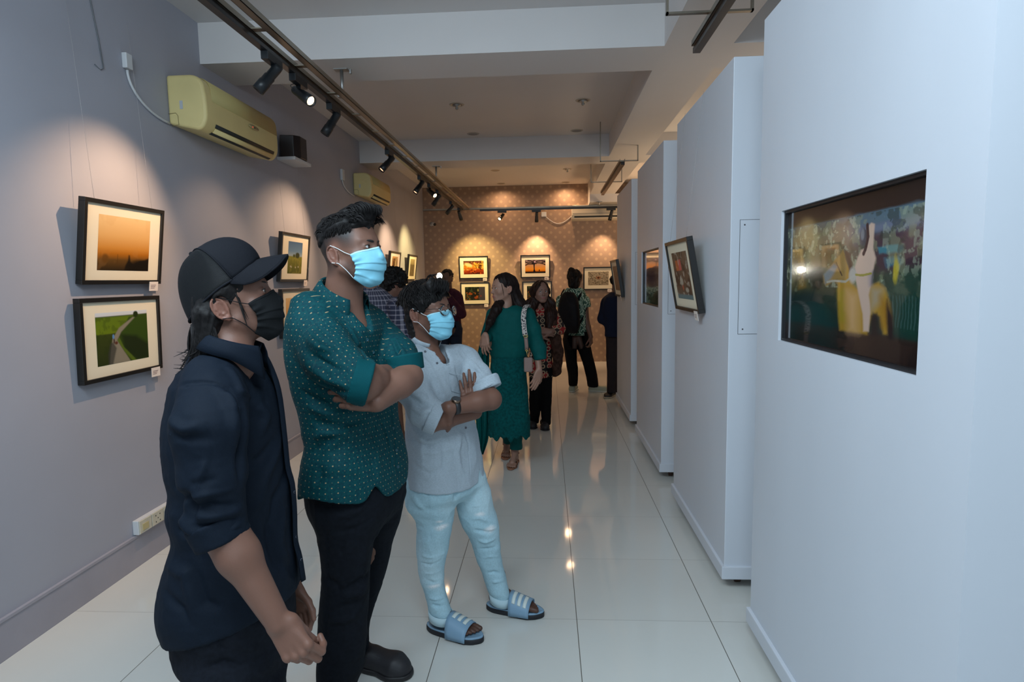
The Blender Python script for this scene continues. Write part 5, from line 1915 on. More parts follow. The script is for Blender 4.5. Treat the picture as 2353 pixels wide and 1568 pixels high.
# ------------------------------------------------------------------ the tall man in the teal dotted shirt
def dot_fabric(name, base, dot, S=.021, r=.0017, base2=None, small=True):
    m, nt, b = new_mat(name)
    N, L = nt.nodes.new, nt.links.new
    a = N('ShaderNodeAttribute'); a.attribute_name = 'pat'
    sp = N('ShaderNodeSeparateXYZ'); L(a.outputs['Vector'], sp.inputs[0])

    def M(op, x, y=None):
        n = N('ShaderNodeMath'); n.operation = op
        for i, v in enumerate((x, y)):
            if v is None: continue
            if isinstance(v, (int, float)): n.inputs[i].default_value = v
            else: L(v, n.inputs[i])
        return n.outputs[0]
    def lat(ox, oy, rr):
        fx = M('MULTIPLY', M('SUBTRACT', M('FRACT', M('ADD', M('DIVIDE', sp.outputs[0], S), 40 + ox)), .5), S)
        fy = M('MULTIPLY', M('SUBTRACT', M('FRACT', M('ADD', M('DIVIDE', sp.outputs[1], S), 40 + oy)), .5), S)
        d = M('SQRT', M('ADD', M('MULTIPLY', fx, fx), M('MULTIPLY', fy, fy)))
        mr = N('ShaderNodeMapRange'); L(d, mr.inputs['Value'])
        mr.inputs['From Min'].default_value = rr * .8; mr.inputs['From Max'].default_value = rr * 1.25
        mr.inputs['To Min'].default_value = 1; mr.inputs['To Max'].default_value = 0
        return mr.outputs[0]
    f = M('MAXIMUM', lat(0, 0, r), lat(.5, .5, r))
    if small: f = M('MAXIMUM', f, M('MULTIPLY', M('MAXIMUM', lat(.5, 0, r * .5), lat(0, .5, r * .5)), .6))
    tc = N('ShaderNodeTexCoord')
    nz = N('ShaderNodeTexNoise'); nz.inputs['Scale'].default_value = 130; nz.inputs['Detail'].default_value = 4
    L(tc.outputs['Object'], nz.inputs['Vector'])
    mr = N('ShaderNodeMapRange'); L(nz.outputs['Fac'], mr.inputs['Value'])
    mr.inputs['From Min'].default_value = .35; mr.inputs['From Max'].default_value = .65
    mx0 = N('ShaderNodeMix'); mx0.data_type = 'RGBA'; L(mr.outputs[0], mx0.inputs['Factor'])
    mx0.inputs['A'].default_value = (*base, 1); mx0.inputs['B'].default_value = (*(base2 or base), 1)
    mx = N('ShaderNodeMix'); mx.data_type = 'RGBA'; L(f, mx.inputs['Factor'])
    L(mx0.outputs['Result'], mx.inputs['A']); mx.inputs['B'].default_value = (*dot, 1)
    L(mx.outputs['Result'], b.inputs['Base Color'])
    b.inputs['Roughness'].default_value = .75
    b.inputs['Specular IOR Level'].default_value = .2
    b.inputs['Sheen Weight'].default_value = .0
    return m


def build_teal_man():
    skin = (.18, .088, .060)
    fdir = nrm((.945, -.33, .125)); sc = 1.0
    R = rotm(fdir)
    c = at(765, 588, 1.93) - R @ (np.array((.078, -.018, -.017)) * sc)
    root = person('tall person in a teal dotted shirt and blue face mask with folded arms', (c[0], c[1], 0))
    yaw = -22
    fb = nrm((math.cos(math.radians(yaw)), math.sin(math.radians(yaw)), 0)); RB = rotm(fb)
    neck0 = at(785, 690, 2.02)
    shR, shL = at(708, 748, 1.91), at(876, 778, 2.17)
    elR, wrR = at(838, 882, 1.78), at(890, 862, 1.96)
    elL, wrL = at(938, 866, 1.96), at(868, 924, 1.80)
    s = SDF()
    s.put(head_sdf(jaw=1.05, brow=1.2).xform(c, R, sc), k=.0)
    s.cone(c + R @ np.array((0, -.030, -.055)), neck0 + np.array((0, 0, -.02)), .060, .066, k=.03)
    s.cone(neck0, neck0 + RB @ np.array((0, .045, -.10)), .05, .05, k=.03)
    s.cone(neck0 + np.array((0, 0, -.12)), at(810, 1050, 2.08), .07, .07, k=.05)
    arm(s, shR, elR, wrR, [.055, .050, .050, .036], k=.02)
    arm(s, shL, elL, wrL, [.042, .046, .046, .031], k=.003)
    hand(s, wrR, nrm((-.95, .35, -.1)), (.3, .9, .0), -1, [(20, 25, 15)] * 4, sc=.7)
    hand(s, wrL, nrm(at(800, 912, 1.78) - wrL), nrm((.05, -.85, .30)), 1, [(18, 30, 22), (24, 40, 26), (32, 48, 28), (40, 56, 30)], sc=1.02, thumb=(.9, .42, -.2, .1))
    legs = [(at(800, 1120, 2.03), at(800, 1330, 1.98), 2.06), (at(860, 1120, 2.12), at(870, 1330, 2.16), 2.22)]
    limb(s, [at(800, 1120, 2.03), at(796, 1330, 1.98), at(780, 1600, 1.99)], [.06, .036, .030], k=.03)
    limb(s, [at(860, 1120, 2.10), at(855, 1330, 2.18), at(815, 1500, 2.24)], [.06, .032, .028], k=.03)
    def fade(V, Pl, col):
        # clipped sides: hair shows through as a grey-brown shade of the skin
        a = np.clip((Pl[:, 2] + .004) / .045, 0, 1) * np.clip((.062 - Pl[:, 1]) / .02, 0, 1) * (Pl[:, 2] > -.03)
        bk = np.clip((-.025 - Pl[:, 1]) / .03, 0, 1) * np.clip((Pl[:, 2] + .085) / .06, 0, 1)
        f = np.clip(np.maximum(a, bk), 0, 1)[:, None] ** .6 * .95 * ((np.abs(Pl[:, 0]) < .12) & (Pl[:, 2] < .2) & (Pl[:, 2] > -.12) & (np.abs(Pl[:, 1]) < .2))[:, None]
        ear = np.exp(-(((Pl[:, 1] + .008) / .020)**2 + ((Pl[:, 2] + .012) / .030)**2)) * (np.abs(Pl[:, 0]) > .072)
        f = f * (1 - np.clip(ear * 2.5, 0, 1))[:, None]
        return col * (1 - f) + np.array(HAIR) * f
    fin_body('body', s, [c, neck0, shR, shL, wrR, wrL, elR, np.array([legs[0][1][0], 2.05, .02])], .20, .0036, root, c, R, skin, beard=.75, extra=fade, sc=sc)
    eyes(root, c, R, sc, look=(-.25, 1, -.02), brow_h=.0135, thick=.0052)
    mk = fabric('pale_blue_mask_fabric', srgb(138, 206, 228), rough=.8, var=.03, vscale=60, bump=.15)
    mk2 = fabric('white_blue_mask_edge', srgb(186, 230, 242), rough=.8, var=.02)
    face_mask(root, c, R, sc, mk, edge_m=mk2, loop_m=mat('white_ear_loop', srgb(225, 232, 236), rough=.7))
    # hair: swept-up quiff
    hs = SDF()
    hs.ell((0, -.012, .072), (.0705, .095, .050), k=.02)
    hs.ell((0, .045, .110), (.056, .050, .026), k=.03)
    hs.ell((.010, .082, .118), (.036, .020, .018), k=.018)
    hs.ell((0, -.070, .050), (.060, .042, .060), k=.03)
    hl = SDF(); hl.put(hs.xform(c, R, sc), k=0)
    flow = lambda Pl: np.stack([Pl[:, 0] * 1.0, .9 + 0 * Pl[:, 1], .25 - Pl[:, 1] * 4], 1)
    ho = hair_shell('hair', hl, c - .2, c + .22, .0036, root, c, R, sc, flow, amp=.0042, fr=120)
    G = lambda p: c + R @ (np.array(p) * sc)
    rs = np.random.RandomState(2); cur = []
    for i in range(1500):   # swept up and forward over the crown
        x = rs.uniform(-1, 1) * .062; y = rs.uniform(-.095, .070)
        z = .072 + .052 * math.sqrt(max(0, 1 - (x / .074)**2 - ((y + .012) / .104)**2)) + .014 * max(0, (y + .02) / .08)
        L = rs.uniform(.026, .044); up = rs.uniform(.002, .010)
        p0 = np.array((x, y, z - .007))
        cur.append(curve3([G(p0), G(p0 + (x * .08, L * .4, up + .004)), G(p0 + (x * .10, L * .85, up + .003)), G(p0 + (x * .06, L * 1.1, -.006))], 7))
    for i in range(420):   # front roll
        x = rs.uniform(-.046, .052); y = .050 + rs.uniform(-.02, .02)
        p0 = np.array((x, y, .118 + rs.uniform(-.006, .004)))
        e = rs.uniform(.7, 1.1)
        cur.append(curve3([G(p0), G(p0 + (.002, .016 * e, .016 * e)), G(p0 + (.004, .036 * e, .014 * e)), G(p0 + (.005, .048 * e, -.002)), G(p0 + (.005, .044 * e, -.016))], 9))
    for i in range(700):   # the darker side where the clipped hair begins
        sx = rs.choice([-1, 1]); y = rs.uniform(-.095, .050); z = rs.uniform(.040, .085)
        w = math.sqrt(max(.05, 1 - ((y + .012) / .103)**2 - max(0, (z - .045) / .085)**2))
        p0 = np.array((sx * .0735 * w, y, z))
        cur.append(curve3([G(p0), G(p0 + (sx * .0025, .004, .010)), G(p0 + (-sx * .001, .010, .022))], 5))
    locks('hair_locks', cur, .0017, ho, seed=6)
    # shirt
    m = dot_fabric('teal_dotted_cotton', srgb(0, 70, 74), srgb(170, 148, 112), S=.034, r=.0020, base2=srgb(0, 54, 64))
    mplain = fabric('teal_cotton_reverse', srgb(0, 70, 76), rough=.8, var=.05)
    t = SDF(); rt = .66
    rows = ((700, 690, 842), (725, 674, 862), (760, 664, 888), (800, 664, 906), (850, 672, 914), (900, 684, 915), (930, 693, 915), (975, 702, 918), (1008, 709, 924), (1045, 702, 934), (1080, 697, 941), (1120, 695, 942), (1170, 696, 944))
    t.loft([sil(y, a, b, 2.05, yaw, rt) for y, a, b in rows], n=2.25)
    t.cone(neck0 + (0, 0, -.015), neck0 + (0, 0, -.10), .070, .115, k=.05)
    t.cone(at(712, 712, 1.96), at(856, 745, 2.14), .060, .056, k=.05)
    uaR = at(758, 822, 1.83)
    eR = at(832, 878, 1.78)
    cR = nrm(at(897, 892, 1.78) - at(818, 868, 1.78)); cR = nrm(cR + np.array((0, .25, 0)))
    cpR = at(848, 882, 1.765)
    sleeve(t, [shR + np.array((.01, .03, -.01)), uaR, eR, eR + cR * .12], [.092, .080, .066, .066], cpR, cR, k=.025)
    cpL = at(934, 850, 1.99); cL = nrm((.18, -.10, -1))
    sleeve(t, [shL, at(912, 815, 2.08), at(930, 852, 1.99), at(932, 850, 1.99) + cL * .1], [.070, .064, .056, .056], cpL, cL, k=.025)
    hemp = at(800, 1140, 1.9)
    hc = at(815, 1140, 2.05)
    def hem(P):
        u = (P - hc) @ fb; v = (P - hc) @ RB[:, 0]
        ph = np.arctan2(v / .19, u / .13)
        z = hemp[2] - .035 + .045 * np.sin(ph) ** 2 - .012 * (np.abs(ph) > 2)
        z = z + .085 * np.exp(-((ph - .30) / .16) ** 2) * np.clip((.0 + .3) , 0, 1) * 2.0
        return z - P[:, 2]
    t.put(hem, .003, 'int')
    t.cone(neck0 + RB @ np.array((0, .0, .05)), neck0 + RB @ np.array((0, .045, -.015)), .064, .052, k=.006, op='sub')
    t.cone(neck0 + RB @ np.array((0, .045, -.015)), neck0 + RB @ np.array((0, .095, -.06)), .050, .028, k=.006, op='sub')
    t.cone(neck0 + RB @ np.array((0, .095, -.06)), neck0 + RB @ np.array((0, .125, -.105)), .028, .008, k=.006, op='sub')
    def lines(S):
        L = S.line
        return [L([(692, 720), (725, 735), (760, 768), (782, 800), (800, 826)], .003, -.0025), L([(700, 770), (730, 792), (770, 800), (810, 828)], .010, .008), L([(690, 800), (730, 830), (780, 850)], .012, -.008),
                L([(730, 765), (780, 808), (832, 840)], .009, -.006), L([(700, 845), (745, 872), (795, 892)], .011, .008), L([(705, 870), (750, 895), (790, 905)], .010, -.008),
                L([(690, 905), (740, 935), (790, 950)], .014, -.009), L([(700, 940), (760, 950), (820, 955)], .014, .007), L([(715, 975), (770, 985), (840, 968)], .013, -.008),
                L([(712, 1010), (760, 1000), (830, 985)], .013, .007), L([(705, 1045), (740, 1020), (780, 1010)], .012, -.006), L([(830, 760), (850, 820), (868, 835)], .010, -.006),
                L([(800, 740), (830, 790), (850, 830)], .010, .005), L([(848, 740), (866, 780), (882, 830)], .0025, -.0035), L([(880, 955), (900, 1010), (908, 1080)], .0025, -.0035), L([(905, 930), (915, 1000), (918, 1070), (925, 1110)], .004, -.006),
                L([(760, 1040), (800, 1020), (860, 1030)], .016, -.006), L([(730, 1080), (790, 1070), (850, 1090)], .016, .005), L([(720, 1120), (740, 1060)], .012, -.005), L([(880, 1100), (870, 1050), (850, 990)], .012, .005),
                L([(895, 770), (915, 800), (925, 830)], .008, -.006), L([(905, 765), (925, 800), (935, 838)], .008, .006), L([(870, 960), (860, 1020), (870, 1080)], .014, -.005)]
    armL0, armL1 = shL, at(935, 850, 2.0)
    def pat(V):
        p = cylpat(V, neck0 + RB @ np.array((0, .03, 0)), -25, .16)
        dR = np.linalg.norm(V - shR - np.clip(((V - shR) @ (eR - shR)) / ((eR - shR) @ (eR - shR)), 0, 1)[:, None] * (eR - shR), axis=1)
        near = (dR < .098) & (((V - shR) @ (eR - shR)) > .02 * 1) & (V[:, 1] < 1.94)
        p[near] = armpat(V, shR, eR, .08, ref=(0, 1, 0))[near]
        return p
    o, V2, F2 = cloth('shirt', t, *bbox([shR, shL, neck0, at(700, 1180, 2.0), at(945, 1180, 2.1), eR], .13), .0045, m, root, lines=lines, pat=pat, amp_noise=.0030, freq=12, stretch=(1, 1, .7))
    # turned-back cuffs
    q = SDF(); q.cone(cpR - cR * .052, cpR + cR * .004, .069, .067, k=0)
    q.put(lambda P: -((P - cpR) @ cR + .050), .002, 'int'); q.put(lambda P: ((P - cpR) @ cR - .004), .002, 'int')
    cloth('cuff', q, cpR - .13, cpR + .13, .0035, mplain, o, amp_noise=.0015, freq=14)
    q = SDF(); q.cone(cpL - cL * .05, cpL + cL * .004, .064, .060, k=0)
    q.put(lambda P: -((P - cpL) @ cL + .050), .002, 'int'); q.put(lambda P: ((P - cpL) @ cL - .004), .002, 'int')
    cloth('cuff', q, cpL - .13, cpL + .13, .0035, mplain, o, amp_noise=.0015, freq=14)
    co = collar('collar', None, neck0 + np.array((0, 0, .002)), rotm(nrm(fb + np.array((0, 0, -.50)))), .072, .042, m, o, point=.050, open_=.62, drop=.012)
    a = co.data.attributes.new('pat', 'FLOAT_VECTOR', 'POINT')
    vv = np.array([v.co[:] for v in co.data.vertices]); a.data.foreach_set('vector', cylpat(vv, neck0, -25, .07).astype(np.float32).ravel())
    S = Surf(V2)
    for x, y in ((852, 783), (866, 813), (912, 985), (918, 1030), (922, 1075)):
        p = S.pt(x, y); button(o, p, nrm((.35, -.9, 0)), .0055, mat('blue_shirt_button', srgb(20, 70, 82), rough=.3))
    # side flap of the hem
    # jeans
    tr = SDF()
    hp, kn = legs[0][0], legs[0][1]
    tr.loft([sil(1090, 712, 925, 2.06, yaw, .72), sil(1130, 716, 932, 2.06, yaw, .72), sil(1165, 724, 926, 2.06, yaw, .72), sil(1200, 745, 905, 2.07, yaw, .7)], n=2.3)
    nl = [sil(1130, 716, 850, 2.0, 0, .95), sil(1200, 730, 862, 1.98, 0, .95), sil(1260, 738, 858, 1.97, 0, .95), sil(1330, 742, 850, 1.97, 0, .95), sil(1390, 736, 846, 1.97, 0, 1), sil(1460, 732, 842, 1.97, 0, 1), sil(1530, 728, 836, 1.98, 0, 1), sil(1600, 728, 826, 1.99, 0, 1)]
    z0 = nl[-1][0]; nl = nl + [(.06, nl[-1][1] - .01, 2.0, .066, .066, 0)]
    tr.loft(nl, k=.05, n=2.15)
    fl = [sil(1130, 810, 932, 2.14, 0, .95), sil(1200, 826, 918, 2.15, 0, .95), sil(1260, 838, 900, 2.17, 0, .95), sil(1330, 826, 884, 2.18, 0, 1), sil(1390, 812, 862, 2.2, 0, 1.05), sil(1460, 790, 846, 2.22, 0, 1.1), sil(1530, 780, 850, 2.24, 0, 1.0)]
    zb = at(0, 1545, 2.24)[2]
    tr.loft(fl, k=.012, n=2.15)
    tr.half((0, 0, .05), (0, 0, -1))
    lj = lambda S: [S.line([(735, 1175), (745, 1260), (750, 1340), (745, 1500)], .003, -.0025), S.line([(852, 1180), (845, 1300), (840, 1400)], .003, .002), S.line([(800, 1360), (835, 1340), (855, 1320)], .009, -.007), S.line([(790, 1380), (830, 1365), (850, 1345)], .008, .007), S.line([(780, 1400), (830, 1390)], .010, -.006),
                    S.line([(770, 1200), (820, 1180), (860, 1150)], .012, .005), S.line([(760, 1230), (820, 1220), (860, 1190)], .012, -.005), S.line([(750, 1430), (800, 1425), (838, 1400)], .012, .006), S.line([(740, 1330), (770, 1350), (790, 1375)], .012, -.006)]
    jo, Vj, Fj = cloth('jeans', tr, np.array([-1.05, 1.75, .02]), np.array([-.30, 2.45, at(800, 1085, 2.05)[2] + .01]), .006, fabric('black_jeans', srgb(16, 20, 27), var=.25, vscale=70), root, lines=lj, amp_noise=.0045, freq=10)
    t1 = SDF()
    # dark closed shoe, the only foot in the picture
    shoe(root, (-.845, 2.285, 0), (-.555, 2.185, 0), .105, .10, M_shoe_blk, mat('black_shoe_sole', (.01, .009, .010), rough=.5))
    beads = MB()
    return root


build_teal_man()
# ------------------------------------------------------------------ the short man in pale linen and ripped jeans
def bare_foot(s, ankle, heel, toe, w=.088):
    """foot solid on the ground plane height heel[2]"""
    heel, toe = np.array(heel, float), np.array(toe, float)
    z = heel[2]; toe[2] = z
    f = nrm(toe - heel); L = np.linalg.norm(toe - heel); r = np.cross(f, (0, 0, 1))
    P = lambda x, y, zz: heel + r * x + f * y * L + np.array([0, 0, zz])
    s.cone(np.array(ankle, float), P(0, .14, .036), .026, .028, k=.008)
    s.cone(P(0, .12, .030), P(0, .45, .036), .029, .027, k=.03)
    s.cone(np.array(ankle, float) + f * .004 - np.array((0, 0, .02)), P(0, .55, .028), .022, .020, k=.02)
    for x in (-.6, 0, .6): s.cone(P(x * w * .35, .40, .026), P(x * w * .5, .74, .018), .020, .0155, k=.02)
    for x in (-1, 1): s.ell(np.array(ankle, float) + r * x * .030, (.012, .012, .014), k=.012)
    s.half(P(0, 0, .001), (0, 0, -1), k=.003)
    return P, r, f


def toes(s, P, w, side):
    """side=+1: big toe on the +x side"""
    for i, (x, y, l, rr) in enumerate(((.33, .78, .20, .0125), (.12, .80, .17, .0088), (-.05, .79, .145, .0082), (-.21, .77, .12, .0078), (-.36, .74, .10, .0078))):
        x *= side
        s.cone(P(x * w, y - .05, .017), P(x * w * 1.02, y + l * .6, .013), rr, rr * .95, k=.0045)
        s.cone(P(x * w * 1.02, y + l * .6, .013), P(x * w * 1.0, y + l, .010), rr * .95, rr * .85, k=.003)


def slide(parent, heel, toe, w, sidebig):
    """striped slide sandal; returns its footbed height"""
    heel, toe = np.array(heel, float), np.array(toe, float); heel[2] = toe[2] = 0
    f = nrm(toe - heel); L = np.linalg.norm(toe - heel); r = np.cross(f, (0, 0, 1))
    P = lambda x, y, zz: heel + r * x + f * y * L + np.array([0, 0, zz])
    def outline(g):
        pts = []
        for t in np.linspace(0, 2 * PI, 64, endpoint=False):
            y = .5 - .53 * math.cos(t)
            hw = w / 2 * (np.interp(np.clip(y, 0, 1), [0, .1, .3, .5, .75, .9, 1.0], [.70, .80, .80, .82, 1.04, .98, .80]))
            hw = hw * min(1, (max(0, 1 - abs(2 * (y - .5) / 1.06) ** 3.2)) ** .45)
            pts.append((hw + g) * (1 if math.sin(t) > 0 else -1) if True else 0)
        return pts
    root = parent
    ts = np.linspace(0, 2 * PI, 64, endpoint=False)
    def ring(g, z, q=1.0):
        hw = outline(g); out = []
        for t, x in zip(ts, hw):
            y = .5 - .53 * math.cos(t)
            if abs(math.sin(t)) < 1e-6: x = 0
            out.append(P(x * q, .5 + (y + (g / L) * (-math.cos(t)) - .5) * q, z))
        return out
    b = MB(); b.grid([ring(-.003, .0, .01), ring(-.003, .0, .5), ring(-.003, .0), ring(.0, .004), ring(.0, .022), ring(-.002, .024), ring(-.002, .024, .5), ring(-.002, .024, .01)], wrap=True)
    so = b.build('sole', M_slide_sole, root)
    b = MB(); b.grid([ring(-.003, .023, .01), ring(-.003, .023), ring(-.0015, .024), ring(-.0015, .029), ring(-.006, .031), ring(-.010, .029), ring(-.010, .0285, .5), ring(-.010, .0285, .01)], wrap=True)
    b.build('footbed', M_slide_blue, root)
    # strap: arch from side to side
    def arch(y0, y1, g, u0=-1, u1=1, nu=22, nv=7):
        rows = []
        for v in np.linspace(0, 1, nv):
            row = []
            for u in np.linspace(u0, u1, nu):
                a = u * PI / 2
                yb = y0 + (y1 - y0) * v; vg = (yb - .44) / .36
                yy = yb + .02 * math.cos(a) * (vg - .5)
                hgt = .098 - .034 * vg
                x = math.sin(a) * (w * .51 + g + .002) ; z = .012 + (hgt - .012) * max(0, math.cos(a)) ** .62 + g * max(.0, math.cos(a))
                row.append(P(x, yy, z))
            rows.append(row)
        return rows
    st = MB().grid(arch(.44, .80, .002)).build('strap', M_slide_blue, root, solid=.0035)
    for k in range(3):
        y = .50 + k * .095
        MB().grid(arch(y, y + .055, .0052, -.20 if sidebig > 0 else -.62, .62 if sidebig > 0 else .20, nu=18, nv=3)).build('stripe', M_slide_white, st, solid=.0015)


M_slide_sole = mat('black_slide_sole', srgb(28, 28, 34), rough=.6)
M_slide_blue = mat('pale_blue_slide_rubber', srgb(128, 160, 184), rough=.5)
M_slide_white = mat('white_slide_stripe', srgb(214, 222, 216), rough=.55)


def build_linen_man():
    skin = (.165, .076, .050)
    fdir = nrm((.885, -.465, .14)); sc = .96
    R = rotm(fdir, roll=math.radians(3))
    c = at(952, 727, 2.44) - R @ (np.array((.078, -.018, -.017)) * sc)
    root = person('short bespectacled person in a pale linen shirt, blue mask and ripped light jeans, arms folded', (c[0], c[1], 0))
    yaw = -36
    fb = nrm((math.cos(math.radians(yaw)), math.sin(math.radians(yaw)), 0)); RB = rotm(fb)
    neck0 = at(978, 800, 2.52)
    shR, shL = at(948, 838, 2.42), at(1070, 828, 2.60)
    elR, wrR = at(992, 968, 2.33), at(1092, 948, 2.44)
    elL, wrL = at(1128, 918, 2.42), at(1032, 938, 2.31)
    s = SDF()
    s.put(head_sdf(jaw=.97).xform(c, R, sc), k=.0)
    s.cone(c + R @ np.array((0, -.030, -.055)), neck0 + np.array((0, 0, -.03)), .050, .056, k=.03)
    s.cone(neck0, at(1003, 832, 2.47), .044, .040, k=.02)
    s.cone(neck0 + (0, 0, -.14), at(1010, 1060, 2.54), .06, .06, k=.05)
    arm(s, shR, elR, wrR, [.040, .041, .040, .029], k=.015)
    arm(s, shL, elL, wrL, [.040, .041, .040, .0275], k=.003)
    hand(s, at(1082, 946, 2.43), nrm(at(1080, 880, 2.43) - at(1086, 940, 2.43)), nrm((.2, -1, .1)), 1, [(8, 12, 8), (6, 10, 8), (10, 14, 10), (16, 20, 12)], sc=.92, spread=.10, thumb=(.9, .5, 0, .1))
    hand(s, wrL, nrm(at(970, 985, 2.37) - at(1032, 938, 2.31)), nrm((.3, -.7, .4)), -1, [(14, 18, 12)] * 4, sc=.95, spread=.12)
    ftR, ftL = ((-.535, 2.475), (-.318, 2.392)), ((-.285, 2.685), (-.052, 2.628))
    anR, anL = at(1013, 1422, 2.495), at(1151, 1386, 2.675)
    def place(ft, an):
        f = nrm(np.array(ft[1]) - np.array(ft[0])) if False else nrm(np.array((ft[1][0] - ft[0][0], ft[1][1] - ft[0][1], 0)))[:2]
        h = an[:2] - f * .052
        return (tuple(h), tuple(h + f * .236))
    ftR, ftL = place(ftR, anR), place(ftL, anL)
    for (h, t), an, sd in ((ftR, anR, -1), (ftL, anL, 1)):
        h3, t3 = np.array((h[0], h[1], .031)), np.array((t[0], t[1], .031))
        an = np.array((an[0], an[1], .118))
        P, r, f = bare_foot(s, an, h3, t3)
        toes(s, P, .088, sd)
        s.cone(an, an + np.array((-.004, .0, .06)), .027, .028, k=.008)
    limb(s, [at(990, 1120, 2.52), at(995, 1245, 2.51), at(1010, 1400, 2.50)], [.05, .028, .025], k=.02)
    limb(s, [at(1075, 1120, 2.62), at(1118, 1240, 2.65), at(1150, 1370, 2.675)], [.05, .028, .025], k=.02)
    def dk(V, Pl, col):
        w = np.clip((.28 - V[:, 2]) / .1, 0, 1)[:, None]     # darker feet
        return col * (1 - w * .45)
    fin_body('body', s, [c, neck0, shR, shL, elL, elR, np.array((-.55, 2.4, .04)), np.array((-.05, 2.7, .04))], .17, .0038, root, c, R, skin, beard=.5, extra=dk, sc=sc)
    eyes(root, c, R, sc, look=(.0, 1, -.10), brow_h=.0175, thick=.0042)
    mk = fabric('pale_blue_mask_cloth', srgb(138, 206, 228), rough=.8, var=.03, vscale=60, bump=.15)
    face_mask(root, c, R, sc, mk, edge_m=fabric('pale_mask_edge', srgb(176, 226, 240), rough=.8, var=.02), loop_m=mat('white_mask_loop', srgb(225, 232, 236), rough=.7))
    G = lambda p: c + R @ (np.array(p) * sc)
    # round spectacles
    mg = mat('dark_wire_rim', (.05, .045, .045), rough=.3, metal=.8)
    gl = empty('spectacles', c, None, None); gl.location = c; keep(gl, root)
    for x in (-1, 1):
        ctr = np.array((x * .034, .112, -.010))
        MB().tube([G(ctr + (.0235 * math.cos(a), -.004 * abs(math.cos(a)) * 0 - .006 * x * math.cos(a), .0215 * math.sin(a))) for a in np.linspace(0, 2 * PI, 33)], .0009, 6, caps=False).build('rim', mg, gl)
        lens = MB().grid([[G(ctr + (.023 * q * math.cos(a), -.006 * x * math.cos(a) * q + .0015 * (1 - q), .021 * q * math.sin(a))) for a in np.linspace(0, 2 * PI, 25)] for q in (0.02, .5, 1)])
        lens.build('lens', M_glass, gl, solid=.0012)
        MB().tube([G((x * .058, .106, -.002)), G((x * .074, .092, .000)), G((x * .079, .02, .004)), G((x * .080, -.012, .006))], .0011, 6).build('temple_arm', mg, gl)
    MB().tube([G((-.011, .116, -.006)), G((0, .119, -.002)), G((.011, .116, -.006))], .0010, 6).build('bridge', mg, gl)
    # hair
    hs = SDF()
    hs.ell((0, -.022, .048), (.084, .106, .080), k=.02)
    hs.ell((.0, .045, .098), (.066, .052, .034), k=.03)
    hs.ell((.020, .066, .098), (.044, .026, .020), k=.02)
    hs.ell((0, -.080, -.025), (.064, .040, .055), k=.03)
    hs.ell((0, -.070, -.075), (.048, .026, .036), k=.03)
    for x in (-1, 1):
        hs.ell((x * .070, .022, .030), (.014, .030, .034), k=.02)
        hs.ell((x * .088, -.018, -.022), (.022, .018, .026), k=.008, op='sub')
    hs.ell((0, .135, .020), (.060, .060, .058), k=.012, op='sub')
    hl = SDF(); hl.put(hs.xform(c, R, sc), k=0)
    flow = lambda Pl: np.stack([.5 + Pl[:, 0] * 3, .8 - Pl[:, 1] * 4, -.5 + .9 * np.sin(Pl[:, 1] * 60)], 1)
    ho = hair_shell('hair', hl, c - .2, c + .22, .004, root, c, R, sc, flow, amp=.0055, fr=85)
    rs = np.random.RandomState(12); cur = []
    for i in range(1500):
        th = rs.uniform(0, 2 * PI); ph = rs.uniform(.05, 1.25)
        n_ = np.array((math.sin(ph) * math.cos(th), math.sin(ph) * math.sin(th), math.cos(ph)))
        p0 = np.array((0, -.020, .050)) + n_ * (.080, .103, .078)
        if p0[1] > .036 and p0[2] < .092: continue
        T = np.array((.35 + n_[0] * .6, n_[1] * .9 + .25, .02)) ; T = nrm(T - n_ * (T @ n_))
        S_ = np.cross(n_, T); ph2 = rs.uniform(0, 6)
        L = rs.uniform(.04, .075)
        cur.append(np.array([G(p0 + T * L * q + n_ * (.004 + .008 * math.sin(q * PI)) + S_ * .010 * math.sin(q * 5 + ph2) - np.array((0, 0, .012 * q * q))) for q in np.linspace(0, 1, 8)]))
    for i in range(320):
        p0 = np.array((rs.uniform(-.04, .06), rs.uniform(.06, .085), rs.uniform(.095, .115)))
        cur.append(curve3([G(p0), G(p0 + (.010, .020, .010)), G(p0 + (.028, .034, -.004)), G(p0 + (.034, .030, -.026))], 8))
    for i in range(8):
        p0 = np.array((rs.uniform(-.03, .03), rs.uniform(.0, .05), .122))
        cur.append(curve3([G(p0), G(p0 + (.01, .02, .024)), G(p0 + (.02, .05, .026)), G(p0 + (.03, .07, .004))], 9))
    locks('hair_locks', cur, .0026, ho, seed=8)
    # linen shirt
    m = fabric('pale_blue_linen', srgb(172, 184, 193), rough=.9, var=.11, vscale=150, stretch=(1, 1, 3.0), bump=.5)
    t = SDF()
    rows = ((806, 944, 1050), (830, 936, 1080), (860, 932, 1086), (900, 934, 1088), (935, 936, 1086), (964, 937, 1088), (1002, 938, 1096), (1044, 942, 1103), (1082, 942, 1110), (1130, 940, 1116))
    t.loft([sil(y, a, b, 2.53, yaw, .66) for y, a, b in rows], n=2.25)
    t.cone(neck0 + (0, 0, -.005), neck0 + (0, 0, -.07), .056, .095, k=.04)
    t.cone(at(955, 826, 2.44), at(1062, 818, 2.60), .046, .046, k=.04)
    cR = nrm(at(1020, 962, 2.33) - at(975, 955, 2.33)); cR = nrm(np.array((.80, .05, -.20)))
    sleeve(t, [shR, at(946, 890, 2.37), at(975, 945, 2.34), at(1040, 978, 2.33)], [.062, .064, .060, .060], at(1008, 966, 2.33), nrm((.87, .05, -.42)), k=.03)
    sleeve(t, [shL, at(1098, 868, 2.52), at(1122, 900, 2.45), at(1132, 935, 2.40)], [.058, .052, .052, .054], at(1124, 893, 2.46), nrm((.42, -.25, -.85)), k=.03)
    hc = at(1020, 1100, 2.53)
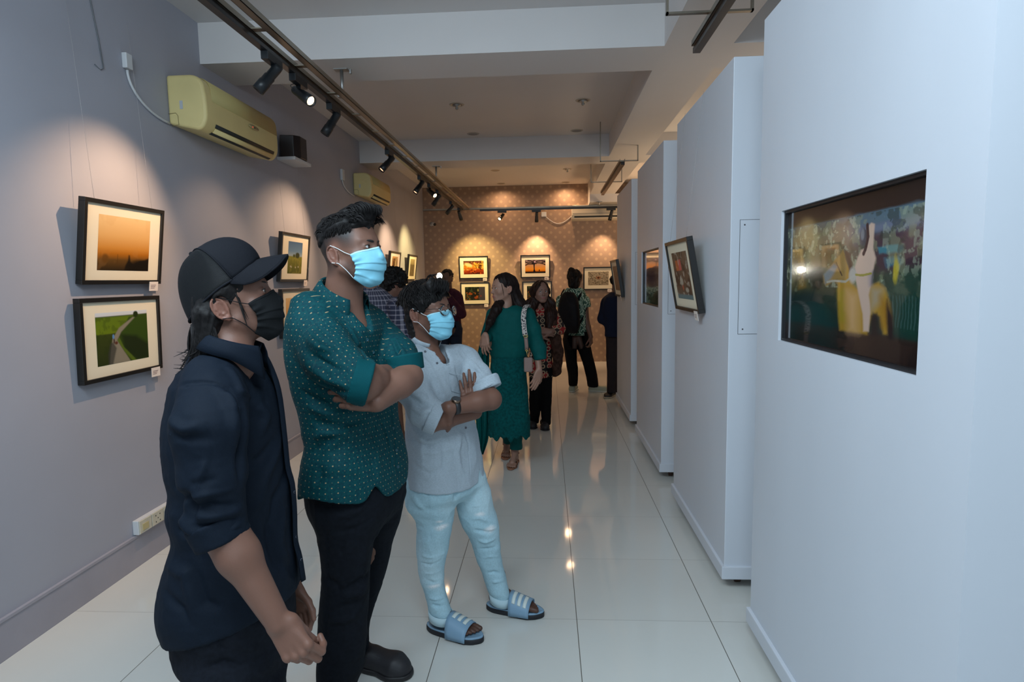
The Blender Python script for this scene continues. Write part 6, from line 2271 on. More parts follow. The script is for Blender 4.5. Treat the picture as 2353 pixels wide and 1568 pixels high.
    def hem(P):
        u = (P - hc) @ fb; v = (P - hc) @ RB[:, 0]
        ph = np.arctan2(v / .17, u / .12)
        z = hc[2] - .022 + .020 * np.sin(ph) ** 2 + .05 * np.exp(-((ph + .55) / .10) ** 2)
        return z - P[:, 2]
    t.put(hem, .003, 'int')
    t.cone(neck0 + RB @ np.array((0, .0, .05)), neck0 + RB @ np.array((0, .05, -.01)), .055, .048, k=.006, op='sub')
    t.cone(neck0 + RB @ np.array((0, .05, -.01)), neck0 + RB @ np.array((0, .100, -.06)), .046, .032, k=.006, op='sub')
    t.cone(neck0 + RB @ np.array((0, .100, -.06)), neck0 + RB @ np.array((0, .128, -.125)), .032, .010, k=.006, op='sub')
    def lines(S):
        L = S.line
        return [L([(945, 830), (975, 842), (985, 880), (992, 920)], .0025, -.003), L([(960, 800), (990, 830), (1010, 870), (1030, 915)], .010, .004),
                L([(1012, 835), (1030, 870), (1048, 905)], .003, -.004), L([(1052, 840), (1060, 870), (1068, 900)], .0025, -.003),
                L([(930, 880), (955, 900), (980, 905)], .009, .007), L([(932, 905), (960, 925), (990, 925)], .009, -.007), L([(935, 935), (965, 940), (1000, 935)], .007, .005),
                L([(1065, 800), (1090, 830), (1118, 865)], .008, .005), L([(1075, 840), (1100, 850), (1128, 880)], .008, -.006), L([(1085, 830), (1110, 862), (1130, 890)], .005, .005),
                L([(940, 985), (980, 1010), (1020, 1010)], .012, .006), L([(938, 1010), (985, 1030), (1040, 1020)], .012, -.007), L([(945, 1040), (1000, 1045), (1060, 1030)], .012, .005), L([(942, 1065), (990, 1080), (1030, 1070)], .010, -.005),
                L([(1075, 985), (1086, 1030), (1088, 1090)], .003, -.005), L([(1068, 990), (1060, 1040), (1070, 1090)], .012, .005), L([(1020, 1000), (1030, 1050), (1020, 1100)], .014, -.004), L([(970, 960), (960, 1010), (965, 1080)], .014, .004)]
    o, V2, F2 = cloth('linen_shirt', t, *bbox([shR, shL, neck0, at(935, 1130, 2.5), at(1115, 1130, 2.6), elR, elL], .12), .0048, m, root, lines=lines, amp_noise=.0035, freq=14, stretch=(1, 1, .7))
    for (p, ax, rr) in ((at(1008, 966, 2.33), nrm((.87, .05, -.42)), .064), (at(1124, 893, 2.46), nrm((.42, -.25, -.85)), .057)):
        q = SDF(); q.cone(p - ax * .045, p + ax * .004, rr, rr * .97, k=0)
        q.put(lambda P: -((P - p) @ ax + .042), .002, 'int'); q.put(lambda P: ((P - p) @ ax - .003), .002, 'int')
        cloth('cuff', q, p - .12, p + .12, .0038, m, o, amp_noise=.002, freq=16)
    collar('band_collar', None, neck0 + np.array((0, 0, .022)), rotm(nrm(fb + np.array((0, 0, -.45)))), .058, .026, m, o, stand=True, open_=.50, solid=.003)
    S = Surf(V2)
    for x, y in ((983, 803), (1009, 828), (1077, 979)):
        button(o, S.pt(x, y), nrm((.5, -.8, .1)), .005, mat('grey_shirt_button', srgb(90, 92, 100), rough=.3))
    pk = [S.pt(x, y) + np.array((0, -.003, 0)) for x, y in ((1040, 858), (1046, 896), (1068, 905), (1072, 862), (1040, 858))]
    MB().tube(pk, .0012, 5).build('pocket_seam', m, o)
    # watch
    wc = wrL + (elL - wrL) * .14; wa = nrm(elL - wrL); up = nrm(np.cross(wa, (0, 1, 0))); up = up if up[2] > 0 else -up
    face_n = nrm(np.array((-.1, -.55, .85)) - wa * (np.array((-.1, -.55, .85)) @ wa))
    wt = empty('wrist_watch', wc, None, None); wt.location = wc; keep(wt, root)
    sd = np.cross(wa, face_n)
    MB().grid([[wc + (face_n * math.cos(a) + sd * math.sin(a)) * .0305 + wa * d for d in (-.010, .010)] for a in np.linspace(.0, 2 * PI, 30)]).build('strap', M_black, wt, solid=.003)
    MB().lathe([(0, .026), (.018, .026), (.0195, .030), (.0195, .037), (.017, .039)], wc, face_n, 28).build('case', mat('bronze_watch_case', (.22, .15, .11), rough=.3, metal=1), wt)
    MB().lathe([(.0165, .0385), (0, .0388)], wc, face_n, 28).build('dial', mat('grey_watch_dial', (.04, .045, .05), rough=.15), wt)
    # jeans
    tr = SDF()
    tr.loft([sil(1080, 944, 1108, 2.54, yaw, .7), sil(1108, 940, 1114, 2.54, yaw, .66), sil(1130, 950, 1110, 2.54, yaw, .6), sil(1150, 975, 1085, 2.54, yaw, .5)], n=2.2)
    n_ = [(1100, 938, 1040), (1130, 932, 1046), (1157, 932, 1046), (1177, 946, 1044), (1199, 958, 1041), (1241, 957, 1033), (1287, 960, 1024), (1329, 965, 1020), (1364, 977, 1025), (1395, 985, 1033), (1420, 990, 1040)]
    tr.loft([sil(y, a, b, 2.49, 0, 1.0) for y, a, b in n_], k=.025, n=2.1)
    f_ = [(1095, 1040, 1114), (1131, 1046, 1127), (1167, 1050, 1135), (1203, 1062, 1144), (1245, 1085, 1148), (1280, 1094, 1151), (1316, 1108, 1158), (1339, 1116, 1163), (1366, 1126, 1171), (1380, 1130, 1172)]
    tr.loft([sil(y, a, b, 2.60 + .06 * (y - 1095) / 285, 0, 1.0) for y, a, b in f_], k=.018, n=2.1)
    def lj(S):
        L = S.line
        return [L([(962, 1120), (975, 1140), (995, 1128)], .003, -.003), L([(980, 1130), (982, 1190), (985, 1240), (990, 1300)], .003, -.0025), L([(985, 1185), (1010, 1192), (1038, 1188)], .0035, .003), L([(1065, 1170), (1095, 1172), (1125, 1160)], .0035, .003),
                L([(960, 1280), (990, 1288), (1026, 1275)], .006, .005), L([(962, 1298), (985, 1305), (1018, 1292)], .006, -.007), L([(965, 1318), (995, 1325), (1020, 1315)], .006, .006), L([(970, 1335), (1000, 1345), (1020, 1335)], .006, -.006), L([(980, 1378), (1000, 1385), (1028, 1372)], .006, .006), L([(985, 1392), (1010, 1400), (1032, 1390)], .006, -.006),
                L([(1080, 1200), (1110, 1195), (1140, 1200)], .008, .005), L([(1085, 1225), (1115, 1228), (1145, 1225)], .007, -.006), L([(1095, 1250), (1120, 1252), (1146, 1240)], .007, .006), L([(1098, 1268), (1125, 1268), (1148, 1258)], .006, -.006), L([(1105, 1290), (1130, 1285), (1152, 1280)], .006, .005), L([(1118, 1325), (1140, 1322), (1160, 1315)], .006, -.006), L([(1125, 1345), (1145, 1342), (1165, 1335)], .006, .006),
                L([(1060, 1120), (1056, 1140), (1050, 1160)], .010, -.007), L([(940, 1140), (955, 1165), (975, 1180)], .010, .006)]
    V, F = tr.mesh(*bbox([at(930, 1078, 2.5), at(1180, 1440, 2.7), at(1120, 1078, 2.4), at(980, 1430, 2.4)], .07), .0048)
    S = Surf(V)
    rips = [(S.pt(1022, 1216), .034, .013), (S.pt(1006, 1350), .032, .011), (S.pt(1112, 1182), .026, .010), (S.pt(1134, 1220), .034, .018), (S.pt(1016, 1204), .018, .006)]
    col = np.tile(np.array(srgb(168, 200, 211)), (len(V), 1))
    col *= (1 + .08 * fbm3(V * 9, 3))[:, None]
    fade_ = np.clip(fbm3(V * 7 + 3, 2) + .1, 0, 1)[:, None] * .35
    col = col * (1 - fade_) + np.array(srgb(208, 226, 230)) * fade_
    dd = np.zeros(len(V))
    for p, rx, rz in rips:
        q = V - p
        d = np.sqrt((np.hypot(q[:, 0], q[:, 1]) / rx) ** 2 + (q[:, 2] / rz + noise3(V * 60) * .5) ** 2)
        w = np.clip(1.2 - d, 0, 1) * (d < 1.6)
        thr = .5 + .5 * np.sin(q[:, 2] * 1400)
        col = col * (1 - w[:, None]) + w[:, None] * (np.array(srgb(238, 242, 244)) * (.75 + .25 * thr)[:, None])
        dd += w * .002 * np.sin(q[:, 2] * 900)
    N = vnormals(V, F)
    V2 = folds(V, N, lj(S), amp_noise=.004, freq=13, stretch=(1, 1, 1)) + N * dd[:, None]
    M_lj = attr_mat('bleached_denim', rough=.85, spec=.15, bump=.4, bscale=500, var=.08, vscale=160)
    jo = np_mesh('ripped_jeans', V2, F, M_lj, root, col=col)
    for yy, xa, xb, Y in ((1412, 986, 1040, 2.49), (1372, 1126, 1174, 2.66)):
        e0, e1 = sil(yy - 6, xa, xb, Y, 0, 1), sil(yy + 12, xa + 2, xb + 1, Y, 0, 1)
        MB().grid([[np.array((e[1], e[2], e[0])) + np.array((math.cos(a) * (e[3] + g), math.sin(a) * (e[4] + g), -.010 * math.cos(a + .3))) for a in np.linspace(0, 2 * PI, 33)] for e, g in ((e0, .000), (e0, .004), (e1, .004), (e1, .0))]).build('turn_up', mat('pale_turn_up', srgb(184, 210, 218), rough=.9, bump=.3), jo, solid=.002)
    # slides
    for (h, t_), sd in ((ftR, -1), (ftL, 1)):
        h3, t3 = np.array((h[0], h[1], 0)), np.array((t_[0], t_[1], 0)); f = nrm(t3 - h3)
        sr = empty('slide_sandal', h3, None, None); keep(sr, root)
        slide(sr, h3 - f * .012, t3 + f * .016, .104, sd)
    return root


build_linen_man()
# ------------------------------------------------------------------ the people farther back
def far_pants(root, rows_list, Y, m, name='trousers', h=.008, yaw=0, floor=.03, lines=None):
    t = SDF()
    pts = []
    for rows in rows_list:
        secs = []
        for r in rows:
            y, a, b = r[:3]; yy = r[3] if len(r) > 3 else Y
            e = sil(y, a, b, yy, yaw, .95); secs.append(e); pts.append((e[1], e[2], e[0]))
        t.loft(secs, k=.03, n=2.2)
    t.half((0, 0, floor), (0, 0, -1))
    lo, hi = bbox(pts, .14); lo[2] = max(lo[2], .005)
    V, F = t.mesh(lo, hi, h); N = vnormals(V, F)
    V = folds(V, N, [], amp_noise=.006, freq=8)
    return np_mesh(name, V, F, m, root)


def far_top(root, rows, Y, yaw, ratio, m, name='shirt', arms=(), h=.007, hem=None, extra=None, neck=None, pat=None, col=None, n=2.25, amp=.004):
    t = SDF(); secs = [sil(y, a, b, Y, yaw, ratio) for y, a, b in rows]
    t.loft(secs, n=n)
    for pts, rs, cut, ax in arms:
        if cut is None: limb(t, pts, rs, k=.03)
        else: sleeve(t, pts, rs, cut, ax, k=.03)
    if extra: extra(t)
    P_ = [(e[1], e[2], e[0]) for e in secs] + [p for a in arms for p in a[0]]
    lo, hi = bbox(P_, .26)
    hi[2] -= .10; lo[2] += .12
    if neck is not None: t.cone(neck[0], neck[1], neck[2], neck[3], k=.01, op='sub')
    V, F = t.mesh(lo, hi, h); N = vnormals(V, F)
    pv = pat(V) if pat else None; cv = col(V) if col else None
    V = folds(V, N, [], amp_noise=amp, freq=11, stretch=(1, 1, .6))
    return np_mesh(name, V, F, m, root, pat=pv, col=cv), t


# ---- woman in the teal dress with the shoulder bag
def build_teal_woman():
    skin = (.34, .19, .135); Y = 4.75
    fd = nrm((-.86, -.50, -.02)); R = rotm(fd); sc = .94
    c = at(1171, 666, 4.70) - R @ (np.array((-.078, -.018, -.017)) * sc)
    root = person('long haired person in a teal dress and shawl, walking, head turned to the left', (c[0], c[1], 0))
    neck0 = at(1164, 706, Y)
    shR, elR, wrR = at(1132, 722, 4.74), at(1122, 796, 4.72), at(1115, 770, 4.56)
    shL, elL, wrL = at(1214, 722, 4.74), at(1231, 790, 4.74), at(1239, 850, 4.66)
    s = SDF(); s.put(head_sdf(fem=True, jaw=.93).xform(c, R, sc), k=0)
    s.cone(c + R @ np.array((0, -.03, -.055)), neck0 + (0, 0, -.02), .044, .046, k=.03)
    s.cone(neck0 + (0, 0, -.10), at(1168, 860, Y), .06, .06, k=.04)
    arm(s, shR, elR, wrR, [.034, .033, .031, .023], k=.01); arm(s, shL, elL, wrL, [.034, .033, .031, .023], k=.01)
    hand(s, wrR, nrm((.0, -.15, -1)), nrm((-.35, -.9, 0)), 1, [(12, 20, 14), (16, 24, 16), (20, 28, 18), (24, 30, 18)], sc=.90, spread=.15)
    hand(s, wrL, nrm(at(1228, 890, 4.62) - wrL), nrm((.5, -.8, 0)), -1, [(10, 16, 10), (14, 20, 12), (16, 22, 12), (20, 24, 12)], sc=.95)
    fN, fF = (np.array((-.280, 4.99, .048)), np.array((-.312, 4.775, .030))), (np.array((-.375, 5.27, .045)), np.array((-.375, 5.07, .030)))
    for (hl, te), kx in ((fN, .25), (fF, -.1)):
        f = nrm(te - hl)
        an = hl + f * .045 + np.array((0, 0, .065))
        s.cone(an + (0, 0, .01), hl + f * .03, .026, .026, k=.012)
        s.cone(hl + f * .02 + (0, 0, .002), te - f * .06, .026, .020, k=.02)
        s.cone(an + (0, -.005, -.01), te - f * .07 + (0, 0, .01), .024, .018, k=.02)
        for i in range(5):
            x = (i - 2) * .0155; rr = np.cross(f, (0, 0, 1))
            s.cone(te - f * .055 + rr * x, te - f * (.0 + .006 * abs(i - 1)) + rr * x * 1.1 - (0, 0, .006), .0095, .0075, k=.004)
        limb(s, [an, an + (0, .03, .40), at(1170, 900, 4.85)], [.027, .045, .06], k=.02)
    fin_body('body', s, [c, neck0, shR, shL, wrR, wrL, fN[1], fF[0]], .16, .0048, root, c, R, skin, fem=True, sc=sc)
    eyes(root, c, R, sc, look=(-.05, 1, .1), brow_h=.0185, thick=.0026)
    G = lambda p: c + R @ (np.array(p) * sc)
    hs = SDF()
    hs.ell((0, -.020, .036), (.080, .104, .088), k=.02)
    hs.ell((0, .135, -.02), (.062, .075, .098), k=.012, op='sub')
    hs.ell((-.090, -.016, -.018), (.024, .018, .030), k=.008, op='sub')
    hl = SDF(); hl.put(hs.xform(c, R, sc), k=0)
    limb(hl, [G((0, -.075, .0)), G((.0, -.095, -.09)), at(1192, 705, 4.80), at(1200, 722, 4.84)], [.062, .058, .062, .030], k=.04)
    limb(hl, [G((.04, -.02, -.06)), at(1140, 712, 4.66), at(1126, 738, 4.60), at(1117, 764, 4.58)], [.038, .036, .028, .012], k=.03)
    flow = lambda Pl: np.stack([Pl[:, 0] * 2, -.35 + 0 * Pl[:, 1], -1 + 0 * Pl[:, 2]], 1)
    ho = hair_shell('hair', hl, c - .42, c + .3, .006, root, c, R, sc, flow, amp=.003, fr=120, col=(.012, .007, .006))
    cur = []; rs = np.random.RandomState(5)
    for i in range(70):
        a = rs.uniform(0, 1)
        cur.append(curve3([G((.05, .02 + .02 * a, -.03)), at(1141 - 6 * a, 712, 4.64), at(1128 - 8 * a, 740, 4.59), at(1110 + 10 * a, 768 + rs.uniform(-6, 6), 4.58)], 8))
        cur.append(curve3([G((-.05 + .1 * a, -.09, -.05)), at(1190 + 14 * a, 690, 4.77), at(1197 + 12 * a, 705, 4.74), at(1203 + 12 * a, 716 + rs.uniform(-3, 5), 4.72)], 8))
    for i in range(8): cur.append(curve3([G((-.066, .05, .045)), G((-.072, .045, .0)), G((-.068, .035, -.04)), G((-.066, .03, -.075))], 7))
    locks('hair_locks', cur, .0022, ho, col=(.012, .007, .006), seed=9)
    MB().lathe([(0, .005), (.004, .004), (.006, 0), (.004, -.004), (0, -.005)], G((-.080, -.014, -.052)), (0, 0, 1), 12).build('earring', mat('dark_bead', (.02, .01, .01), rough=.2), root)
    m = fabric('teal_lace', srgb(0, 72, 72), rough=.85, var=.35, vscale=60, bump=.9)
    m2 = fabric('teal_chiffon', srgb(0, 78, 76), rough=.7, var=.08, vscale=30, bump=.2)
    rows = [(735, 1124, 1218), (775, 1126, 1214), (812, 1129, 1211), (840, 1128, 1209), (880, 1126, 1211), (930, 1124, 1214), (975, 1122, 1217), (1010, 1122, 1219)]
    def wavy(t):
        zc = at(1170, 1002, Y)[2]
        t.put(lambda P: zc + .025 * np.sin(P[:, 0] * 48) * .6 + .012 * np.sin(P[:, 0] * 110) - P[:, 2], .004, 'int')
    far_top(root, rows, Y, -90, .62, m, name='kurta', h=.006, extra=wavy, amp=.006)
    rows = [(703, 1142, 1190), (712, 1128, 1210), (730, 1121, 1219), (766, 1117, 1220), (795, 1120, 1216), (815, 1127, 1213), (820, 1130, 1211)]
    ar = [([shL, at(1226, 760, 4.73), at(1237, 800, 4.72), at(1243, 835, 4.68)], [.050, .052, .056, .046], at(1240, 826, 4.69), nrm((.08, -.1, -1))),
          ([shR, at(1122, 770, 4.70), at(1118, 778, 4.62)], [.048, .050, .040], at(1117, 777, 4.60), nrm((-.1, -.9, .2)))]
    far_top(root, rows, Y, -90, .64, m2, name='shawl', arms=ar, h=.006, amp=.004, neck=(neck0 + (0, -.01, .06), neck0 + (0, -.02, -.005), .046, .048))
    # the loose end of the shawl hanging on the left
    prof = [(768, 1108, 1124), (800, 1098, 1124), (850, 1094, 1124), (900, 1092, 1125), (950, 1092, 1127), (1000, 1095, 1126), (1030, 1099, 1116), (1046, 1104, 1110)]
    g = []
    for k, (y, a, b) in enumerate(prof):
        row = []
        for j in range(17):
            u = j / 16; p = at(a + (b - a) * u, y, 4.80)
            p[1] += .018 * math.sin(u * 15 + k * .3) + .01 * math.sin(u * 31)
            row.append(p)
        g.append(row)
    MB().grid(g).build('shawl_end', m2, root, solid=.004, subsurf=1)
    far_pants(root, [[(985, 1168, 1203, 4.84), (1010, 1171, 1200, 4.86), (1031, 1172, 1199, 4.90)], [(985, 1150, 1182, 5.05), (1005, 1154, 1180, 5.1), (1018, 1158, 1178, 5.14)]], Y, m2, h=.006, floor=.12)
    ms = mat('tan_sandal_leather', srgb(140, 92, 66), rough=.5)
    for hl, te in (fN, fF):
        f = nrm((te - hl) * (1, 1, 0)); r = np.cross(f, (0, 0, 1))
        sd = empty('sandal', hl, None, None); keep(sd, root)
        P = lambda x, y, z: np.array((hl[0], hl[1], 0)) + r * x + f * y + np.array((0, 0, z))
        so = SDF(); so.chain([P(0, 0, .01), P(0, .10, .008), P(0, .17, .006), P(0, .215, .006)], [.030, .028, .038, .028], .02)
        so.half(P(0, 0, .001), (0, 0, -1)); so.half(P(0, 0, .016), (0, 0, 1))
        V, F = so.mesh(P(0, .1, 0) - .18, P(0, .1, 0) + .18, .005); np_mesh('sole', V, F, ms, sd)
        MB().prism([(0, 0), (.05, 0), (.055, .02), (-.01, .028)], 0, -.02, .02, M=Matrix.Translation(Vector(P(0, -.01, 0))) @ Matrix(((r[0], f[0], 0), (r[1], f[1], 0), (0, 0, 1))).to_4x4()).build('heel', ms, sd)
        for yy, hh, ww in ((.155, .034, .040), (.105, .052, .036)):
            MB().grid([[P(math.sin(a) * ww, yy + d, .010 + hh * max(0, math.cos(a)) ** .7) for a in np.linspace(-PI / 2, PI / 2, 13)] for d in (-.007, .007)]).build('strap', ms, sd, solid=.003)
        MB().tube([P(math.sin(a) * .033, .030 + math.cos(a) * .036, .085) for a in np.linspace(0, 2 * PI, 20)], .004, 6, caps=False).build('ankle_strap', ms, sd)
    # shoulder bag
    bag = empty('shoulder_bag', at(1214, 838, 4.60), 'small taupe shoulder bag hanging on a black and white patterned strap over the teal dress', 'bag')
    mbag = mat('taupe_leather', srgb(136, 112, 104), rough=.5, var=.05)
    b0 = at(1214, 838, 4.60)
    MB().box(b0 + np.array((-.034, -.020, -.058)), b0 + np.array((.034, .020, .056))).build('pouch', mbag, bag, bevel=.012, segs=4)
    msr = mat('woven_bag_strap', srgb(200, 190, 184), rough=.8)
    nt = msr.node_tree; bs = nt.nodes['Principled BSDF']; tc = nt.nodes.new('ShaderNodeTexCoord'); vo = nt.nodes.new('ShaderNodeTexVoronoi'); vo.inputs['Scale'].default_value = 85
    rp = nt.nodes.new('ShaderNodeValToRGB'); rp.color_ramp.interpolation = 'CONSTANT'; rp.color_ramp.elements[0].color = (*srgb(44, 44, 52), 1); rp.color_ramp.elements[1].position = .42; rp.color_ramp.elements[1].color = (*srgb(196, 188, 182), 1)
    nt.links.new(tc.outputs['Object'], vo.inputs['Vector']); nt.links.new(vo.outputs['Distance'], rp.inputs[0]); nt.links.new(rp.outputs[0], bs.inputs['Base Color'])
    st = [at(1213, 712, 4.84), at(1214, 701, 4.76), at(1207, 706, 4.66), at(1203, 725, 4.60), at(1204, 750, 4.585), at(1207, 772, 4.58)]
    C_ = curve3(st, 26); MB().grid([[p + np.array((d, 0, 0)) for d in (-.019, .019)] for p in C_]).build('woven_strap', msr, bag, solid=.004)
    MB().grid([[at(x, y, 4.575) + np.array((d, 0, 0)) for d in (-.014, .014)] for x, y in ((1208, 774), (1209, 785), (1210, 796), (1210, 804))]).build('leather_tab', mbag, bag, solid=.005)
    mg = mat('gold_buckle', (.5, .36, .14), rough=.25, metal=1)
    for y, rr in ((773, .016), (806, .010)): MB().tube([at(1208 + (y - 773) / 15, y, 4.57) + np.array((math.cos(a) * rr, 0, math.sin(a) * rr * .5)) for a in np.linspace(0, 2 * PI, 14)], .003, 6, caps=False).build('buckle', mg, bag)
    MB().tube([at(1210, 806, 4.575), at(1212, 818, 4.58), b0 + np.array((-.004, 0, .055))], .004, 6).build('clip', mg, bag)
    MB().tube([at(1216, 705, 4.88), at(1220, 730, 4.90), at(1222, 790, 4.86), b0 + np.array((.02, .02, .05))], .008, 6, flat=.3).build('back_strap', msr, bag)


build_teal_woman()


# ---- woman in the red and black printed tunic
def build_red_woman():
    skin = (.25, .135, .10); Y = 6.2
    fd = nrm((.30, -.95, .02)); R = rotm(fd); sc = .92
    c = at(1243, 670, 6.12)
    root = person('long haired person in a red and black printed tunic and black trousers', (c[0], c[1], 0))
    neck0 = at(1241, 702, Y)
    shR, elR, wrR = at(1217, 716, 6.2), at(1212, 762, 6.16), at(1240, 768, 6.02)
    shL, elL, wrL = at(1267, 714, 6.2), at(1286, 755, 6.15), at(1266, 762, 6.0)
    s = SDF(); s.put(head_sdf(fem=True).xform(c, R, sc), k=0)
    s.cone(c + R @ np.array((0, -.03, -.055)), neck0 + (0, 0, -.03), .046, .05, k=.03)
    s.cone(neck0 + (0, 0, -.05), at(1240, 850, Y + .03), .05, .05, k=.03)
    arm(s, shR, elR, wrR, [.038, .036, .034, .024], k=.01); arm(s, shL, elL, wrL, [.038, .036, .034, .024], k=.01)
    hand(s, wrR, nrm((1, -.2, .1)), nrm((0, -.8, .4)), 1, [(20, 30, 20)] * 4, sc=.9)
    hand(s, wrL, nrm((-1, -.2, .1)), nrm((0, -.8, .4)), -1, [(20, 30, 20)] * 4, sc=.9)
    limb(s, [at(1230, 880, 6.2), np.array((-.15, 6.27, .05))], [.045, .03], k=.02); limb(s, [at(1255, 880, 6.2), np.array((-.02, 6.2, .05))], [.045, .03], k=.02)
    fin_body('body', s, [c, neck0, elR, elL, wrL, np.array((-.1, 6.2, .02))], .17, .006, root, c, R, skin, fem=True, sc=sc)
    eyes(root, c, R, sc, look=(.35, 1, .12), brow_h=.0185, thick=.0028)
    G = lambda p: c + R @ (np.array(p) * sc)
    hs = SDF(); hs.ell((0, -.022, .034), (.084, .106, .092), k=.02); hs.ell((0, .13, -.02), (.058, .075, .098), k=.015, op='sub')
    hl = SDF(); hl.put(hs.xform(c, R, sc), k=0)
    limb(hl, [G((-.07, -.03, .0)), at(1222, 700, 6.17), at(1216, 728, 6.1), at(1216, 752, 6.08)], [.045, .058, .055, .028], k=.04)
    limb(hl, [G((.07, -.03, .0)), at(1262, 700, 6.17), at(1266, 725, 6.1), at(1262, 755, 6.06)], [.045, .055, .055, .030], k=.04)
    limb(hl, [G((0, -.09, 0)), at(1242, 740, 6.3)], [.07, .08], k=.04)
    flow = lambda Pl: np.stack([Pl[:, 0] * 2, -.2 + 0 * Pl[:, 1], -1 + 0 * Pl[:, 2]], 1)
    hair_shell('hair', hl, c - .46, c + .3, .008, root, c, R, sc, flow, amp=.005, fr=100, col=(.024, .011, .008))
    m, nt, b = new_mat('red_black_block_print')
    N, L = nt.nodes.new, nt.links.new
    tc = N('ShaderNodeTexCoord'); mp = N('ShaderNodeMapping'); mp.inputs['Scale'].default_value = (1, .01, 1); L(tc.outputs['Object'], mp.inputs[0])
    ck = N('ShaderNodeTexChecker'); ck.inputs['Scale'].default_value = 8.5; ck.inputs['Color1'].default_value = (*srgb(150, 24, 26), 1); ck.inputs['Color2'].default_value = (*srgb(26, 20, 20), 1); L(mp.outputs[0], ck.inputs['Vector'])
    vo = N('ShaderNodeTexVoronoi'); vo.inputs['Scale'].default_value = 17; vo.inputs['Randomness'].default_value = .25; L(mp.outputs[0], vo.inputs['Vector'])
    rp = N('ShaderNodeValToRGB'); rp.color_ramp.interpolation = 'CONSTANT'; e = rp.color_ramp.elements; e[0].color = (0, 0, 0, 1); e[1].position = .26; e[1].color = (1, 1, 1, 1); x = e.new(.42); x.color = (0, 0, 0, 1); x = e.new(0.08); x.color = (0, 0, 0, 1)
    e[0].color = (1, 1, 1, 1)
    L(vo.outputs['Distance'], rp.inputs[0])
    mx = N('ShaderNodeMix'); mx.data_type = 'RGBA'; L(rp.outputs[0], mx.inputs['Factor']); L(ck.outputs[0], mx.inputs['A']); mx.inputs['B'].default_value = (*srgb(168, 140, 112), 1)
    L(mx.outputs['Result'], b.inputs['Base Color']); b.inputs['Roughness'].default_value = .85
    rows = [(704, 1228, 1254), (712, 1216, 1268), (735, 1215, 1269), (765, 1218, 1266), (800, 1217, 1268), (835, 1216, 1270), (866, 1215, 1273)]
    ar = [([shR, elR, wrR + (elR - wrR) * .1], [.052, .050, .044], wrR + (elR - wrR) * .25, nrm(wrR - elR)), ([shL, elL, wrL + (elL - wrL) * .1], [.054, .054, .046], wrL + (elL - wrL) * .25, nrm(wrL - elL))]
    far_top(root, rows, Y, -78, .62, m, name='tunic', arms=ar, h=.008, neck=(neck0 + (.0, -.01, .06), neck0 + (.01, -.13, -.09), .05, .012))
    msc = fabric('brown_net_scarf', srgb(66, 46, 38), rough=.9, var=.5, vscale=30)
    q = SDF(); limb(q, [at(1276, 770, 6.15), at(1282, 810, 6.16), at(1280, 862, 6.16)], [.05, .052, .04], k=.02)
    limb(q, [at(1268, 720, 6.10), at(1272, 765, 6.10)], [.03, .035], k=.02)
    q.half(at(1280, 862, 6.16), nrm((.2, 0, -1)))
    V, F = q.mesh(*bbox([at(1276, 720, 6.15), at(1282, 866, 6.16)], .09), .008); N_ = vnormals(V, F)
    np_mesh('scarf', folds(V, N_, [], amp_noise=.012, freq=14, stretch=(1, 1, .3)), F, msc, root)
    mb = fabric('black_cotton_trousers', srgb(14, 13, 15))
    far_pants(root, [[(845, 1217, 1244), (900, 1217, 1243), (950, 1218, 1240), (974, 1219, 1238, 6.25)], [(845, 1242, 1270), (900, 1243, 1268), (950, 1244, 1266), (978, 1245, 1264, 6.18)]], Y, mb)
    shoe(root, (-.165, 6.33, 0), (-.165, 6.11, 0), .082, .055, M_shoe_blk, M_shoe_blk, open_=True, sole_h=.012)
    shoe(root, (-.055, 6.27, 0), (-.030, 6.04, 0), .082, .055, M_shoe_blk, M_shoe_blk, open_=True, sole_h=.012)


build_red_woman()


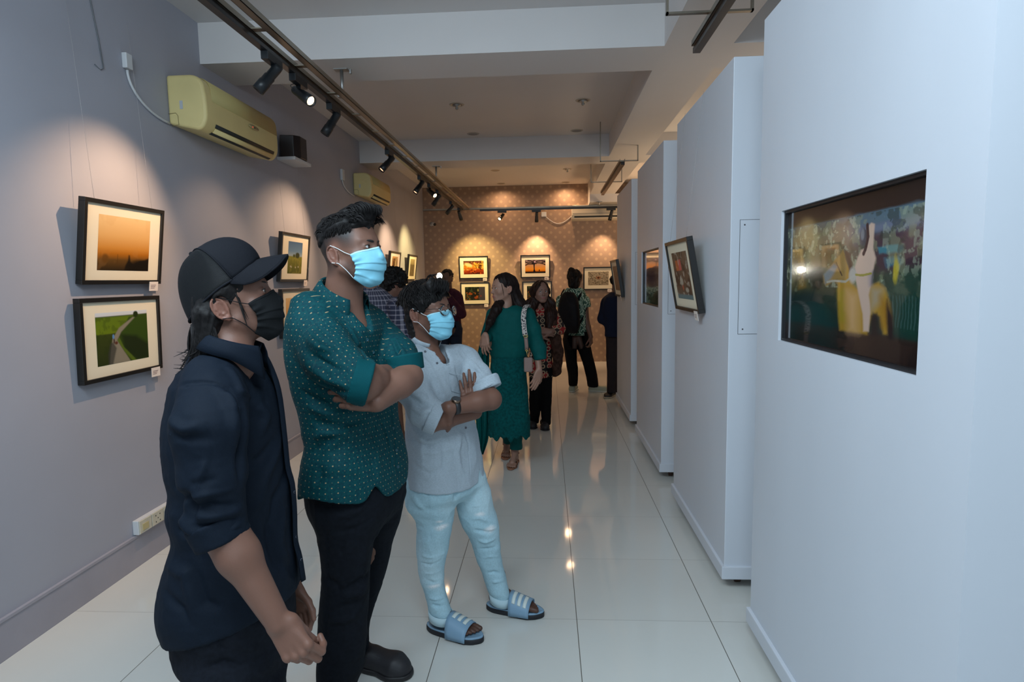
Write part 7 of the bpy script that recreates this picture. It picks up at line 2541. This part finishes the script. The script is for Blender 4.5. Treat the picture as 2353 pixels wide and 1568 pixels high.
# ---- person with a backpack, seen from behind
def build_backpacker():
    skin = (.16, .085, .06); Y = 8.12
    fd = nrm((.45, .89, .02)); R = rotm(fd); sc = .97
    c = at(1322, 640, Y)
    root = person('person seen from behind in a green leaf print shirt, black trousers and pale sneakers', (c[0], c[1], 0))
    neck0 = at(1318, 666, Y)
    shR, elR, wrR = at(1343, 692, 8.1), at(1348, 742, 8.08), at(1358, 775, 8.0)
    shL, elL, wrL = at(1290, 690, 8.2), at(1286, 740, 8.25), at(1292, 765, 8.4)
    s = SDF(); s.put(head_sdf().xform(c, R, sc), k=0)
    s.cone(c + R @ np.array((0, -.03, -.055)), neck0 + (0, 0, -.05), .052, .058, k=.03)
    s.cone(neck0 + (0, 0, -.08), at(1322, 765, Y), .06, .055, k=.03)
    arm(s, shR, elR, wrR, [.045, .040, .038, .028], k=.01); arm(s, shL, elL, wrL, [.045, .040, .038, .028], k=.01)
    hand(s, wrR, nrm((.0, -.1, -1)), nrm((.8, -.5, 0)), 1, [(30, 50, 30)] * 4); hand(s, wrL, nrm((.2, .8, .2)), (0, 0, 1), 1, [(30, 50, 30)] * 4)
    limb(s, [at(1322, 760, Y + .05), at(1317, 860, Y + .04), np.array((.33, 8.22, .06))], [.04, .03, .028], k=.02); limb(s, [at(1326, 760, Y + .05), at(1350, 850, Y + .04), np.array((.60, 8.22, .06))], [.04, .03, .028], k=.02)
    fin_body('body', s, [c, neck0, elL, elR, wrR, wrL, np.array((.4, 8.2, .02))], .18, .007, root, c, R, skin, sc=sc)
    hs = SDF(); hs.ell((0, -.03, .03), (.088, .105, .095), k=.02); hs.ell((-.03, -.07, .10), (.05, .05, .045), k=.03); hs.ell((0, -.06, -.07), (.075, .06, .07), k=.04); hs.ell((0, .14, -.01), (.06, .07, .08), k=.02, op='sub')
    hl = SDF(); hl.put(hs.xform(c, R, sc), k=0)
    hair_shell('hair', hl, c - .24, c + .24, .008, root, c, R, sc, lambda P: np.stack([P[:, 0] * 2, P[:, 0] * 0 - .2, P[:, 0] * 0 - 1], 1), amp=.008, fr=70, col=(.012, .008, .007))
    m, nt, b = new_mat('green_leaf_print')
    N, L = nt.nodes.new, nt.links.new
    tc = N('ShaderNodeTexCoord'); wv = N('ShaderNodeTexWave'); wv.inputs['Scale'].default_value = 7; wv.inputs['Distortion'].default_value = 14; wv.inputs['Detail'].default_value = 3; wv.inputs['Detail Scale'].default_value = 2.2
    L(tc.outputs['Object'], wv.inputs['Vector']); rp = N('ShaderNodeValToRGB'); e = rp.color_ramp.elements
    e[0].color = (*srgb(40, 78, 66), 1); e[0].position = .25; e[1].color = (*srgb(168, 190, 172), 1); e[1].position = .62; x = e.new(.45); x.color = (*srgb(92, 132, 112), 1)
    L(wv.outputs['Fac'], rp.inputs[0]); L(rp.outputs[0], b.inputs['Base Color']); b.inputs['Roughness'].default_value = .85
    rows = [(662, 1303, 1336), (672, 1294, 1344), (690, 1288, 1348), (720, 1291, 1346), (750, 1296, 1348), (770, 1298, 1350)]
    ar = [([shR, at(1348, 715, 8.1)], [.075, .068], at(1347, 706, 8.1), nrm((.15, 0, -1))), ([shL, at(1286, 716, 8.22)], [.072, .065], at(1287, 706, 8.2), nrm((-.1, .1, -1)))]
    far_top(root, rows, Y, 65, .66, m, arms=ar, h=.009)
    mb = fabric('black_cargo_cotton', srgb(15, 15, 17))
    far_pants(root, [[(762, 1296, 1351), (780, 1295, 1352), (800, 1300, 1350)], [(780, 1295, 1326), (820, 1298, 1325), (860, 1305, 1328), (886, 1308, 1326, 8.2)], [(780, 1320, 1352), (820, 1334, 1362), (860, 1346, 1372), (888, 1351, 1374, 8.2)]], Y, mb, h=.009)
    msn = mat('pale_sneaker', srgb(158, 164, 146), rough=.7); ms2 = mat('white_sneaker_sole', srgb(196, 196, 184), rough=.6)
    shoe(root, (.315, 8.14, 0), (.375, 8.40, 0), .10, .09, msn, ms2, name='sneaker'); shoe(root, (.555, 8.22, 0), (.82, 8.16, 0), .10, .09, msn, ms2, name='sneaker')
    bp = empty('backpack', at(1308, 730, 7.93), 'black backpack worn on the back over the green leaf print shirt', 'backpack')
    mk = fabric('black_backpack_nylon', srgb(20, 20, 24), rough=.6, bump=.3)
    q = SDF(); q.loft([sil(766, 1292, 1326, 7.90, 60, .5), sil(745, 1285, 1331, 7.88, 60, .5), sil(712, 1284, 1330, 7.89, 60, .5), sil(685, 1288, 1325, 7.91, 60, .45), sil(672, 1296, 1318, 7.93, 60, .4)], n=3)
    V, F = q.mesh(*bbox([at(1308, 668, 7.95), at(1308, 770, 7.95)], .20), .009); np_mesh('pack', folds(V, vnormals(V, F), [], amp_noise=.006, freq=9), F, mk, bp)
    q = SDF(); q.loft([sil(760, 1294, 1318, 7.87, 60, .4), sil(740, 1290, 1322, 7.86, 60, .4), sil(722, 1294, 1320, 7.88, 60, .4)], n=3)
    V, F = q.mesh(*bbox([at(1306, 715, 7.87), at(1306, 765, 7.87)], .14), .009); np_mesh('front_pocket', V, F, mk, bp)
    for pts in ([(1324, 700, 7.92), (1332, 680, 7.98), (1336, 668, 8.07), (1334, 664, 8.12)], [(1290, 690, 7.98), (1290, 676, 8.02), (1296, 666, 8.1)], [(1326, 752, 7.92), (1336, 735, 8.0), (1346, 708, 8.06)]):
        C_ = curve3([at(*p) for p in pts], 14); MB().tube(C_, .020, 8, flat=.35).build('strap', mk, bp)
    MB().tube([at(1304, 672, 7.94), at(1307, 665, 7.94), at(1311, 672, 7.94)], .008, 8).build('grab_handle', mk, bp)


build_backpacker()


# ---- person in navy behind the farthest panel
def build_navy():
    skin = (.16, .085, .06); Y = 7.80
    fd = nrm((.9, -.4, .0)); R = rotm(fd); sc = .96
    c = at(1422, 650, Y)
    root = person('person in a navy top and brown trousers, half hidden by the farthest white panel', (c[0], c[1], 0))
    neck0 = at(1419, 676, Y)
    shR, elR, wrR = at(1394, 694, 7.8), at(1385, 733, 7.78), at(1408, 752, 7.70)
    s = SDF(); s.put(head_sdf().xform(c, R, sc), k=0)
    s.cone(c + R @ np.array((0, -.03, -.055)), neck0 + (0, 0, -.05), .052, .056, k=.03); s.cone(neck0 + (0, 0, -.1), at(1414, 770, Y), .06, .055, k=.03)
    arm(s, shR, elR, wrR, [.045, .040, .038, .028], k=.01); hand(s, wrR, nrm((.8, -.3, .3)), (0, -1, 0), 1, [(20, 30, 20)] * 4)
    limb(s, [at(1408, 790, Y), np.array((.80, 7.85, .06))], [.07, .035], k=.02)
    fin_body('body', s, [c, neck0, elR, wrR, np.array((.8, 7.8, .02))], .17, .008, root, c, R, skin, sc=sc)
    hs = SDF(); hs.ell((0, -.02, .04), (.082, .104, .085), k=.02); hs.ell((0, .13, -.02), (.06, .07, .09), k=.02, op='sub')
    hl = SDF(); hl.put(hs.xform(c, R, sc), k=0)
    hair_shell('hair', hl, c - .22, c + .22, .008, root, c, R, sc, lambda P: np.stack([P[:, 0], P[:, 0] * 0 + 1, P[:, 0] * 0], 1), amp=.004)
    m = fabric('navy_knit', srgb(22, 28, 48)); m2 = fabric('brown_grey_trousers', srgb(44, 38, 40))
    ar = [([shR, elR, elR + (wrR - elR) * .7], [.07, .062, .05], None, None)]
    far_top(root, [(672, 1402, 1432), (684, 1390, 1440), (710, 1386, 1440), (745, 1389, 1440), (772, 1391, 1440)], Y, -20, .66, m, name='jumper', arms=ar, h=.009)
    far_pants(root, [[(764, 1391, 1436), (790, 1393, 1430), (830, 1394, 1424), (870, 1396, 1420), (902, 1396, 1418)]], Y, m2, h=.009)
    shoe(root, (.86, 7.92, 0), (.745, 7.70, 0), .10, .08, M_shoe_blk, mat('white_shoe_sole', srgb(170, 160, 138), rough=.6))


build_navy()


# ---- photographer with the flash
def build_photographer():
    skin = (.14, .07, .045); Y = 8.0
    fd = nrm((-.35, -.93, -.02)); R = rotm(fd); sc = .98
    c = at(1026, 640, Y)
    root = person('person in a maroon shirt and dark jeans holding up a camera with a lit flash', (c[0], c[1], 0))
    neck0 = at(1030, 668, Y)
    shR, elR, wrR = at(1008, 684, 8.0), at(998, 722, 7.9), at(1008, 668, 7.72)
    shL, elL, wrL = at(1052, 684, 8.0), at(1060, 722, 7.88), at(1024, 672, 7.70)
    s = SDF(); s.put(head_sdf().xform(c, R, sc), k=0)
    s.cone(c + R @ np.array((0, -.03, -.055)), neck0 + (0, 0, -.05), .052, .058, k=.03); s.cone(neck0 + (0, 0, -.1), at(1030, 740, Y), .06, .055, k=.03)
    for a in ((shR, elR, wrR), (shL, elL, wrL)): arm(s, *a, [.045, .040, .038, .028], k=.01)
    hand(s, wrR, nrm((.2, .1, 1)), nrm((-.6, -.8, 0)), 1, [(40, 60, 30)] * 4); hand(s, wrL, nrm((-.3, -.1, 1)), nrm((.6, -.8, 0)), -1, [(40, 60, 30)] * 4)
    limb(s, [at(1020, 760, Y), np.array((-1.40, 8.05, .06))], [.045, .03], k=.02); limb(s, [at(1045, 760, Y), np.array((-1.20, 8.05, .06))], [.045, .03], k=.02)
    fin_body('body', s, [c, neck0, elR, elL, wrR, wrL, np.array((-1.3, 8.0, .02))], .17, .007, root, c, R, skin, beard=.5, sc=sc)
    hs = SDF(); hs.ell((0, -.022, .045), (.080, .102, .080), k=.02); hs.ell((0, .13, -.01), (.06, .07, .085), k=.02, op='sub')
    hl = SDF(); hl.put(hs.xform(c, R, sc), k=0)
    hair_shell('hair', hl, c - .22, c + .22, .008, root, c, R, sc, lambda P: np.stack([P[:, 0], P[:, 0] * 0 + 1, P[:, 0] * 0], 1), amp=.004)
    m = fabric('maroon_check_cotton', srgb(64, 30, 44), var=.25, vscale=24)
    ar = [([shR, elR, elR + (wrR - elR) * .7], [.068, .058, .045], None, None), ([shL, elL, elL + (wrL - elL) * .7], [.068, .058, .045], None, None)]
    far_top(root, [(664, 1018, 1044), (672, 1006, 1055), (700, 1003, 1058), (730, 1006, 1058), (745, 1006, 1060)], Y, -105, .64, m, arms=ar, h=.009)
    far_pants(root, [[(738, 1006, 1060), (755, 1006, 1061), (770, 1010, 1058)], [(755, 1006, 1033), (820, 1010, 1032), (885, 1012, 1030)], [(755, 1033, 1062), (820, 1036, 1060), (885, 1038, 1057)]], Y, fabric('dark_blue_jeans', srgb(34, 42, 58)), name='jeans', h=.010)
    shoe(root, (-1.40, 8.1, 0), (-1.42, 7.84, 0), .10, .08, M_shoe_blk, M_shoe_blk); shoe(root, (-1.21, 8.1, 0), (-1.20, 7.84, 0), .10, .08, M_shoe_blk, M_shoe_blk)
    cb = at(1013, 655, 7.70)
    cm = empty('photo_camera', cb, 'black photo camera with a glowing flash held up by the person in maroon', 'camera')
    cx = rotm(nrm((-.35, -.93, 0)))
    T = Matrix.Translation(Vector(cb)) @ Matrix([list(r) for r in cx]).to_4x4()
    MB().box((-.068, -.030, -.048), (.068, .030, .042), T).box((-.028, -.03, .040), (.028, .034, .068), T).build('camera_body', M_black, cm, bevel=.006)
    MB().lathe([(0, .02), (.034, .02), (.036, .10), (.040, .105), (.040, .145), (.034, .145), (.030, .13), (0, .128)], cb, cx[:, 1], 20).build('camera_lens', M_black, cm)
    MB().box((-.036, -.036, .070), (.036, .030, .145), T).build('flash_head', M_black, cm, bevel=.005)
    MB().lathe([(0, .040), (.034, .038), (.042, .030)], cb + cx @ np.array((0, 0, .112)), cx[:, 1], 24).build('flash_window', mat('lit_flash_tube', (1, 1, 1), emit=(1, .97, .86), estr=18), cm)
    fl = bpy.data.lights.new('flash', 'SPOT'); fl.energy = 2; fl.spot_size = math.radians(95); fl.color = (1, .95, .85); fl.shadow_soft_size = .03
    lo = bpy.data.objects.new('lamp', fl); COL.objects.link(lo); lo.location = cb + cx @ np.array((0, .05, .115)); lo.rotation_euler = Vector(cx[:, 1]).to_track_quat('-Z', 'Y').to_euler(); keep(lo, cm)


build_photographer()


# ---- plaid shirt seen from behind, and the curly haired person
def build_plaid():
    skin = (.2, .10, .07); Y = 4.25
    fd = nrm((-.55, .83, 0)); R = rotm(fd); sc = .95
    c = at(846, 618, Y)
    root = person('person in a navy checked shirt seen from behind, hidden behind the tall teal shirt', (c[0], c[1], 0))
    neck0 = at(850, 662, Y)
    shR, elR, wrR = at(912, 705, 4.2), at(930, 790, 4.2), at(915, 850, 4.35)
    shL, elL, wrL = at(830, 705, 4.35), at(815, 790, 4.4), at(820, 850, 4.5)
    s = SDF(); s.put(head_sdf().xform(c, R, sc), k=0)
    s.cone(c + R @ np.array((0, -.03, -.055)), neck0 + (0, 0, -.05), .052, .058, k=.03); s.cone(neck0 + (0, 0, -.1), at(868, 850, Y), .06, .055, k=.03)
    for a in ((shR, elR, wrR), (shL, elL, wrL)): arm(s, *a, [.045, .040, .038, .028], k=.01)
    hand(s, wrR, (0, .2, -1), (1, 0, 0), 1, [(30, 50, 30)] * 4); hand(s, wrL, (0, .2, -1), (-1, 0, 0), -1, [(30, 50, 30)] * 4)
    fx = at(868, 900, Y)[0]
    limb(s, [at(855, 900, Y), np.array((fx - .1, 4.3, .06))], [.045, .03], k=.02); limb(s, [at(885, 900, Y), np.array((fx + .1, 4.3, .06))], [.045, .03], k=.02)
    fin_body('body', s, [c, neck0, elR, elL, wrR, wrL, np.array((fx, 4.3, .02))], .17, .008, root, c, R, skin, sc=sc)
    hs = SDF(); hs.ell((0, -.022, .045), (.080, .102, .080), k=.02); hs.ell((0, -.07, -.02), (.06, .04, .06), k=.03); hs.ell((0, .13, -.01), (.06, .07, .085), k=.02, op='sub')
    hl = SDF(); hl.put(hs.xform(c, R, sc), k=0)
    hair_shell('hair', hl, c - .22, c + .22, .007, root, c, R, sc, lambda P: np.stack([P[:, 0], P[:, 0] * 0 - .2, P[:, 0] * 0 - 1], 1), amp=.004)
    m, nt, b = new_mat('navy_check_cotton')
    N, L = nt.nodes.new, nt.links.new
    a = N('ShaderNodeAttribute'); a.attribute_name = 'pat'; sp = N('ShaderNodeSeparateXYZ'); L(a.outputs['Vector'], sp.inputs[0])
    def M(op, x, y=None):
        n = N('ShaderNodeMath'); n.operation = op
        for i, v in enumerate((x, y)):
            if v is None: continue
            if isinstance(v, (int, float)): n.inputs[i].default_value = v
            else: L(v, n.inputs[i])
        return n.outputs[0]
    def stripe(s_, S, w, o=0.0): return M('LESS_THAN', M('ABSOLUTE', M('SUBTRACT', M('FRACT', M('ADD', M('DIVIDE', s_, S), 20 + o)), .5)), w)
    f = M('ADD', M('MULTIPLY', stripe(sp.outputs[0], .034, .16), .5), M('MULTIPLY', stripe(sp.outputs[1], .034, .13), .5))
    f = M('ADD', f, M('MULTIPLY', stripe(sp.outputs[0], .034, .04, .5), .35))
    mx = N('ShaderNodeMix'); mx.data_type = 'RGBA'; L(f, mx.inputs['Factor']); mx.inputs['A'].default_value = (*srgb(26, 30, 52), 1); mx.inputs['B'].default_value = (*srgb(132, 128, 138), 1)
    L(mx.outputs['Result'], b.inputs['Base Color']); b.inputs['Roughness'].default_value = .85
    ar = [([shR, elR, elR + (wrR - elR) * .6], [.068, .062, .05], None, None), ([shL, elL, elL + (wrL - elL) * .6], [.068, .062, .05], None, None)]
    far_top(root, [(662, 838, 874), (672, 826, 890), (690, 822, 908), (730, 824, 916), (790, 824, 920), (850, 824, 918), (890, 824, 918)], Y, 120, .64, m, name='checked_shirt', arms=ar, h=.008, pat=lambda V: cylpat(V, neck0, 90, .18))
    q = SDF(); q.cone(neck0 + (0, 0, -.005), neck0 + (0, 0, .035), .066, .058, k=0)
    V, F = q.mesh(neck0 - .12, neck0 + .12, .007); np_mesh('collar', V, F, m, root, pat=cylpat(V, neck0, 90, .06))
    far_pants(root, [[(880, 832, 872), (960, 838, 872), (1040, 842, 870), (1080, 844, 868)], [(880, 868, 908), (960, 872, 906), (1040, 874, 902), (1080, 876, 900)]], Y, fabric('dark_trousers', srgb(26, 26, 32)), h=.010)
    shoe(root, (fx - .1, 4.22, 0), (fx - .16, 4.47, 0), .10, .08, M_shoe_blk, M_shoe_blk); shoe(root, (fx + .1, 4.22, 0), (fx + .06, 4.47, 0), .10, .08, M_shoe_blk, M_shoe_blk)


build_plaid()


def build_curly():
    skin = (.2, .10, .07); Y = 5.3
    fd = nrm((.75, .60, -.35)); R = rotm(fd); sc = .98
    c = at(908, 652, Y)
    root = person('person with a dark curly head of hair, hidden behind the checked shirt', (c[0], c[1], 0))
    neck0 = at(898, 690, Y)
    s = SDF(); s.put(head_sdf().xform(c, R, sc), k=0)
    shR, elR, wrR = at(925, 725, 5.2), at(930, 795, 5.2), at(938, 845, 5.2)
    shL, elL, wrL = at(868, 725, 5.4), at(862, 795, 5.4), at(870, 845, 5.3)
    s.cone(c + R @ np.array((0, -.03, -.055)), neck0 + (0, 0, -.05), .052, .058, k=.03); s.cone(neck0 + (0, 0, -.1), at(900, 850, Y), .06, .055, k=.03)
    for a in ((shR, elR, wrR), (shL, elL, wrL)): arm(s, *a, [.045, .040, .038, .028], k=.01)
    hand(s, wrR, (0, .2, -1), (1, 0, 0), 1, [(30, 50, 30)] * 4); hand(s, wrL, (0, .2, -1), (-1, 0, 0), -1, [(30, 50, 30)] * 4)
    fA, fB = np.array((-1.345, 5.52, .0)), np.array((-1.27, 5.2, 0))
    for f_ in (fA, fB):
        h = f_ + (-.10, .06, .03); t_ = f_ + (.10, -.05, .03)
        an = h + nrm(t_ - h) * .05 + (0, 0, .08)
        P, r, f = bare_foot(s, an, h, t_); toes(s, P, .088, 1)
        limb(s, [an, at(900, 860, 5.3)], [.03, .07], k=.02)
    fin_body('body', s, [c, neck0, elR, elL, wrR, wrL, fA, fB], .2, .007, root, c, R, skin, sc=sc)
    rs = np.random.RandomState(3)
    hl = SDF(); q = SDF(); q.ell((0, -.025, .040), (.095, .118, .100), k=.02); q.ell((0, -.08, -.03), (.07, .05, .07), k=.03); q.ell((0, .14, -.02), (.06, .07, .085), k=.02, op='sub'); q.ell((.092, -.018, -.02), (.022, .02, .03), k=.01, op='sub')
    hl.put(q.xform(c, R, sc), k=0)
    V, F = hl.mesh(c - .26, c + .26, .006); N_ = vnormals(V, F)
    V = V + N_ * (.016 * (1 - 2 * np.abs(noise3(V * 38))) + .008 * noise3(V * 90))[:, None]
    np_mesh('curly_hair', V, F, M_hair, root, col=np.tile(HAIR, (len(V), 1)))
    ar = [([shR, elR], [.07, .062], None, None), ([shL, elL], [.07, .062], None, None)]
    far_top(root, [(690, 884, 914), (702, 872, 926), (740, 870, 928), (800, 872, 926), (860, 874, 926)], Y, 30, .64, fabric('dark_tee', srgb(28, 26, 34)), name='t_shirt', arms=ar, h=.010)
    far_pants(root, [[(850, 880, 920), (930, 890, 922, 5.4), (1005, 902, 924, 5.5)], [(850, 872, 908), (940, 892, 916, 5.25), (1030, 908, 928, 5.2)]], Y, fabric('dark_jeans_far', srgb(30, 30, 38)), h=.010)
    mm = mat('dark_sandal', srgb(40, 26, 22), rough=.5); mw = mat('white_sandal_strap', srgb(190, 184, 176), rough=.5)
    for f_, mt in ((fA, mm), (fB, mw)):
        h = f_ + (-.10, .06, 0); t_ = f_ + (.10, -.05, 0); f = nrm(t_ - h); r = np.cross(f, (0, 0, 1))
        sd = empty('sandal', h, None, None); keep(sd, root)
        P = lambda x, y, z: h + r * x + f * y + np.array((0, 0, z))
        so = SDF(); so.chain([P(0, 0, .012), P(0, .11, .012), P(0, .19, .012), P(0, .24, .012)], [.036, .034, .044, .034], .02); so.half(P(0, 0, .001), (0, 0, -1)); so.half(P(0, 0, .026), (0, 0, 1))
        V, F = so.mesh(P(0, .1, 0) - .2, P(0, .1, 0) + .2, .006); np_mesh('sole', V, F, mm, sd)
        for yy, sg in ((.10, 1), (.16, -1)):
            MB().grid([[P(math.sin(a) * .046, yy + d + sg * .02 * math.sin(a), .020 + .062 * max(0, math.cos(a)) ** .7 * (1 if yy < .12 else .75)) for a in np.linspace(-PI / 2, PI / 2, 13)] for d in (-.010, .010)]).build('strap', mt, sd, solid=.003)


build_curly()
